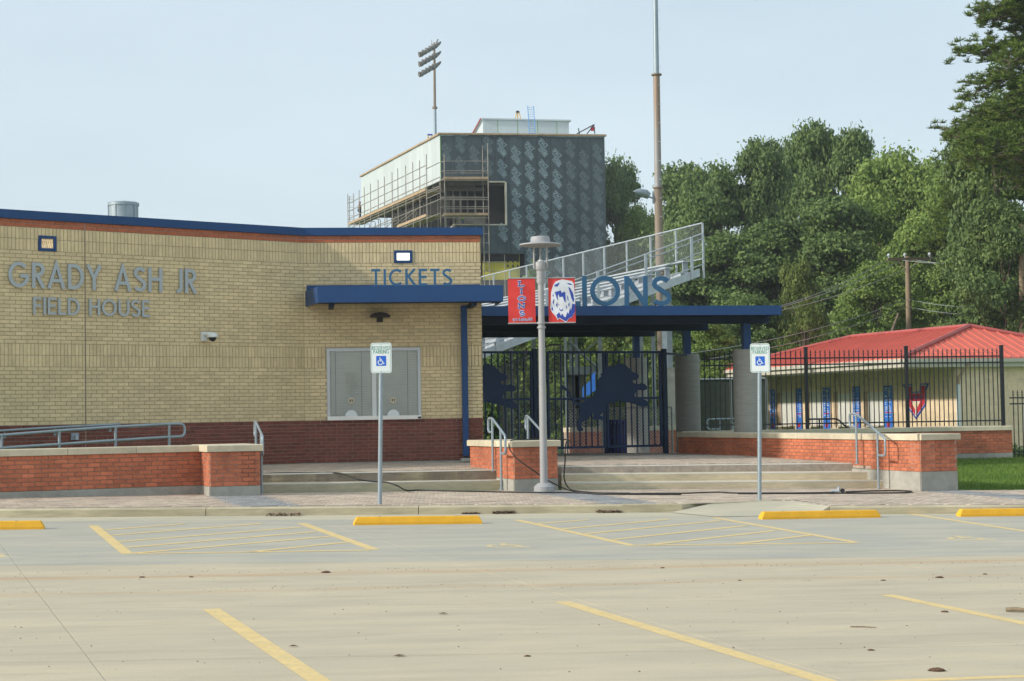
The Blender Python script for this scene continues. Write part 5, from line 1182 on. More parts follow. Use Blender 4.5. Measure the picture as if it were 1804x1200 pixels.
# frame below
def bcol(x, y0, y1, Y, w=.2, m='alud', nm='support_column'):
    a = P(x, y0, Y); MB().obox(Vector((a.x - w / 2, a.y, gz(a.x, a.y))), Vector((w, 0, 0)), Vector((0, w, 0)), ZZ * (a.z - gz(a.x, a.y))).build(nm, M[m], bl)
for x, w, Y, m in ((1171, .15, 52.3, 'alu'), (1180, .16, 53.4, 'alud'), (1151, .13, 56, 'alud'), (1130, .11, 58, 'alud'), (1057, .14, 56, 'alud'), (1015, .11, 58, 'alud'), (1005, .1, 60, 'alud'), (996, .09, 53, 'alu'), (940, .14, 55, 'alud'), (900, .14, 56, 'alud')):
    v = P(x, 600, Y); r_ = max(0.3, -((v.x - bO.x) * B1.x + (v.y - bO.y) * B1.y) / TD); zt_ = zS - r_ * RS + .1
    MB().obox(Vector((v.x - w / 2, v.y, gz(v.x, v.y) - .1)), Vector((w, 0, 0)), Vector((0, w, 0)), ZZ * (zt_ - gz(v.x, v.y))).build('support_column', M[m], bl)
a = P(1003, 646, 57); b = P(1052, 647, 57); MB().obox(P(1003, 660, 57), Vector((b.x - a.x, 0, 0)), Vector((0, .12, 0)), ZZ * (a.z - P(1003, 660, 57).z)).build('cross_beam', M['alud'], bl)
MB().tube([P(1001, 601, 56.5), P(1052, 648, 56.5)], .05, 6).build('brace', M['alud'], bl); MB().tube([P(1052, 601, 57), P(1004, 640, 57)], .03, 6).build('brace', M['alud'], bl)
# grey box and concrete pier under the stand
a = P(1170, 648, 52); MB().obox(Vector((a.x - .05, a.y - .1, gz(a.x, a.y))), Vector((.45, 0, 0)), Vector((0, .5, 0)), ZZ * (a.z - gz(a.x, a.y))).build('pier', M['conc'], at=a, label='square grey concrete pier left of the round column behind the gate', category='pier')
# blue banner and block store under the stand
a, b = P(1026, 655, 50), P(1050, 652, 50.5); t = thing('field_banner', 'slanted blue banner panels under the bleacher seen through the gate', 'banner', a)
for x0, x1, y0, y1 in ((1026, 1029, 686, 702), (1033, 1041, 677, 698), (1042, 1049, 662, 692)): MB().prism([(0, 0), (P(x1, y1, 50).x - P(x0, y1, 50).x, .06), (P(x1, y1, 50).x - P(x0, y1, 50).x, P(x0, y0, 50).z - P(x0, y1, 50).z + .12), (0, P(x0, y0, 50).z - P(x0, y1, 50).z)], P(x0, y1, 50), Vector((1, 0, 0)), ZZ, .02).build('panel', M['ban2'], t)
a = P(998, 662, 58); b = P(1028, 790, 58); t = thing('block_shed', 'brown block shed under the bleacher seen between the gate bars', 'shed', (a.x, a.y, .2)); MB().obox(Vector((a.x, a.y, -.1)), Vector((b.x - a.x + .1, 0, 0)), Vector((0, 2, 0)), ZZ * (a.z + .1)).build('wall', M['soffit'], t); MB().obox(Vector((a.x - .1, a.y - .1, a.z + .002)), Vector((b.x - a.x + .3, 0, 0)), Vector((0, 2.2, 0)), ZZ * .12).build('roof', M['soffit'], t)
# chain link walkway fence with sloping top rail
Yc = 42.0
t = thing('chain_link_fence', 'chain link fence with sloping top rail behind the lion gates', 'fence', P(905, 780, Yc))
ca, cb = P(878, 790, Yc), P(990, 790, Yc); Lc_ = cb.x - ca.x; z0c = .35
def ctop(u): x = 878 + 112 * u / Lc_; return P(902, lerp(647, 609, min(1, max(0, (x - 884) / 86))), Yc).z - z0c
q = MB(); mesh_wires(q, Vector((ca.x, Yc, z0c)), Vector((1, 0, 0)), Lc_, 2.9, .085, .005, ctop); q.build('chain_link_mesh', M['wire2'], t, kind='stuff')
for x in (886, 892, 913, 989): a = P(x, 700, Yc); MB().tube([(a.x, Yc, z0c - .1), (a.x, Yc, z0c + ctop(a.x - ca.x) + .02)], .03 if x > 900 else .035, 8).build('post', M['wirem'], t)
MB().tube([Vector((ca.x, Yc, z0c + ctop(0))), Vector((P(884, 700, Yc).x, Yc, z0c + ctop(P(884, 700, Yc).x - ca.x))), Vector((P(970, 700, Yc).x, Yc, z0c + ctop(P(970, 700, Yc).x - ca.x))), Vector((cb.x, Yc, z0c + ctop(Lc_)))], .025, 8).build('top_rail', M['wirem'], t)
for y in (652, 703, 748): a = P(884, y, Yc); b = P(990, y, Yc); MB().tube([a, b], .02, 8).build('mid_rail', M['wirem'], t)
t = thing('chain_link_fence', 'low chain link fence standing beyond the navy gate leaves', 'fence', P(1080, 790, 43.5)); a = P(1000, 803, 43.5); b = P(1185, 797, 43.5); L_ = b.x - a.x
q = MB(); mesh_wires(q, Vector((a.x, 43.5, .33)), Vector((1, 0, 0)), L_, 1.25, .085, .0045); q.build('chain_link_mesh', M['wire2'], t, kind='stuff')
MB().tube([(a.x, 43.5, 1.58), (b.x, 43.5, 1.58)], .02, 6).build('top_rail', M['wirem'], t)
for k in range(4): MB().tube([(a.x + L_ * k / 3, 43.5, .3), (a.x + L_ * k / 3, 43.5, 1.6)], .025, 8).build('post', M['wirem'], t)
# dark green screened fence between the columns far behind
t = thing('chain_link_fence', 'dark screened chain link fence seen between the two concrete columns', 'fence', P(1260, 740, 52)); a = P(1225, 700, 52); b = P(1350, 700, 52); zt_ = P(1260, 668, 52).z
M['screen'] = mat('dark_screen', (.03, .04, .03), .9, amt=.3, sc=4)
MB().obox(Vector((a.x, 52, gz(a.x, 52))), Vector((b.x - a.x, 0, 0)), Vector((0, .03, 0)), ZZ * (zt_ - gz(a.x, 52))).build('screen', M['screen'], t); MB().tube([(a.x, 51.97, zt_), (b.x, 51.97, zt_)], .03, 6).build('top_rail', M['wirem'], t)
for k in range(3): MB().tube([(lerp(a.x, b.x, k / 2), 51.95, gz(a.x, 52)), (lerp(a.x, b.x, k / 2), 51.95, zt_)], .03, 8).build('post', M['wirem'], t)

# ================================================================ PRESS BOX TOWER UNDER CONSTRUCTION
TY = 140.0
T0 = P(775, 237, TY); T1 = P(1065, 240, 142.2); TL_ = P(636, 312, 164.0); tz = T0.z; t0 = Vector((T0.x, T0.y, 0)); t1 = Vector((T1.x, T1.y, 0)); tl = Vector((TL_.x, TL_.y, 0))
dT = (t1 - t0).normalized(); WT = (t1 - t0).length; nT = Vector((dT.y, -dT.x, 0)); dS = (tl - t0).normalized(); LS = (tl - t0).length; nS = Vector((-dS.y, dS.x, 0))
if nS.x > 0: nS = -nS
tw = thing('press_box_tower', 'tall press box tower under construction with dark lettered sheathing and a white side', 'building', (t0.x, t0.y, 0))
def tu(x): w = W(x, 300, t0, dT); return (Vector((w.x, w.y, 0)) - t0).dot(dT)
def tzv(y, x=900): return W(x, y, t0, dT).z
zso = tzv(318, 776); zfl = tzv(396, 860); ucut = tu(862); uL2 = tu(797)
ncol = 12; cw = WT / ncol; zlow = tzv(447, 880); wx0, wx1, wz_0, wz_1 = tu(862.5), tu(889.5), tzv(394.5, 875), tzv(321, 875)
def sheet(u0, u1, za, zb):
    if u1 - u0 < .05: return
    MB().obox(t0 + dT * (u0 + .01) + ZZ * za, dT * (u1 - u0 - .02), -nT * .2, ZZ * (zb - za), random.random()).build('sheathing_strip', M['dsheet'], tw)
for i in range(ncol):
    u0, u1 = i * cw, (i + 1) * cw
    def part(ua, ub, za, zb):
        a, b = max(u0, ua), min(u1, ub)
        if b > a: sheet(a, b, za, zb)
    part(0, ucut, zso, tz); part(ucut, wx1, wz_1, tz); part(uL2, wx1, zlow, zfl - .05); part(wx1, WT, -1 if u0 > tu(905) else zlow, tz)
MB().obox(t0 - dT * .15 + nT * .12 + ZZ * tz, dT * (WT + .3), -nT * .5, ZZ * .14).build('roof_edge_board', M['plank'], tw)
q = MB(); q.obox(t0 + nS * .12 + ZZ * tz, dS * (LS + .2), -nS * .5, ZZ * .14); q.build('roof_edge_board', M['plank'], tw)
slab([t0 + ZZ * 0, t1, t1 + dS * LS, tl], tz - .1, tz - .01, 'roof_deck', M['wpan'], tw)
npan = 22
for i in range(npan): MB().obox(t0 + dS * (LS * i / npan + .012) + ZZ * zso, dS * (LS / npan - .024), -nS * .15, ZZ * (tz - zso), random.random()).build('white_panel', M['wpan'], tw)
MB().obox(t0 + nS * .01 + nT * .005 + ZZ * zso, dT * .05, -nS * .01 + ZZ * 0 - nT * .01, ZZ * (tz - zso)).build('corner_tape', M['tape'], tw)
# window trim and rooms
for (a, b, z_, h_) in ((wx1 - .02, .14, wz_0, wz_1 - wz_0), ): MB().obox(t0 + dT * a + nT * .06 + ZZ * z_, dT * b, -nT * .3, ZZ * h_).build('window_trim', M['gutter'], tw)
MB().obox(t0 + dT * uL2 + nT * .06 + ZZ * (wz_0 - .12), dT * (wx1 - uL2 + .1), -nT * .3, ZZ * .10).build('window_trim', M['gutter'], tw); MB().obox(t0 + dT * ucut + nT * .06 + ZZ * (wz_1 - .02), dT * (wx1 - ucut), -nT * .3, ZZ * .1).build('window_trim', M['gutter'], tw)
# soffit framing, floors, interior
slab([t0 + nT * -.2, t1 - nT * .2, t1 + dS * LS, tl - nS * .15], zso + .05, zso + .3, 'soffit_framing', M['soffit'], tw)
for k in range(14): p = t0 + dS * (LS * (k + .5) / 14) - nS * .2; MB().obox(Vector((p.x, p.y, zso - .25)), dT * (WT * .55), dS * .12, ZZ * .28).build('joist', M['soffit'], tw)
ui = tu(800)
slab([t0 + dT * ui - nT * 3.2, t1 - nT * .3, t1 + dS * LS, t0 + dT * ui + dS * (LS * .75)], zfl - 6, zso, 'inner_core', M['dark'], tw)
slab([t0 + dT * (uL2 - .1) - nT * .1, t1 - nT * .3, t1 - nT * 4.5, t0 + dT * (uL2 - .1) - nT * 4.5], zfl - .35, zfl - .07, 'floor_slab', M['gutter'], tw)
slab([t0 + dT * (ucut - .1) - nT * 1.6, t0 + dT * (wx1 + .5) - nT * 1.6, t0 + dT * (wx1 + .5) - nT * 3, t0 + dT * (ucut - .1) - nT * 3], zfl, zso, 'dark_room_sheet', M['dark'], tw)  # near-black sheet puts the unlit room's shade behind the window opening
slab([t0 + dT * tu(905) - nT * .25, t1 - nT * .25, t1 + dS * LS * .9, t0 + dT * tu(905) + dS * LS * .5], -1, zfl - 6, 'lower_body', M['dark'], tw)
for x in (790, 803, 816, 829, 842): p = t0 + dT * tu(x) - nT * 2.6; MB().obox(Vector((p.x, p.y, zfl - 1)), dT * .12, -nT * .12, ZZ * (zso - zfl + 1)).build('stud', M['soffit'], tw)
for y in (330, 346): p = t0 + dT * tu(782) - nT * 2.2; MB().obox(Vector((p.x, p.y, tzv(y, 800))), dT * (tu(860) - tu(782)), -nT * .2, ZZ * .3).build('header', M['soffit'], tw)
for x in (700, 730, 760): 
    w_ = W(x, 340, t0 + dT * 2.5, dS); MB().obox(Vector((w_.x, w_.y, zso - 9)), Vector((.25, 0, 0)), Vector((0, .25, 0)), ZZ * 9.2).build('steel_column', M['soffit'], tw)
p = t0 + dT * 2.2 + dS * 2; slab([Vector((p.x, p.y, 0)), p + dT * 6, p + dT * 6 + dS * 17, p + dS * 17], zfl + .3, zfl + .9, 'floor_slab', M['soffit'], tw)
# yellow sheathing below
ya = t0 + dT * tu(850) - nT * .8; yb_ = t0 + dT * tu(913.5) - nT * .3
slab([ya, yb_, yb_ + nT * .1, ya + nT * .1], tzv(492), zlow, 'yellow_sheathing', M['ysheet'], tw)
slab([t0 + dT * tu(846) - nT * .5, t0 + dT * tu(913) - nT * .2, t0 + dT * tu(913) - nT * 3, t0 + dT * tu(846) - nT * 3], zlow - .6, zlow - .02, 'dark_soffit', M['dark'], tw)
for x in (893, 902, 910): 
    for y in (462, 470): q = MB(); c = t0 + dT * tu(x) - nT * (.8 - .5 * (x - 850) / 63) + nT * .14 + ZZ * tzv(y, x); q.prism([(-.1, 0), (.1, 0), (0, .28)], c, dT, ZZ, .01); q.build('printed_mark', M['black'], tw)
# the repeated print on the sheathing: two words one above the other, turned 52 degrees
emb = []; 
ea = math.radians(-48); ex = Vector((math.cos(ea), 0, math.sin(ea))); 
ax_ = dT * math.cos(ea) + ZZ * math.sin(ea); ay_ = -dT * math.sin(ea) + ZZ * math.cos(ea)
def emblem(q, c):
    for j, (txt, oy, lw) in enumerate((('SPACE', .10, .86), ('TOWNS', -.46, .86))):
        lay, tot = textlay(txt, .16, .14); sx = lw / tot
        for ch, x, adv, st in lay: strokes(q, [[(px + x, py) for px, py in pp] for pp in st], .062, c - ax_ * lw / 2 + ay_ * oy + ax_ * (-.26 if j == 0 else .26), ax_, ay_, .012, sx, .36)
    strokes(q, [[(-.62, .02), (.5, .02)], [(-.5, -.06), (.62, -.06)]], .045, c, ax_, ay_, .012)
pr = {0: MB(), 1: MB()}; per = 38.0 / 3000 * 140.5
base = {0: (596, ), }
cols = [(0, 20, 1), (1, 5, 1), (2, 24, 1), (3, 6, 1), (4, 10, 0), (5, 24, 0), (6, 16, 0), (7, 10, 0), (8, 28, 0), (9, 12, 1), (10, 30, 1), (11, 18, 1)]
for ci, oy, kind in cols:
    u = (ci + .5) * cw - .05; z = tz - .55 - oy / 3000 * 140
    while z > tzv(505):
        px_ = pix_ = None; xpix = 775 + (u / WT) * 290; inwin = (wx0 - .7 < u < wx1 + .6 and wz_0 - .5 < z < wz_1 + .6) or (u < ucut + .3 and z < zso + .7 and z > zfl - .6) or (u < tu(914) + .3 and z < zlow + .6) or u < .5 or z < zso - 1 and u < uL2
        if not inwin and z < tz - .55: emblem(pr[kind], t0 + dT * u + nT * .002 + ZZ * z)
        z -= per
pr[0].build('printed_lettering', M['print'], tw, kind='stuff'); pr[1].build('faded_lettering', M['print2'], tw, kind='stuff')
# penthouse
zp0, zp1 = tz, P(851, 211, 146).z
pa = P(851, 236, 146); pb = P(1003, 238, 147.6); pc_ = P(800, 236, 160)
pa.z = pb.z = pc_.z = 0; dP = (pb - pa).normalized(); WPn = (pb - pa).length; nP = Vector((dP.y, -dP.x, 0)); dPs = (pc_ - pa).normalized(); nPs = Vector((-dPs.y, dPs.x, 0)); nPs = -nPs if nPs.x > 0 else nPs
ph = thing('roof_penthouse', 'low white panelled penthouse on the roof of the tower', 'penthouse', (pa.x, pa.y, tz))
us = [0] + [(Vector((W(x, 220, pa, dP).x, W(x, 220, pa, dP).y, 0)) - pa).dot(dP) for x in (877, 912, 947, 981)] + [WPn]
for a, b in zip(us, us[1:]):
    MB().obox(pa + dP * (a + .03) + ZZ * zp0, dP * (b - a - .06), -nP * .1, ZZ * (zp1 - zp0), random.random()).build('wall_panel', M['wpan'], ph)
for a in us[1:-1]: MB().obox(pa + dP * (a - .03) + ZZ * zp0 - nP * .02, dP * .06, -nP * .05, ZZ * (zp1 - zp0)).build('joint_tape', M['tape'], ph)
q = MB(); pd_ = pa + dPs * 12; q.add([pa + ZZ * zp0 + nPs * .0, pd_ + ZZ * zp0, pd_ + ZZ * (zp0 + .25), pa + ZZ * zp1, pa + ZZ * zp0 - nPs * .1, pd_ + ZZ * zp0 - nPs * .1, pd_ + ZZ * (zp0 + .25) - nPs * .1, pa + ZZ * zp1 - nPs * .1], [(0, 1, 2, 3), (4, 7, 6, 5), (3, 2, 6, 7), (0, 3, 7, 4)]); q.build('side_wall', M['wpan'], ph)
q = MB(); e = .15; q.add([pa + ZZ * (zp1 + .01) - dP * e + nP * e, pb + ZZ * (zp1 + .01) + dP * e + nP * e, pb + ZZ * (zp1 + .0) + dP * e + dPs * 12, pd_ + ZZ * (zp0 + .26), pa + ZZ * (zp1 + .13) - dP * e + nP * e, pb + ZZ * (zp1 + .13) + dP * e + nP * e, pb + ZZ * (zp1 + .13) + dP * e + dPs * 12, pd_ + ZZ * (zp0 + .38)], [(0, 1, 2, 3), (4, 5, 6, 7), (0, 1, 5, 4), (1, 2, 6, 5), (3, 0, 4, 7)]); q.build('roof', M['wpan'], ph)
MB().tube([pa + ZZ * (zp1 + .07) + nPs * .2, pd_ + ZZ * (zp0 + .3) + nPs * .2], .08, 6).build('roof_edge', M['redtrim'], ph)
MB().obox(t0 + dT * .3 - nT * 2 + ZZ * tz, dT * 3, -nT * .4, ZZ * .02).build('roof_board', M['plank'], tw)
# things on the roof
lf = P(935, 236, 145.6); t = thing('extension_ladder', 'blue extension ladder leaning on the rooftop penthouse', 'ladder', lf)
for x0, x1 in ((933, 929.5), (943, 940)): MB().tube([P(x0, 237, 145.4), P(x1, 187, 145.95)], .035, 6).build('rail', M['lblue'], t)
for k in range(12): f = (k + .5) / 12; MB().tube([P(lerp(933, 929.5, f), lerp(237, 187, f), 145.4 + .55 * f), P(lerp(943, 940, f), lerp(237, 187, f), 145.4 + .55 * f)], .018, 6).build('rung', M['lblue'], t)
tc = P(912, 210, 148); t = thing('survey_tripod', 'yellow tripod standing on the penthouse roof', 'tripod', tc)
for x in (907.5, 912, 917.5): MB().tube([P(x, 210.5, 148 + (.5 if x == 912 else 0)), P(912 + (x - 912) * .4, 197.5, 148.2)], .045, 6).build('leg', M['fyel'], t)
MB().lathe(P(912, 198.5, 148.2), [(.16, 0), (.18, .08), (.1, .16)], 10).build('head', M['black'], t)
t = thing('roof_hoist', 'black boom hoist standing at the right end of the tower roof', 'hoist', P(1035, 237, 144))
for a, b in (((1016, 236), (1046, 220)), ((1047, 219), (1034, 236)), ((1021, 237), (1019, 226)), ((1046, 220), (1048, 236))): MB().tube([P(*a, 144), P(*b, 144)], .05, 6).build('boom', M['black'], t)
MB().obox(P(1041, 230, 144), Vector((.35, 0, 0)), Vector((0, .3, 0)), ZZ * .3).build('load_block', M['redp'], t)
t = thing('roof_frame', 'small yellow and blue frame on the tower roof edge', 'frame', P(757, 245, 146))
MB().tube([P(754, 246, 147), P(754, 238, 147)], .06, 6).build('leg', M['fyel'], t); MB().tube([P(761, 242, 147), P(761, 238, 147)], .06, 6).build('leg', M['fyel'], t); MB().tube([P(753, 237.5, 147), P(762, 237.5, 147)], .08, 6).build('top_bar', M['bblue'], t)

# ---- workers (skinned figures)
def person(label, foot, h, yaw, shirt, trouser, hat, pose='stand', clip=0):
    k = h / 1.75; R = Matrix.Rotation(yaw, 4, 'Z')
    J = {'pel': (0, 0, .95), 'bel': (0, .01, 1.1), 'che': (0, .02, 1.32), 'nec': (0, 0, 1.48), 'hea': (0, -.02, 1.58), 'top': (0, -.02, 1.70),
         'hl': (-.09, 0, .90), 'kl': (-.10, -.04, .5), 'al': (-.10, .02, .09), 'tl': (-.11, -.14, .04), 'hr': (.09, 0, .90), 'kr': (.10, -.02, .5), 'ar': (.11, .03, .09), 'tr': (.13, -.13, .04),
         'sl': (-.18, .02, 1.42), 'el': (-.25, -.08, 1.18), 'wl': (-.20, -.30, 1.22), 'ml': (-.18, -.38, 1.25), 'sr': (.18, .02, 1.42), 'er': (.26, -.06, 1.16), 'wr': (.22, -.28, 1.10), 'mr': (.21, -.36, 1.10)}
    if pose == 'bend':
        for n in ('che', 'nec', 'hea', 'top', 'sl', 'el', 'wl', 'ml', 'sr', 'er', 'wr', 'mr'): x, y, z = J[n]; J[n] = (x, y - (z - 1.0) * .8, 1.0 + (z - 1.0) * .62)
    rad = {'pel': .14, 'bel': .13, 'che': .15, 'nec': .055, 'hea': .085, 'top': .07, 'hl': .10, 'kl': .065, 'al': .045, 'tl': .04, 'hr': .10, 'kr': .065, 'ar': .045, 'tr': .04, 'sl': .065, 'el': .045, 'wl': .032, 'ml': .035, 'sr': .065, 'er': .045, 'wr': .032, 'mr': .035}
    E_ = [('pel', 'bel'), ('bel', 'che'), ('che', 'nec'), ('nec', 'hea'), ('hea', 'top'), ('pel', 'hl'), ('hl', 'kl'), ('kl', 'al'), ('al', 'tl'), ('pel', 'hr'), ('hr', 'kr'), ('kr', 'ar'), ('ar', 'tr'), ('che', 'sl'), ('sl', 'el'), ('el', 'wl'), ('wl', 'ml'), ('che', 'sr'), ('sr', 'er'), ('er', 'wr'), ('wr', 'mr')]
    t = thing('person', label, 'person', foot)
    def skin(nm, keys, edges, m, grow, root):
        me = bpy.data.meshes.new(nm); idx = {n: i for i, n in enumerate(keys)}
        me.from_pydata([R @ (Vector(J[n]) * k) for n in keys], [(idx[a], idx[b]) for a, b in edges], []); ob = bpy.data.objects.new(nm, me); COL.objects.link(ob); ob.parent = t; me.materials.append(m)
        md = ob.modifiers.new('skin', 'SKIN'); sv = me.skin_vertices[0].data
        for n in keys: sv[idx[n]].radius = ((rad[n] + grow) * k,) * 2
        sv[idx[root]].use_root = True; ob.modifiers.new('sub', 'SUBSURF').levels = 1; ob.modifiers['sub'].render_levels = 1; return ob
    skin('body', list(J), E_, M['skin'], 0, 'pel')
    skin('shirt', ['pel', 'bel', 'che', 'sl', 'el', 'sr', 'er'], [('pel', 'bel'), ('bel', 'che'), ('che', 'sl'), ('sl', 'el'), ('che', 'sr'), ('sr', 'er')], M[shirt], .02, 'bel')
    skin('trousers', ['pel', 'hl', 'kl', 'al', 'hr', 'kr', 'ar'], [('pel', 'hl'), ('hl', 'kl'), ('kl', 'al'), ('pel', 'hr'), ('hr', 'kr'), ('kr', 'ar')], M[trouser], .022, 'pel')
    hc = R @ (Vector(J['hea']) * k); MB().lathe(Vector(foot) + hc + ZZ * .03 * k, [(.15 * k, 0), (.12 * k, .01), (.115 * k, .05), (.09 * k, .11), (.05 * k, .14), (.01, .15)], 14).build('hard_hat', M[hat], t)
    for sgn, a in ((-1, 'ml'), (1, 'mr')):
        c = Vector(J[a]) * k
        for j in range(4): b = c + Vector(((j - 1.5) * .022, -.02, 0)) * k; q = MB(); q.tube([Vector(foot) + R @ b, Vector(foot) + R @ (b + Vector((0, -.06, -.02)) * k), Vector(foot) + R @ (b + Vector((0, -.075, -.05)) * k)], [.011 * k, .010 * k, .008 * k], 6); q.build('finger', M['skin'], t)
        b = c + Vector((-sgn * .035, 0, 0)) * k; MB().tube([Vector(foot) + R @ b, Vector(foot) + R @ (b + Vector((-sgn * .025, -.04, -.01)) * k)], [.012 * k, .009 * k], 6).build('thumb', M['skin'], t)
    return t
dk1 = P(634, 387, 166); person('worker in orange hard hat standing on the left end of the scaffold', dk1, 1.78, math.radians(70), 'shirt', 'jean', 'orange', 'stand')
wr_ = P(746, 253, 150); wr_.z = tz - .75; person('worker in white hard hat and blue shirt bending on the tower roof edge', Vector((wr_.x + .25, wr_.y + 1, tz - .45)), 1.5, math.radians(60), 'royal', 'jean', 'white', 'bend')
person('worker in lime green vest crouched in the open floor of the tower', P(815, 399, 141.8), 1.0, math.radians(20), 'green', 'jean', 'white', 'bend')

# ---- scaffold
sc = thing('scaffold', 'tube scaffold with plank decks wrapped round the tower corner', 'scaffold', (t0.x, t0.y, 0))
sp0 = t0 + nS * 2.3; zdeck = P(751, 334, 141).z
def sW(x, y, o=0): return W(x, y, sp0 - nS * o, dS)
zdk = sW(751, 335).z; 
tops = {622.8: 341, 632.5: 335, 641.5: 330, 652.5: 324, 666: 317, 677: 311, 690.5: 303.5, 700.5: 297, 714.5: 292, 727: 286, 739: 283, 751: 272}
def tube(a, b, nm='ledger', r=.035, m='scaf'): MB().tube([a, b], r, 6).build(nm, M[m], sc)
def gset(x, o): a = sW(x, 360, o); return Vector((a.x, a.y, 0))
for x, y in tops.items():
    a = sW(x, y); tube(Vector((a.x, a.y, 12)), a, 'standard', .04); b = a - nS * 1.5; b = Vector((b.x, b.y, sW(x, 334).z * 0 + zdk + .1))
    tube(Vector((b.x, b.y, 12)), Vector((b.x, b.y, zdk - .2)), 'standard', .035)
    tube(Vector((a.x, a.y, zdk - .12)), Vector((b.x, b.y, zdk - .12)), 'transom', .03)
e0, e1 = gset(614, 0), gset(751, 0)
zl2 = sW(751, 381).z
for z in (zdk + .55, zdk + 1.25, zdk + 2.0, zl2 + .9, zl2 + 1.7, zdk - .15, zl2 - .15): tube(Vector((e0.x, e0.y, z)), Vector((e1.x, e1.y, z)))
def deck(a, b, z, w=1.35, n=4, nm='deck_plank'):
    d = (b - a); L = d.length; d = d.normalized(); 
    for k in range(n):
        for i in range(max(1, int(L / 4))): s = L / max(1, int(L / 4)); MB().obox(Vector((a.x, a.y, z)) + d * (i * s + .02) - nS * (w * k / n), d * (s - .04), -nS * (w / n - .03), ZZ * .06, random.random()).build(nm, M['plank'], sc)
deck(e0, e1, zdk); deck(gset(700, 0), e1, zl2)
for z, a_s in ((zdk, e0), (zl2, gset(700, 0))): MB().obox(Vector((a_s.x, a_s.y, z - .03)) + nS * .03, (e1 - a_s), nS * .03, ZZ * .22).build('toe_board', M['plank'], sc)
c3 = gset(775, 0) ; 
for z in (zdk + .55, zdk + 1.7, zdk - .15, zdk - .7, zl2 + .9, zl2 + 1.8, zl2 - .2): tube(Vector((e1.x, e1.y, z)), Vector((c3.x, c3.y, z)))
for x0, y0, x1, y1 in ((680, 401, 700, 382), (690, 401, 727, 370), (697, 401, 738, 366), (660, 401, 700, 388), (735, 372, 727, 402)): tube(sW(x0, y0, .7), sW(x1, y1, .7), 'brace', .03)
for x, y in ((612.5, 342), (615.3, 346)): a = P(x, y, 170); tube(Vector((a.x, a.y, 12)), a, 'standard', .04)
for y in (347, 351, 357, 365, 371, 380, 387): tube(P(612.5, y, 170), P(622.5, y, 169.5), 'rung', .025)
# front bay
def fW(x, y, o=0): return W(x, y, t0 + nT * (1.5 - o), dT)
for x, y, yb in ((782.5, 272, 440), (850, 257, 520), (859, 252, 520)): a = fW(x, y, 1.2 if x == 850 else 0); b = Vector((a.x, a.y, 4)); tube(b, a, 'standard', .045)
a = fW(775.5, 318, 1.2); tube(Vector((a.x, a.y, 10)), a, 'standard', .04)
for y in (284, 301, 305, 348, 352, 364.5, 368, 318, 384): tube(fW(782.5, y), fW(859, y)); 
for y in (284, 301, 316, 348, 364, 380): tube(fW(859, y), fW(850, y + 1.5, 1.2), 'transom', .03); tube(fW(782.5, y), fW(775.5, y + 2, 1.2), 'transom', .03)
for y in (315.5, 379):
    a, b = fW(781, y), fW(860, y)
    for k in range(3): MB().obox(a - nT * (.4 * k) + ZZ * 0, (b - a), -nT * .36, ZZ * .07, random.random()).build('deck_plank', M['plank'], sc)
    MB().obox(a + nT * .03 - ZZ * .02, (b - a), nT * .03, ZZ * .2).build('toe_board', M['plank'], sc)
for y in (395, 412, 428, 444, 461, 477, 491): tube(fW(850.5, y), fW(861, y), 'rung', .03)
for x in (862, 889): a = fW(x, 449 if x == 889 else 440, .4); tube(Vector((a.x, a.y, 5)), a, 'standard', .04)
for y in (462, 477.5): tube(fW(851, y, .4), fW(889, y, .4))
for x in (800, 812, 838): a = fW(x, 344, 1.0); tube(Vector((a.x, a.y, 12)), a, 'standard', .03)

# ================================================================ FLOODLIGHT POLES
def mast(label, x, y_top, Yd, segs, rad, ylo=None):
    b = P(segs[-1][0], 720, Yd); t = thing('floodlight_mast', label, 'floodlight', (b.x, b.y, -.1)); prev = None
    for (xa, ya, ra, xb, yb2, rb3, m) in segs_: pass
Yd = 165; base = P(766, 700, Yd); t = thing('floodlight_mast', 'tall floodlight mast with stacked lamps rising behind the tower', 'floodlight', (base.x, Yd, 0))
p1, p2, p3 = P(765.3, 112, Yd), P(766, 190, Yd), P(766.8, 240, Yd)
MB().tube([Vector((p3.x, Yd, 0)), p2], [.22, .155], 12).build('lower_pole', M['steelblue'], t); MB().tube([p2, p1, P(765, 75, Yd)], [.13, .12, .1], 12).build('upper_pole', M['rustb'], t)
MB().lathe(p2 - ZZ * .1, [(.25, 0), (.25, .2)], 12).build('flange', M['rustb'], t)
for y in (84, 101, 119):
    # each crossarm runs towards the viewer's left; lamps hang below it
    a = P(772, y - 5, Yd); b = P(748, y + 9, Yd - 5); MB().tube([a, b], .07, 6).build('crossarm', M['alud'], t)
    for k in range(5):
        f = k / 4; c = a.lerp(b, f); q = MB(); d = Vector((-.9, -.3, -.35)).normalized()
        q.tube([c + Vector((.25, .1, .30)), c + Vector((.1, 0, .12)), c + d * .3 + Vector((0, 0, -.05)), c + d * .6], [.07, .14, .24, .27], 12); q.build('lamp_head', M['soffit'], t)
        MB().tube([c, c + ZZ * .35 + Vector((.2, 0, 0))], .04, 5).build('bracket', M['alud'], t)
a = P(771, 69, Yd); MB().tube([P(765, 82, Yd), a], .12, 6).build('top_bracket', M['alud'], t); MB().tube([P(760, 80, Yd), P(760.5, 70, Yd)], .04, 5).build('lightning_rod', M['alud'], t)
Yd = 64; base = P(1169, 640, Yd); t = thing('floodlight_mast', 'tall rust streaked steel mast rising behind the bleacher past the top of the photo', 'floodlight', (base.x, Yd, 0))
ptsm = [(1170, 720, .175), (1163, 520, .165), (1159, 330, .15)]
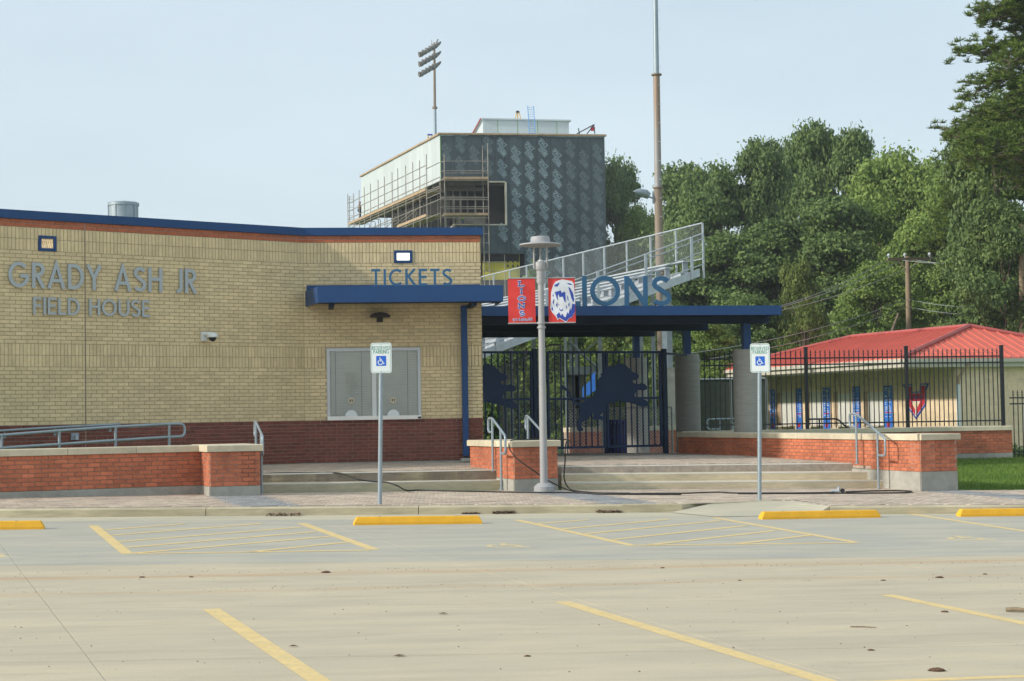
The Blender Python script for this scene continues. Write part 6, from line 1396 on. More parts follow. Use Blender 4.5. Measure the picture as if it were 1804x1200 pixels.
z0 = P(1169, 700, Yd); MB().tube([Vector((P(1170, 720, Yd).x, Yd, -.1)), P(1163.5, 520, Yd), P(1159.3, 331, Yd)], [.185, .165, .15], 20).build('lower_pole', M['rustb'], t)
MB().tube([P(1159.3, 331, Yd), P(1156.5, 132, Yd)], [.135, .125], 20).build('middle_pole', M['rust'], t); pt_ = P(1154.5, 0, Yd); pu_ = pt_ + (pt_ - P(1156.5, 132, Yd)) * 4
MB().tube([P(1156.5, 132, Yd), pt_, pu_], [.105, .095, .07], 20).build('upper_pole', M['steelblue'], t)
for y in (331, 132): MB().lathe(P(1159.3 if y > 200 else 1156.5, y, Yd), [(.2, -.02), (.2, .03)], 16).build('flange', M['rustb'], t)
for k in range(15): y = 20 + k * 33; x = lerp(1155, 1161, y / 500); a = P(x, y, Yd); MB().tube([a + Vector((.05, -.13, 0)), a + Vector((.13, -.2, 0))], .012, 5).build('step_bolt', M['alud'], t)
for k in range(3): c = pu_ - ZZ * (k * 1.2 + .4); MB().tube([c - Vector((1.6, .3, 0)), c + Vector((1.6, .3, 0))], .07, 6).build('crossarm', M['alud'], t)
a = P(1152, 345, Yd); b = P(1122, 341, Yd); MB().tube([P(1158, 352, Yd), a], .05, 6).build('bracket', M['alud'], t)
MB().tube([P(1117, 337, Yd - .3), P(1126, 338.5, Yd - .2), P(1137, 341.5, Yd), P(1144, 346, Yd)], [.03, .14, .17, .12], 12).build('flood_lamp', M['steelblue'], t); MB().tube([P(1140, 346, Yd), P(1153, 350, Yd)], .035, 6).build('bracket', M['alud'], t); MB().obox(P(1150, 358, Yd), Vector((.12, 0, 0)), Vector((0, .15, 0)), ZZ * .45).build('ballast_box', M['steelblue'], t)

# ================================================================ CONCESSION BUILDING
EC = P(1591, 630, 60.3); ze = EC.z; ec_ = Vector((EC.x, EC.y, 0)); C1 = Vector((.935, .354, 0)).normalized(); C2 = Vector((-.354, .935, 0)).normalized()
WC = ec_ + C1 * 2.42 + C2 * .32; zg = -.12
cn = thing('concession_building', 'tan block concession building with red hipped metal roof and white shutters', 'building', (WC.x, WC.y, zg))
def cuu(x): w = W(x, 700, WC, C2); return (Vector((w.x, w.y, 0)) - WC).dot(C2)
def cz(x, y): return W(x, y, WC, C2).z
zwt = ze - .33; LCn = cuu(1352.5); BH = .203; BLn = .406
MB().obox(WC + ZZ * zg, C2 * LCn, C1 * 9, ZZ * (zwt - zg)).build('mortar_core', M['blockg'], cn)
sh_ = [(1375.5, 1399.5), (1427, 1449.5), (1476, 1500.5), (1529, 1556.5)]; hol = []
zsb = gz(WC.x, WC.y) + .9
LN = Vector((-1, 0, 0))
for (xa, xb) in sh_:
    ub, ua = cuu(xa), cuu(xb); ztp = cz((xa + xb) / 2, 692 - (xa - 1370) * .012)
    hol.append((ua, ub, zsb, ztp))
rowsC = rows_running(zg, int((zwt - zg) / BH), M['block'], BH, BLn)
far = WC + C2 * LCn; 
lay_bricks(cn, [dict(p=far + C1 * -.0, d=-C2, len=LCn, rows=rowsC, holes=[(LCn - b, LCn - a, z0, z1) for a, b, z0, z1 in hol]), dict(p=WC, d=C1, len=9, rows=rowsC)], 300, name='block')
nC2 = -C1
for ua, ub, z0, z1_ in hol:
    s = MB().obox(WC + C2 * ua + nC2 * -.0 + ZZ * z0 - C1 * .006, C2 * (ub - ua), C1 * .004, ZZ * (z1_ - z0)).build('shutter', M['shut'], cn)
    n = int((z1_ - z0) / .075)
    for k in range(n): MB().obox(WC + C2 * (ua + .02) + ZZ * (z0 + k * .075 + .004) - C1 * .02, C2 * (ub - ua - .04), C1 * .013, ZZ * .06).build('shutter_slat', M['shut'], s)
    MB().obox(WC + C2 * (ub + .0) + ZZ * z0 - C1 * .02, C2 * .30, C1 * .012, ZZ * (z1_ - z0 + .02)).build('jamb_shadow_board', M['plank'], cn)  # flat brown strip, its colour stands in for shade in the shutter recess
    MB().obox(WC + C2 * ua - C1 * .28 + ZZ * (z0 - .06), C2 * (ub - ua), C1 * .27, ZZ * .05).build('counter', M['gutter'], cn)
    c = WC + C2 * (ub + .02) - C1 * .05 + ZZ * (z1_ + .38)
    MB().tube([c + C2 * .18 * math.cos(a_2) + ZZ * .28 * math.sin(a_2) for a_2 in [k * math.pi / 7 - .9 for k in range(11)]], .018, 6).build('cable_loop', M['plank'], cn)
for (xa, xb, yt_) in ((1357, 1366, 686.5), (1402.5, 1414, 684.5), (1450.5, 1462.5, 683), (1503, 1516.5, 681), (1558.5, 1572.5, 679.5)):
    ub, ua = cuu(xa), cuu(xb); zt_ = cz(xa, yt_); z0 = cz(xa, 756); bo = WC + C2 * ub - C1 * .02; w_ = ub - ua
    t = thing('menu_banner', {1357: 'leftmost tall blue menu banner on the concession wall', 1402.5: 'second tall blue menu banner from the left on the concession wall', 1450.5: 'middle one of the five tall blue menu banners', 1503: 'fourth tall blue menu banner from the left, behind the stair handrail', 1558.5: 'rightmost tall blue menu banner, nearest the red H emblem'}[xa], 'banner', Vector((bo.x, bo.y, z0)), 'menu banners between the shutters')
    MB().obox(Vector((bo.x, bo.y, z0)), -C2 * w_, -C1 * .01, ZZ * (zt_ - z0)).build('cloth', M['ban2'], t); q = MB(); r_ = MB(); random.seed(int(xa))
    z = zt_ - .12
    while z > z0 + .45:
        for cu_ in (.12, .55):
            l = random.uniform(.15, .33); 
            if random.random() < .75: q.obox(Vector((bo.x, bo.y, z)) - C2 * w_ * cu_ - C1 * .0101, -C2 * w_ * l, -C1 * .002, ZZ * random.uniform(.02, .035))
        z -= random.uniform(.05, .09)
    q.build('menu_text', M['white'], t); r_.obox(Vector((bo.x, bo.y, z0 + .62)) - C2 * w_ * .1 - C1 * .0101, -C2 * w_ * .8, -C1 * .003, ZZ * .035); r_.prism([(.0, 0), (.2, 0), (.2, .16), (.1, .2), (0, .16)], Vector((bo.x, bo.y, z0 + .08)) - C2 * w_ * .3 - C1 * .0101, -C2, ZZ, .003); r_.build('red_mark', M['redp'], t)
random.seed(11)
# H emblem with LIONS
def hp(x, y): w = W(x, y, WC - C1 * .02, C2); return (-(Vector((w.x, w.y, 0)) - WC).dot(C2), w.z)
t = thing('emblem_sign', 'red H shaped shield emblem with the word LIONS on the concession wall', 'sign', Vector((*(WC + C2 * cuu(1614)).xy, cz(1614, 720))))
Ho = [(1590, 677.5), (1607, 676.5), (1607, 690.5), (1620.5, 689.5), (1620.5, 676), (1637, 675), (1632, 688), (1632, 713), (1614, 739), (1597, 715), (1597, 690)]
Hm = [(1593.5, 679.5), (1605, 678.8), (1605, 692.5), (1622.5, 691.5), (1622.5, 678), (1633, 677.5), (1630, 688), (1630, 711.5), (1614, 734.5), (1599, 713.5), (1599, 690)]
HP = [[(1594.5, 680.5), (1605.5, 680.3), (1605.5, 707), (1613, 722), (1613, 732), (1600, 712.5), (1599.5, 690)], [(1622, 679.8), (1632.5, 679.3), (1629.8, 689), (1629.8, 711), (1615, 732), (1615, 722), (1622, 708)], [(1605.6, 693.5), (1621.9, 692.9), (1621.9, 706.8), (1605.6, 707)]]
hin = [(1606, 709), (1621.5, 708.5), (1614, 723)]
for pts, dz, m in [(Ho, .0, 'bblue'), (Hm, .008, 'bwht')] + [(h_, .016, 'redp') for h_ in HP]:
    MB().prism([hp(*p) for p in pts], Vector((WC.x, WC.y, 0)) - C1 * (.02 + dz), -C2, ZZ, .007).build('emblem_layer', M[m], t)
MB().prism([hp(*p) for p in hin], Vector((WC.x, WC.y, 0)) - C1 * .038, -C2, ZZ, .004).build('emblem_layer', M['block'], t)
u0, z0 = hp(1603, 703.5); u1, z1q = hp(1626, 697); lettering('letter', 'LIONS', Vector((WC.x, WC.y, 0)) - C1 * .038 - C2 * u0 + ZZ * z0, -C2, ZZ, u1 - u0, z1q - z0, .006, M['bblue'], t, w=.24, gap=.2)
# roof
zr_ = ze; ea, eb = 10.0, 24.5
def cr_(a, b, z): v = ec_ + C1 * a + C2 * b; return Vector((v.x, v.y, z))
zpk = P(1706, 576, 64.9).z; pk0 = cr_(5, 3, zpk); pk1 = cr_(5, 11.3, zpk); LE2 = 14.3
Q0, Q1, Q2, Q3 = cr_(0, 0, ze), cr_(10, 0, ze), cr_(10, LE2, ze), cr_(0, LE2, ze)
def roofface(pts, nm='roof_slope'):
    q = MB(); n = len(pts); q.add(list(pts) + [p - ZZ * .05 for p in pts], [tuple(range(n)), tuple(reversed(range(n, 2 * n)))] + [(i, (i + 1) % n, (i + 1) % n + n, i + n) for i in range(n)]); return q.build(nm, M['redroof'], cn)
fl_ = roofface([Q3, Q0, pk0, pk1]); ff_ = roofface([Q0, Q1, pk0]); roofface([Q1, Q2, pk1, pk0]); roofface([Q2, Q3, pk1])
def ribs(par, A, B, apexfn, n):
    for k in range(1, n):
        f = k / n; a = A.lerp(B, f); b = apexfn(f)
        if (b - a).length < .3: continue
        d = (b - a).normalized(); s = (B - A).normalized(); up = s.cross(d).normalized(); up = up if up.z > 0 else -up
        MB().obox(a - s * .025 + up * .001, s * .05, b - a, up * .035).build('roof_rib', M['redroof'], par)
ribs(ff_, Q0, Q1, lambda f: Q0.lerp(pk0, f * 2) if f <= .5 else Q1.lerp(pk0, (1 - f) * 2), 24)
def apl(f):
    b = LE2 * f
    if b < 3: return Q0.lerp(pk0, b / 3)
    if b > 11.3: return Q3.lerp(pk1, (LE2 - b) / 3)
    return pk0.lerp(pk1, (b - 3) / 8.3)
ribs(fl_, Q0, Q3, apl, 34)
for a, b in ((Q0, pk0), (Q1, pk0), (pk0, pk1), (Q3, pk1), (Q2, pk1)): MB().tube([a + ZZ * .05, b + ZZ * .05], .085, 6).build('ridge_cap', M['redtrim'], cn)
for a, b, n in ((Q0, Q1, -C2), (Q0, Q3, -C1)):
    d = (b - a).normalized()
    MB().obox(a + n * .0 - ZZ * .17, (b - a), n * .12, ZZ * .13).build('gutter', M['gutter'], cn); MB().obox(a - n * .03 - ZZ * .34, (b - a), n * .028, ZZ * .28).build('fascia', M['gutter'], cn)
slab([ec_ + C1 * .03 + C2 * .03, ec_ + C1 * 9.9 + C2 * .03, ec_ + C1 * 9.9 + C2 * 14.2, ec_ + C1 * .03 + C2 * 14.2], ze - .34, ze - .31, 'soffit', M['gutter'], cn)
dsx = W(1689, 700, WC - C2 * .1, C1); dp = Vector((dsx.x, dsx.y, 0))
MB().tube([Q0 + (Q1 - Q0).normalized() * ((dp - ec_).dot(C1) + .3) - C2 * .06 - ZZ * .16, dp + ZZ * (ze - .75) + C1 * .02, dp + ZZ * (ze - .95)], .06, 8).build('downspout_elbow', M['plank'], cn); MB().obox(dp + ZZ * zg - C1 * .05, C1 * .13, C2 * .09, ZZ * (ze - .9 - zg)).build('downspout', M['white'], cn)

# ================================================================ POWER POLES AND WIRES
def pole(label, x, ytop, Y, yb, xb, arms):
    b = P(xb, yb, Y); t_ = P(x, ytop, Y); t = thing('power_pole', label, 'power pole', (b.x, Y, -.1)); MB().tube([Vector((b.x, Y, -.1)), t_], [.17, .12], 14).build('shaft', M['wood'], t)
    if arms:
        a, c = P(1563, 457.5, Y - 1.0), P(1641, 455.5, Y + .4); MB().obox(a - ZZ * .07, c - a, Vector((0, -.12, 0)), ZZ * .14).build('crossarm', M['wood'], t)
        for x_ in (1566, 1594, 1638): f = (x_ - 1563) / 78; v = a.lerp(c, f) + ZZ * .07; MB().lathe(v, [(.03, 0), (.03, .06), (.08, .09), (.09, .15), (.05, .22)], 10).build('insulator', M['alu'], t)
        for x_ in (1583, 1617): MB().tube([P(x_, 460, Y), P(1600, 480, Y)], .03, 5).build('brace', M['wood'], t)
    return t
Yp = 82
pole('tall wooden power pole with a crossarm behind the red roof', 1599, 452, Yp, 700, 1603, True)
pole('second wooden power pole cut off by the right edge of the photo', 1799.5, 395, 74, 700, 1801, False)
def wire(pts, nm='power_line', r=.022, lb=''):
    out = []
    for (a, b) in zip(pts, pts[1:]):
        n = 10
        for i in range(n + (1 if b is pts[-1] else 0)): t_ = i / n; v = a.lerp(b, t_); v.z -= .35 * 4 * t_ * (1 - t_); out.append(v)
    q = MB(); q.tube(out, r, 5); q.build(nm, M['wirem'], at=pts[0], label=lb, category='power line', group='power lines')
WL = ['uppermost overhead wire on the left insulator of the crossarm', 'overhead wire on the middle insulator of the crossarm', 'overhead wire on the right insulator of the crossarm', 'upper of the two wires low on the power pole', 'lower of the two wires low on the power pole']
for i, (xa, ya, xb2, yb2, Yb2, xc2, yc2) in enumerate(((1566, 455, 1290, 557, 60, 1850, 447), (1594, 455, 1262, 565, 60, 1850, 449.5), (1638, 453.5, 1300, 560, 62, 1850, 446), (1597, 527, 1180, 625, 60, 1850, 529), (1597, 540, 1180, 640, 60, 1850, 541.5))):
    wire([P(xb2, yb2 + 2, Yb2), P(xa, ya, Yp), P(xc2, yc2, 74)], lb=WL[i], r=.014)

# ================================================================ HOSES, SPRINKLER
def hose(label, pts, r=.012):
    t = MB(); sm = []
    P_ = [Vector(p) for p in pts]
    for i in range(len(P_) - 1):
        p0 = P_[max(i - 1, 0)]; p1_ = P_[i]; p2_ = P_[i + 1]; p3_ = P_[min(i + 2, len(P_) - 1)]
        for k in range(6): u = k / 6; sm.append(.5 * ((2 * p1_) + (-p0 + p2_) * u + (2 * p0 - 5 * p1_ + 4 * p2_ - p3_) * u * u + (-p0 + 3 * p1_ - 3 * p2_ + p3_) * u ** 3))
    sm.append(P_[-1]); t.tube(sm, r, 8); return t.build('garden_hose', M['hose'], at=P_[0], label=label, category='hose')
def gw(x, y):
    v = G(x, y, WALK); u = (x - 902) / 3000
    lim = FL0.y + (v.x - FL0.x) * (FL1.y - FL0.y) / (FL1.x - FL0.x) if v.x < -.1 else (28.85 if v.x < .85 else FR0.y + (v.x - FR0.x) * (FR1.y - FR0.y) / (FR1.x - FR0.x))
    if v.x > .45 and v.x < .85: lim = 29.15
    Y = min(v.y, lim - .05); X = v.x * Y / v.y; return Vector((X, Y, walkz(X, Y) + .018))
h1 = [P(452, 834.5, 28.9), P(500, 833.2, 28.95), P(560, 832.7, 29.05), P(596, 833.5, 28.95), P(612, 838, 28.75), P(632, 845, 28.5), P(660, 848.5, 28.45), P(682, 850, 28.4), P(700, 856, 28.25)]
h1 += [gw(x, y) for x, y in ((716, 862.5), (740, 865), (800, 867), (860, 868), (900, 869), (950, 869.5), (1010, 870), (1060, 871.5), (1120, 871.5), (1200, 871), (1262, 869), (1300, 870.5), (1400, 870.5), (1470, 869.5))]
hose('long black hose trailing down the left stairs and along the sidewalk', h1)
h2 = [P(1003, 776, 29.9), P(994, 774.2, 29.6), P(965, 774.0, 29.6), P(930, 774.6, 29.4), P(905, 775.0, 29.2), P(898.5, 778, 29.05), P(896.5, 786, 28.98), P(900, 795, 28.9), P(909, 806, 28.84), P(925, 819, 28.82), P(940, 829, 28.84), P(958, 842, 28.88), P(975, 851.5, 28.9), P(1000, 863, 29.0)]
h2 += [gw(x, y) for x, y in ((1018, 868), (1045, 872), (1100, 873), (1200, 873))]
hose('olive hose looping over the planter wall cap and down to the sidewalk', h2, .011)
h3 = [P(1006, 779, 30.0), P(998.5, 778, 29.7), P(996, 790, 29.55), P(995.5, 812, 29.5), P(993.8, 835, 29.45), P(994.5, 846, 29.4), P(999, 856, 29.35)] + [gw(x, y) for x, y in ((1008, 865.5), (1030, 868.5), (1060, 870.5), (1110, 871))]
hose('black hose hanging beside the planter wall in front of the right stairs', h3)
hose('end loop of black hose lying by the right pier', [gw(x, y) for x, y in ((1490, 868.5), (1530, 867), (1575, 866.2), (1600, 867), (1606, 868.8), (1590, 870), (1540, 870.5), (1400, 871.2), (1300, 871.5))])
s0 = gw(1478, 868.5); t = thing('hose_coupling', 'brass and black hose coupling lying on the sidewalk before the right stairs', 'hose fitting', s0)
MB().tube([s0 - Vector((.14, 0, -.015)), s0 + Vector((.0, 0, .015))], .026, 10).build('coupler', M['alu'], t); MB().tube([s0 + Vector((0, .02, .0)), s0 + Vector((0, .02, .075))], .02, 8).build('valve', M['alu'], t)
MB().tube([s0 + Vector((.06, -.03, .02)), s0 + Vector((.06, .03, .02))], .036, 12).build('wheel', M['black'], t); MB().tube([s0 + Vector((-.03, .02, .08)), s0 + Vector((.03, .02, .08))], .008, 6).build('handle', M['alu'], t)

# ================================================================ DEBRIS
def clod(label, c, r, m='clod', flat=.42, grp='dirt clods on the parking lot', nm='dirt_clod', cat='dirt clod'):
    q = MB(); n = 9; vs = []; fs = []; rw = 5; r *= .62
    for j in range(rw):
        ph = math.pi / 2 * j / (rw - 1)
        for k in range(n): a = 2 * math.pi * k / n; rr_ = r * math.cos(ph) * random.uniform(.75, 1.2) + .001; vs.append(c + Vector((rr_ * math.cos(a) * 1.3, rr_ * math.sin(a), r * flat * math.sin(ph) * random.uniform(.8, 1.2))))
    fs = [(j * n + k, j * n + (k + 1) % n, (j + 1) * n + (k + 1) % n, (j + 1) * n + k) for j in range(rw - 1) for k in range(n)]
    q.add(vs, fs); return q.build(nm, M[m], at=c, label=label, category=cat, group=grp)
def gx(x, y): v = gl(x, y); return Vector((v.x, v.y, lotz(v.x, v.y) + .002))
for x, y, r, lb in ((250, 1017.5, .035, 'small brown dirt clod on the rusty trail at far left'), (337, 1017, .028, 'tiny dirt clod right of the far left one on the rusty trail'), (574, 1009, .06, 'flat brown dirt clod below the left hatched area'), (1655, 1018, .05, 'brown dirt clod on the rusty trail at the right'), (1735, 1012, .03, 'small dirt clod near the right edge of the rusty trail'), (1556, 1023, .03, 'small dirt clod left of the right trail clod'), (1650, 1182, .07, 'biggest dark dirt clod near the bottom right corner'), (1665, 1078.5, .04, 'dark dirt clod between the two right foreground lines'), (929, 1156.5, .028, 'small dark dirt clod in the centre foreground'), (1534, 1146, .03, 'flat dirt clod below the stick in the right foreground'), (1167, 1001, .028, 'tiny clod on the rusty trail below the centre hatching'), (1303, 1023, .022, 'tiny clod on the lower rusty trail right of centre')): clod(lb, gx(x, y), r)
for i in range(70):
    pass
q = MB()
for i in range(330):
    x = random.uniform(0, 1804); y = random.choice([random.gauss(1012 - x * .012, 2.5), random.gauss(1043 - x * .013, 3), random.uniform(985, 1190)]); c = gx(x, y); r = random.uniform(.003, .007); a = random.uniform(0, 6)
    q.add([c + Vector((r * math.cos(a + k * 2.1) * random.uniform(1, 2), r * math.sin(a + k * 2.1), .0)) for k in range(3)] + [c + ZZ * r * .8], [(0, 1, 3), (1, 2, 3), (2, 0, 3)])
q.build('dirt_crumbs', M['clod'], kind='stuff', label='scattered dirt crumbs over the concrete lot', category='dirt')
def leafpile(label, x0, x1, y, n, m='leafd', hh=.04):
    q = MB(); a, b = gx(x0, y), gx(x1, y)
    for i in range(n):
        c = a.lerp(b, random.random()) + Vector((0, random.gauss(0, .03), 0)); c.y = min(c.y, kerbY(c.x) - .02); c.z = lotz(c.x, c.y) + random.uniform(.004, hh); an = random.uniform(0, 6.3); l = random.uniform(.015, .035); d = Vector((math.cos(an), math.sin(an), random.uniform(-.4, .4))) * l; e = Vector((-math.sin(an), math.cos(an), random.uniform(-.5, .5))) * l * .4
        q.add([c - d, c + e, c + d, c - e], [(0, 1, 2, 3)])
    q.build('leaf_litter', M[m], at=a, label=label, category='leaf litter', kind='stuff')
leafpile('brown leaf litter in the gutter below the left stairs', 470, 530, 909, 120); leafpile('brown leaf litter in the gutter above the middle wheel stop', 868, 908, 905, 120); leafpile('thin leaf litter in the gutter left of the middle pile', 815, 845, 905.5, 80, hh=.02); leafpile('leaf litter and foil scraps in the gutter right of the lamp post', 1050, 1095, 903, 90); leafpile('leaf litter on the kerb ramp flare', 1270, 1325, 893.5, 0)
t = thing('litter_scrap', 'crumpled silver and blue wrapper in the gutter right of the lamp post', 'litter', gx(1079, 902))
c = gx(1079, 901.5); q = MB()
for i in range(14): p = c + Vector((random.uniform(-.11, .11), random.uniform(-.04, .04), random.uniform(.01, .05))); q.add([p + Vector((random.uniform(-.05, .05), random.uniform(-.03, .03), random.uniform(-.03, .04))) for _ in range(3)], [(0, 1, 2)])
q.build('foil', M['alu'], t)
def stick(label, x0, y0, x1, y1, r): a, b = gx(x0, y0), gx(x1, y1); q = MB(); q.tube([a + ZZ * r, a.lerp(b, .5) + Vector((0, .01, r * 1.3)), b + ZZ * r], [r, r * 1.1, r * .7], 6); q.build('stick', M['wood'], at=a, label=label, category='stick')
stick('short brown stick at the right edge of the lot', 1772, 1078, 1812, 1080, .018); stick('thin grey twig in the right foreground', 1498, 1105.5, 1544, 1107, .005)
def leaf(label, x, y, s): c = gx(x, y); q = MB(); q.add([c + Vector((-s, 0, .004)), c + Vector((-s * .2, s * .5, .012)), c + Vector((s, .1 * s, .006)), c + Vector((.1 * s, -s * .45, .016))], [(0, 1, 2, 3)]); q.build('dry_leaf', M['leafd'], at=c, label=label, category='leaf')
leaf('curled dry leaf left of the centre foreground', 781, 1082.5, .04); leaf('dry leaf beside the left foreground line', 517, 1140, .035); leaf('dry leaf in the bottom centre foreground', 704, 1157, .045)

# ================================================================ TREES
def make_crown(seed, H, R, clumps, leaves, leaf, m, shape='oak', bare=.18):
    """lobes inside an uneven envelope, leaf clumps over each lobe, leaves over each clump"""
    r = np.random.default_rng(seed); V = []; T = []; lobes = []; nl = 15 if shape == 'oak' else 13
    for i in range(nl):
        z = bare + (1 - bare) * (i + r.uniform(.2, .8)) / nl; t = (z - bare) / (1 - bare); prof = (np.sin(np.clip(t * .86 + .12, 0, 1) * np.pi) ** .6) if shape == 'oak' else (1 - t) ** .45 * .9 + .08
        a = i * 2.4 + r.uniform(-.6, .6); rl = R * r.uniform(.36, .52) * (1.08 - .42 * t); off = max(0, R * prof - rl) * r.uniform(.65, 1.08)
        lobes.append((off * np.cos(a), off * np.sin(a), min(z * H, H - rl * .8), rl))
    pts = []
    for i in range(clumps):
        lx, ly, lz, rl = lobes[r.integers(nl)] if i >= nl else lobes[i]
        d = r.normal(size=3); d /= np.linalg.norm(d); d[2] = abs(d[2]) * 1.0 - .35 * r.random(); k = rl * r.uniform(.55, 1.0)
        pts.append((lx + d[0] * k, ly + d[1] * k, lz + d[2] * k * .95, r.uniform(.55, 1.25)))
    per_ = leaves // clumps
    for (cx, cy, cz_, s) in pts:
        n = int(per_ * s * s); rad = R * .15 * s
        d = r.normal(size=(n, 3)); d /= np.linalg.norm(d, axis=1)[:, None]; d[:, 2] = np.abs(d[:, 2]) * .95 - .35 * r.random(n)
        k = rad * (r.random(n) ** .33)[:, None]; c = np.array([cx, cy, cz_]) + d * k * np.array([1, 1, .85]); c += r.normal(scale=rad * .16, size=(n, 3)); k2 = r.random(n) < .14; c[k2] += d[k2] * rad * r.uniform(.2, .8, (int(k2.sum()), 1))
        nrm = d + r.normal(scale=.5, size=(n, 3)); nrm /= np.linalg.norm(nrm, axis=1)[:, None]
        a = np.cross(nrm, r.normal(size=(n, 3))); a /= np.linalg.norm(a, axis=1)[:, None]; b = np.cross(nrm, a); sz = leaf * r.uniform(.6, 1.3, n)[:, None]
        a *= sz; b *= sz * .6
        V.append(np.stack([c - a, c - b, c + a, c + b], 1)); T.append(np.clip(.5 + (s - .9) * .2 + r.normal(0, .10) + r.normal(0, .2, n), 0, 1))
    V = np.concatenate(V).reshape(-1, 3); T = np.concatenate(T); me_o = np_mesh('crown', V, np.arange(len(V)).reshape(-1, 4), T, m)
    me = me_o.data; bpy.data.objects.remove(me_o); return me, pts
def make_trunk(pts, H, seed, r0=.28):
    rnd = random.Random(seed); q = MB(); top = H * .86; q.tube([(0, 0, -.5), (0, 0, H * .25), (rnd.uniform(-.2, .2), 0, H * .55), (rnd.uniform(-.3, .3), 0, top)], [r0, r0 * .8, r0 * .5, r0 * .12], 8)
    for (x, y, z, s) in rnd.sample(pts, min(34, len(pts))):
        zb = max(H * .12, z - rnd.uniform(.12, .3) * H); q.tube([(0, 0, zb), (x * .5, y * .5, (zb + z) / 2 + .2), (x, y, z)], [r0 * .3, r0 * .18, .02], 5)
    return q.mesh('trunk', M['bark'])
kinds = {}
def treekind(name, seed, H, R, clumps, leaves, leaf, m, shape, bare):
    cm, pts = make_crown(seed, H, R, clumps, leaves, leaf, m, shape, bare); kinds[name] = (cm, make_trunk(pts, H, seed), H, R)
treekind('oakA', 1, 16, 6.2, 420, 56000, .15, M['f_dark'], 'oak', .06)
treekind('oakB', 2, 16, 5.6, 400, 52000, .15, M['f_dark'], 'tall', .06)
treekind('midA', 3, 14, 6.0, 420, 56000, .13, M['f_mid'], 'oak', .03)
treekind('midB', 4, 14, 5.2, 380, 50000, .13, M['f_mid'], 'tall', .03)
treekind('yelA', 5, 9, 4.2, 170, 26000, .11, M['f_yel'], 'oak', .02)
def tree(kind, label, x, ytop, Y, wpx, rot, grp='trees behind the stadium', cat='tree', zb=-.1):
    cm, tm, H, R = kinds[kind]; t_ = P(x, ytop + (20 if Y > 91 else 6), Y); h = t_.z - zb; sx = (wpx * (1.5 if Y > 91 else 1.15) / 2 * Y / 3000) / (R * 1.05); sz = h / H
    t = thing('tree', label, cat, (t_.x, Y, zb), grp)
    for nm, me in (('crown', cm), ('trunk', tm)):
        o = bpy.data.objects.new(nm, me); COL.objects.link(o); o.parent = t; o.rotation_euler = (0, 0, rot); o.scale = (sx, sx, sz)
    return t
TL = [('oakA', 'dark tree rising just right of the tower', 1085, 270, 156, 120, .3), ('midA', 'bushy tree between the tower and the rust streaked mast', 1125, 362, 152, 130, 1.2), ('yelA', 'yellowish tree low behind the bleacher rail next to the tower', 1105, 392, 149, 110, .4),
      ('oakB', 'olive topped tree right of the rust streaked mast', 1206, 272, 122, 170, 2.2), ('oakA', 'dark tree behind the top corner of the bleacher', 1265, 280, 114, 190, 3.0), ('oakB', 'tall dark rounded tree left of the twin peaked tree', 1340, 228, 114, 150, .9),
      ('oakA', 'tree filling the gap behind the tall dark tree', 1392, 238, 122, 120, 2.9), ('oakB', 'highest left peak of the twin peaked dark tree', 1436, 198, 110, 138, 1.7), ('oakB', 'right peak of the twin peaked dark tree', 1500, 210, 108, 128, 4.4),
      ('midA', 'broad mid green tree above the power pole', 1568, 268, 100, 230, 5.1), ('midB', 'mid green tree right of the power pole top', 1634, 284, 98, 180, 2.0), ('midA', 'mid green tree left of the big right oak', 1684, 282, 92, 190, .7),
      ('oakA', 'big dark oak crown at the right edge of the photo', 1752, 176, 78, 235, 1.1), ('oakB', 'dark oak partly outside the right edge of the photo', 1850, 170, 80, 230, 2.6), ('oakA', 'green tree low in front of the big oak', 1765, 360, 75, 240, 3.3),
      ('midB', 'leafy tree directly behind the power pole shaft', 1612, 390, 90, 210, 3.9), ('oakB', 'tree between the bleacher and the power pole', 1470, 330, 96, 210, 1.9), ('yelA', 'light green small tree above the entrance canopy end', 1412, 455, 80, 120, 2.8),
      ('oakA', 'dark tree low behind the bleacher corner', 1290, 400, 98, 210, 4.0), ('oakB', 'low green tree over the canopy right of the mast', 1215, 440, 98, 200, .2), ('oakB', 'dark tree seen above the right column', 1360, 370, 98, 190, 5.5),
      ('midA', 'green tree behind the left slope of the red roof', 1540, 470, 86, 230, .5), ('midB', 'green tree behind the ridge of the red roof', 1690, 460, 84, 210, 1.4), ('midB', 'green tree seen under the canopy between the columns', 1250, 560, 74, 150, 1.0),
      ('yelA', 'yellow green bushy tree under the canopy left of the middle column', 1085, 560, 76, 150, 2.0), ('midB', 'green bushy tree under the canopy by the mast foot', 1160, 550, 80, 160, 3.1), ('midA', 'green bushy tree under the canopy behind the lamp post', 1010, 550, 84, 170, 4.2),
      ('oakA', 'shaded green tree under the canopy behind the lion gate', 930, 550, 86, 180, .8), ('oakA', 'dark understory tree behind the iron fence left of the concession', 1320, 520, 80, 170, 2.5), ('yelA', 'lime green tree beside the pale bare trunk', 1415, 530, 76, 100, .6), ('midA', 'tree beneath the wires left of the power pole', 1545, 370, 106, 200, 3.6)]
for k, lb, x, yt, Y, w, r in TL: tree(k, lb, x, yt, Y, w, r)
# tree beyond the left of the frame is not needed; bare trunks that show in the wood
for x0, y0, x1, y1, Y, lb in ((1571, 585, 1583, 552, 79, 'short leaning dead trunk above the red roof'),):
    a, b = P(x0, y0, Y), P(x1, y1, Y); q = MB(); q.tube([Vector((a.x, Y, -.1)), a, b], [.10, .08, .05], 8); q.build('bare_trunk', M['bark'], at=Vector((a.x, Y, -.1)), label=lb, category='tree trunk')
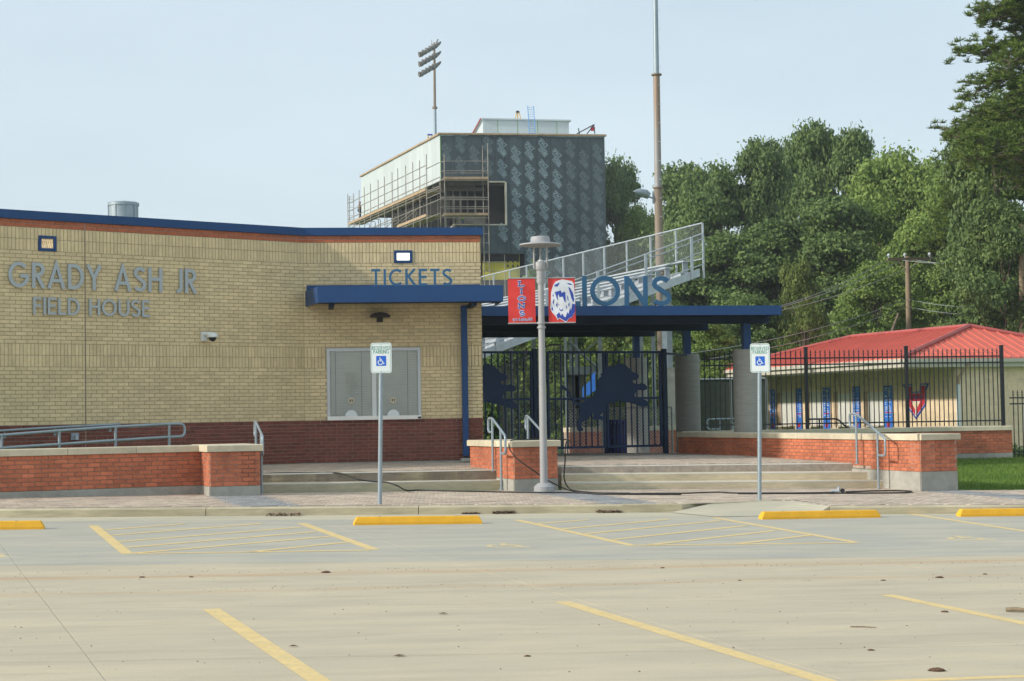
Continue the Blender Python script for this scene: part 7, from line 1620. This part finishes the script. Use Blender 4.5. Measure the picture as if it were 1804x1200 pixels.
# pine at the top right: drooping boughs with needle tufts
def pine(label, x, ytop, Y, seed, spread=4.6):
    rp = np.random.default_rng(seed); b = P(x, 700, Y); H = P(x, ytop, Y).z; t = thing('pine_tree', label, 'pine tree', (b.x, Y, -.1)); q = MB(); q.tube([(b.x, Y, -.3), (b.x, Y, H * .5), (b.x - .1, Y, H)], [.32, .24, .05], 12); q.build('trunk', M['bark'], t)
    Vs = []; Ts = []; q = MB()
    for i in range(50):
        z = H * (.50 + .48 * (i / 50) ** .85); L = (1.04 - (z / H - .50) / .52) * spread * rp.uniform(.5, 1.1) + .6; an = rp.uniform(0, 6.283); dirv = Vector((math.cos(an), math.sin(an), 0)); pts = []; lift = rp.uniform(.1, .45)
        for k in range(8): f = k / 7; pts.append(Vector((b.x, Y, z)) + dirv * L * f + ZZ * (lift * L * f - .28 * L * f * f) + Vector((rp.normal(0, .12), rp.normal(0, .12), rp.normal(0, .08))))
        q.tube(pts, [.06 * (1 - .8 * k / 7) for k in range(8)], 5, cap=False)
        for k in range(2, 8):
            for s in range(8 if k > 2 else 4):
                c = pts[k] + Vector((rp.normal(0, .42), rp.normal(0, .42), rp.normal(.14, .26))); q.tube([pts[k], c], .012, 4, cap=False)
                for tt in range(3):
                    n = 24; cc = np.array(c) + rp.normal(0, .15, 3); d = rp.normal(size=(n, 3)); d[:, 2] = np.abs(d[:, 2]) * .8; d /= np.linalg.norm(d, axis=1)[:, None]; ln = rp.uniform(.16, .28, n)[:, None]; sd2 = np.cross(d, rp.normal(size=(n, 3))); sd2 /= np.linalg.norm(sd2, axis=1)[:, None]; sd2 *= .022
                    base_ = cc + d * .02; tip = cc + d * ln; Vs.append(np.stack([base_ - sd2, base_ + sd2, tip + sd2 * .4, tip - sd2 * .4], 1)); Ts.append(np.clip(rp.normal(.5, .25, n) + rp.normal(0, .1), 0, 1))
    q.build('boughs', M['bark'], t)
    V = np.concatenate(Vs).reshape(-1, 3) - np.array(t.location); me = np_mesh('needles', V, np.arange(len(V)).reshape(-1, 4), np.concatenate(Ts), M['f_pine'], parent=t)
pine('tall pine leaning in from the top right corner of the photo', 1856, -150, 70, 21, 4.1)
pine('pine behind the big right oak, boughs showing at its left side', 1742, 225, 84, 22, 2.4)
# undergrowth mass at the foot of the wood
def under(name, label, x0, x1, Y0, Y1, h, n, m, seed, leafs=.12):
    r = np.random.default_rng(seed); X = r.uniform(x0, x1, n); Y = r.uniform(Y0, Y1, n); hh = h * (.45 + .35 * np.sin(X * .9) * np.sin(X * .37 + 1) + .2 * r.random(n)); Z = -.1 + hh * r.random(n) ** .7
    c = np.stack([X, Y, Z], 1); nr = r.normal(size=(n, 3)); nr /= np.linalg.norm(nr, axis=1)[:, None]; a = np.cross(nr, r.normal(size=(n, 3))); a /= np.linalg.norm(a, axis=1)[:, None]; b = np.cross(nr, a); s = leafs * r.uniform(.6, 1.3, n)[:, None]
    V = np.stack([c - a * s, c - b * s * .6, c + a * s, c + b * s * .6], 1).reshape(-1, 3); np_mesh(name, V, np.arange(len(V)).reshape(-1, 4), np.clip(.45 + .3 * np.sin(X * 2.1) + r.normal(0, .2, n), 0, 1), m, kind='stuff', label=label, category='undergrowth')
under('undergrowth', 'leafy undergrowth at the foot of the trees behind the stadium', -6, 34, 84, 92, 5.5, 70000, M['f_mid'], 31, .15)
under('undergrowth', 'dark undergrowth behind the iron fence and concession', 6, 30, 94, 99, 9, 60000, M['f_dark'], 32, .2)
# dark wooded backdrop mass deeper in the wood
under('distant_wood', 'deep wood closing the view behind the trees', -4, 48, 124, 132, 13, 120000, M['f_dark'], 33, .3)
# shrub and mulch by the right end of the lawn
under('shrubbery', 'small dark shrub by the grey wall at the right edge of the lawn', 12.2, 13.6, 42.0, 43.0, .75, 3500, M['f_dark'], 34, .03)
# ================================================================ SUMMER HAZE
hz = MB(); hz.obox(Vector((-75, -14, -2.9)), Vector((190, 0, 0)), Vector((0, 200, 0)), ZZ * 46)
hzo = hz.build('haze', M['black'], kind='stuff', label='thin summer haze filling the air', category='haze')
hm = bpy.data.materials.new('haze'); hm.use_nodes = True; hn = hm.node_tree; hn.nodes.clear(); ho = hn.nodes.new('ShaderNodeOutputMaterial'); hv = hn.nodes.new('ShaderNodeVolumePrincipled')
hv.inputs['Color'].default_value = (.90, .95, 1, 1); hv.inputs['Density'].default_value = .0004; hv.inputs['Anisotropy'].default_value = .2; hn.links.new(hv.outputs[0], ho.inputs['Volume']); hzo.data.materials.clear(); hzo.data.materials.append(hm)
print('objects', len(bpy.data.objects), 'tris', sum(len(o.data.polygons) for o in bpy.data.objects if o.type == 'MESH'))
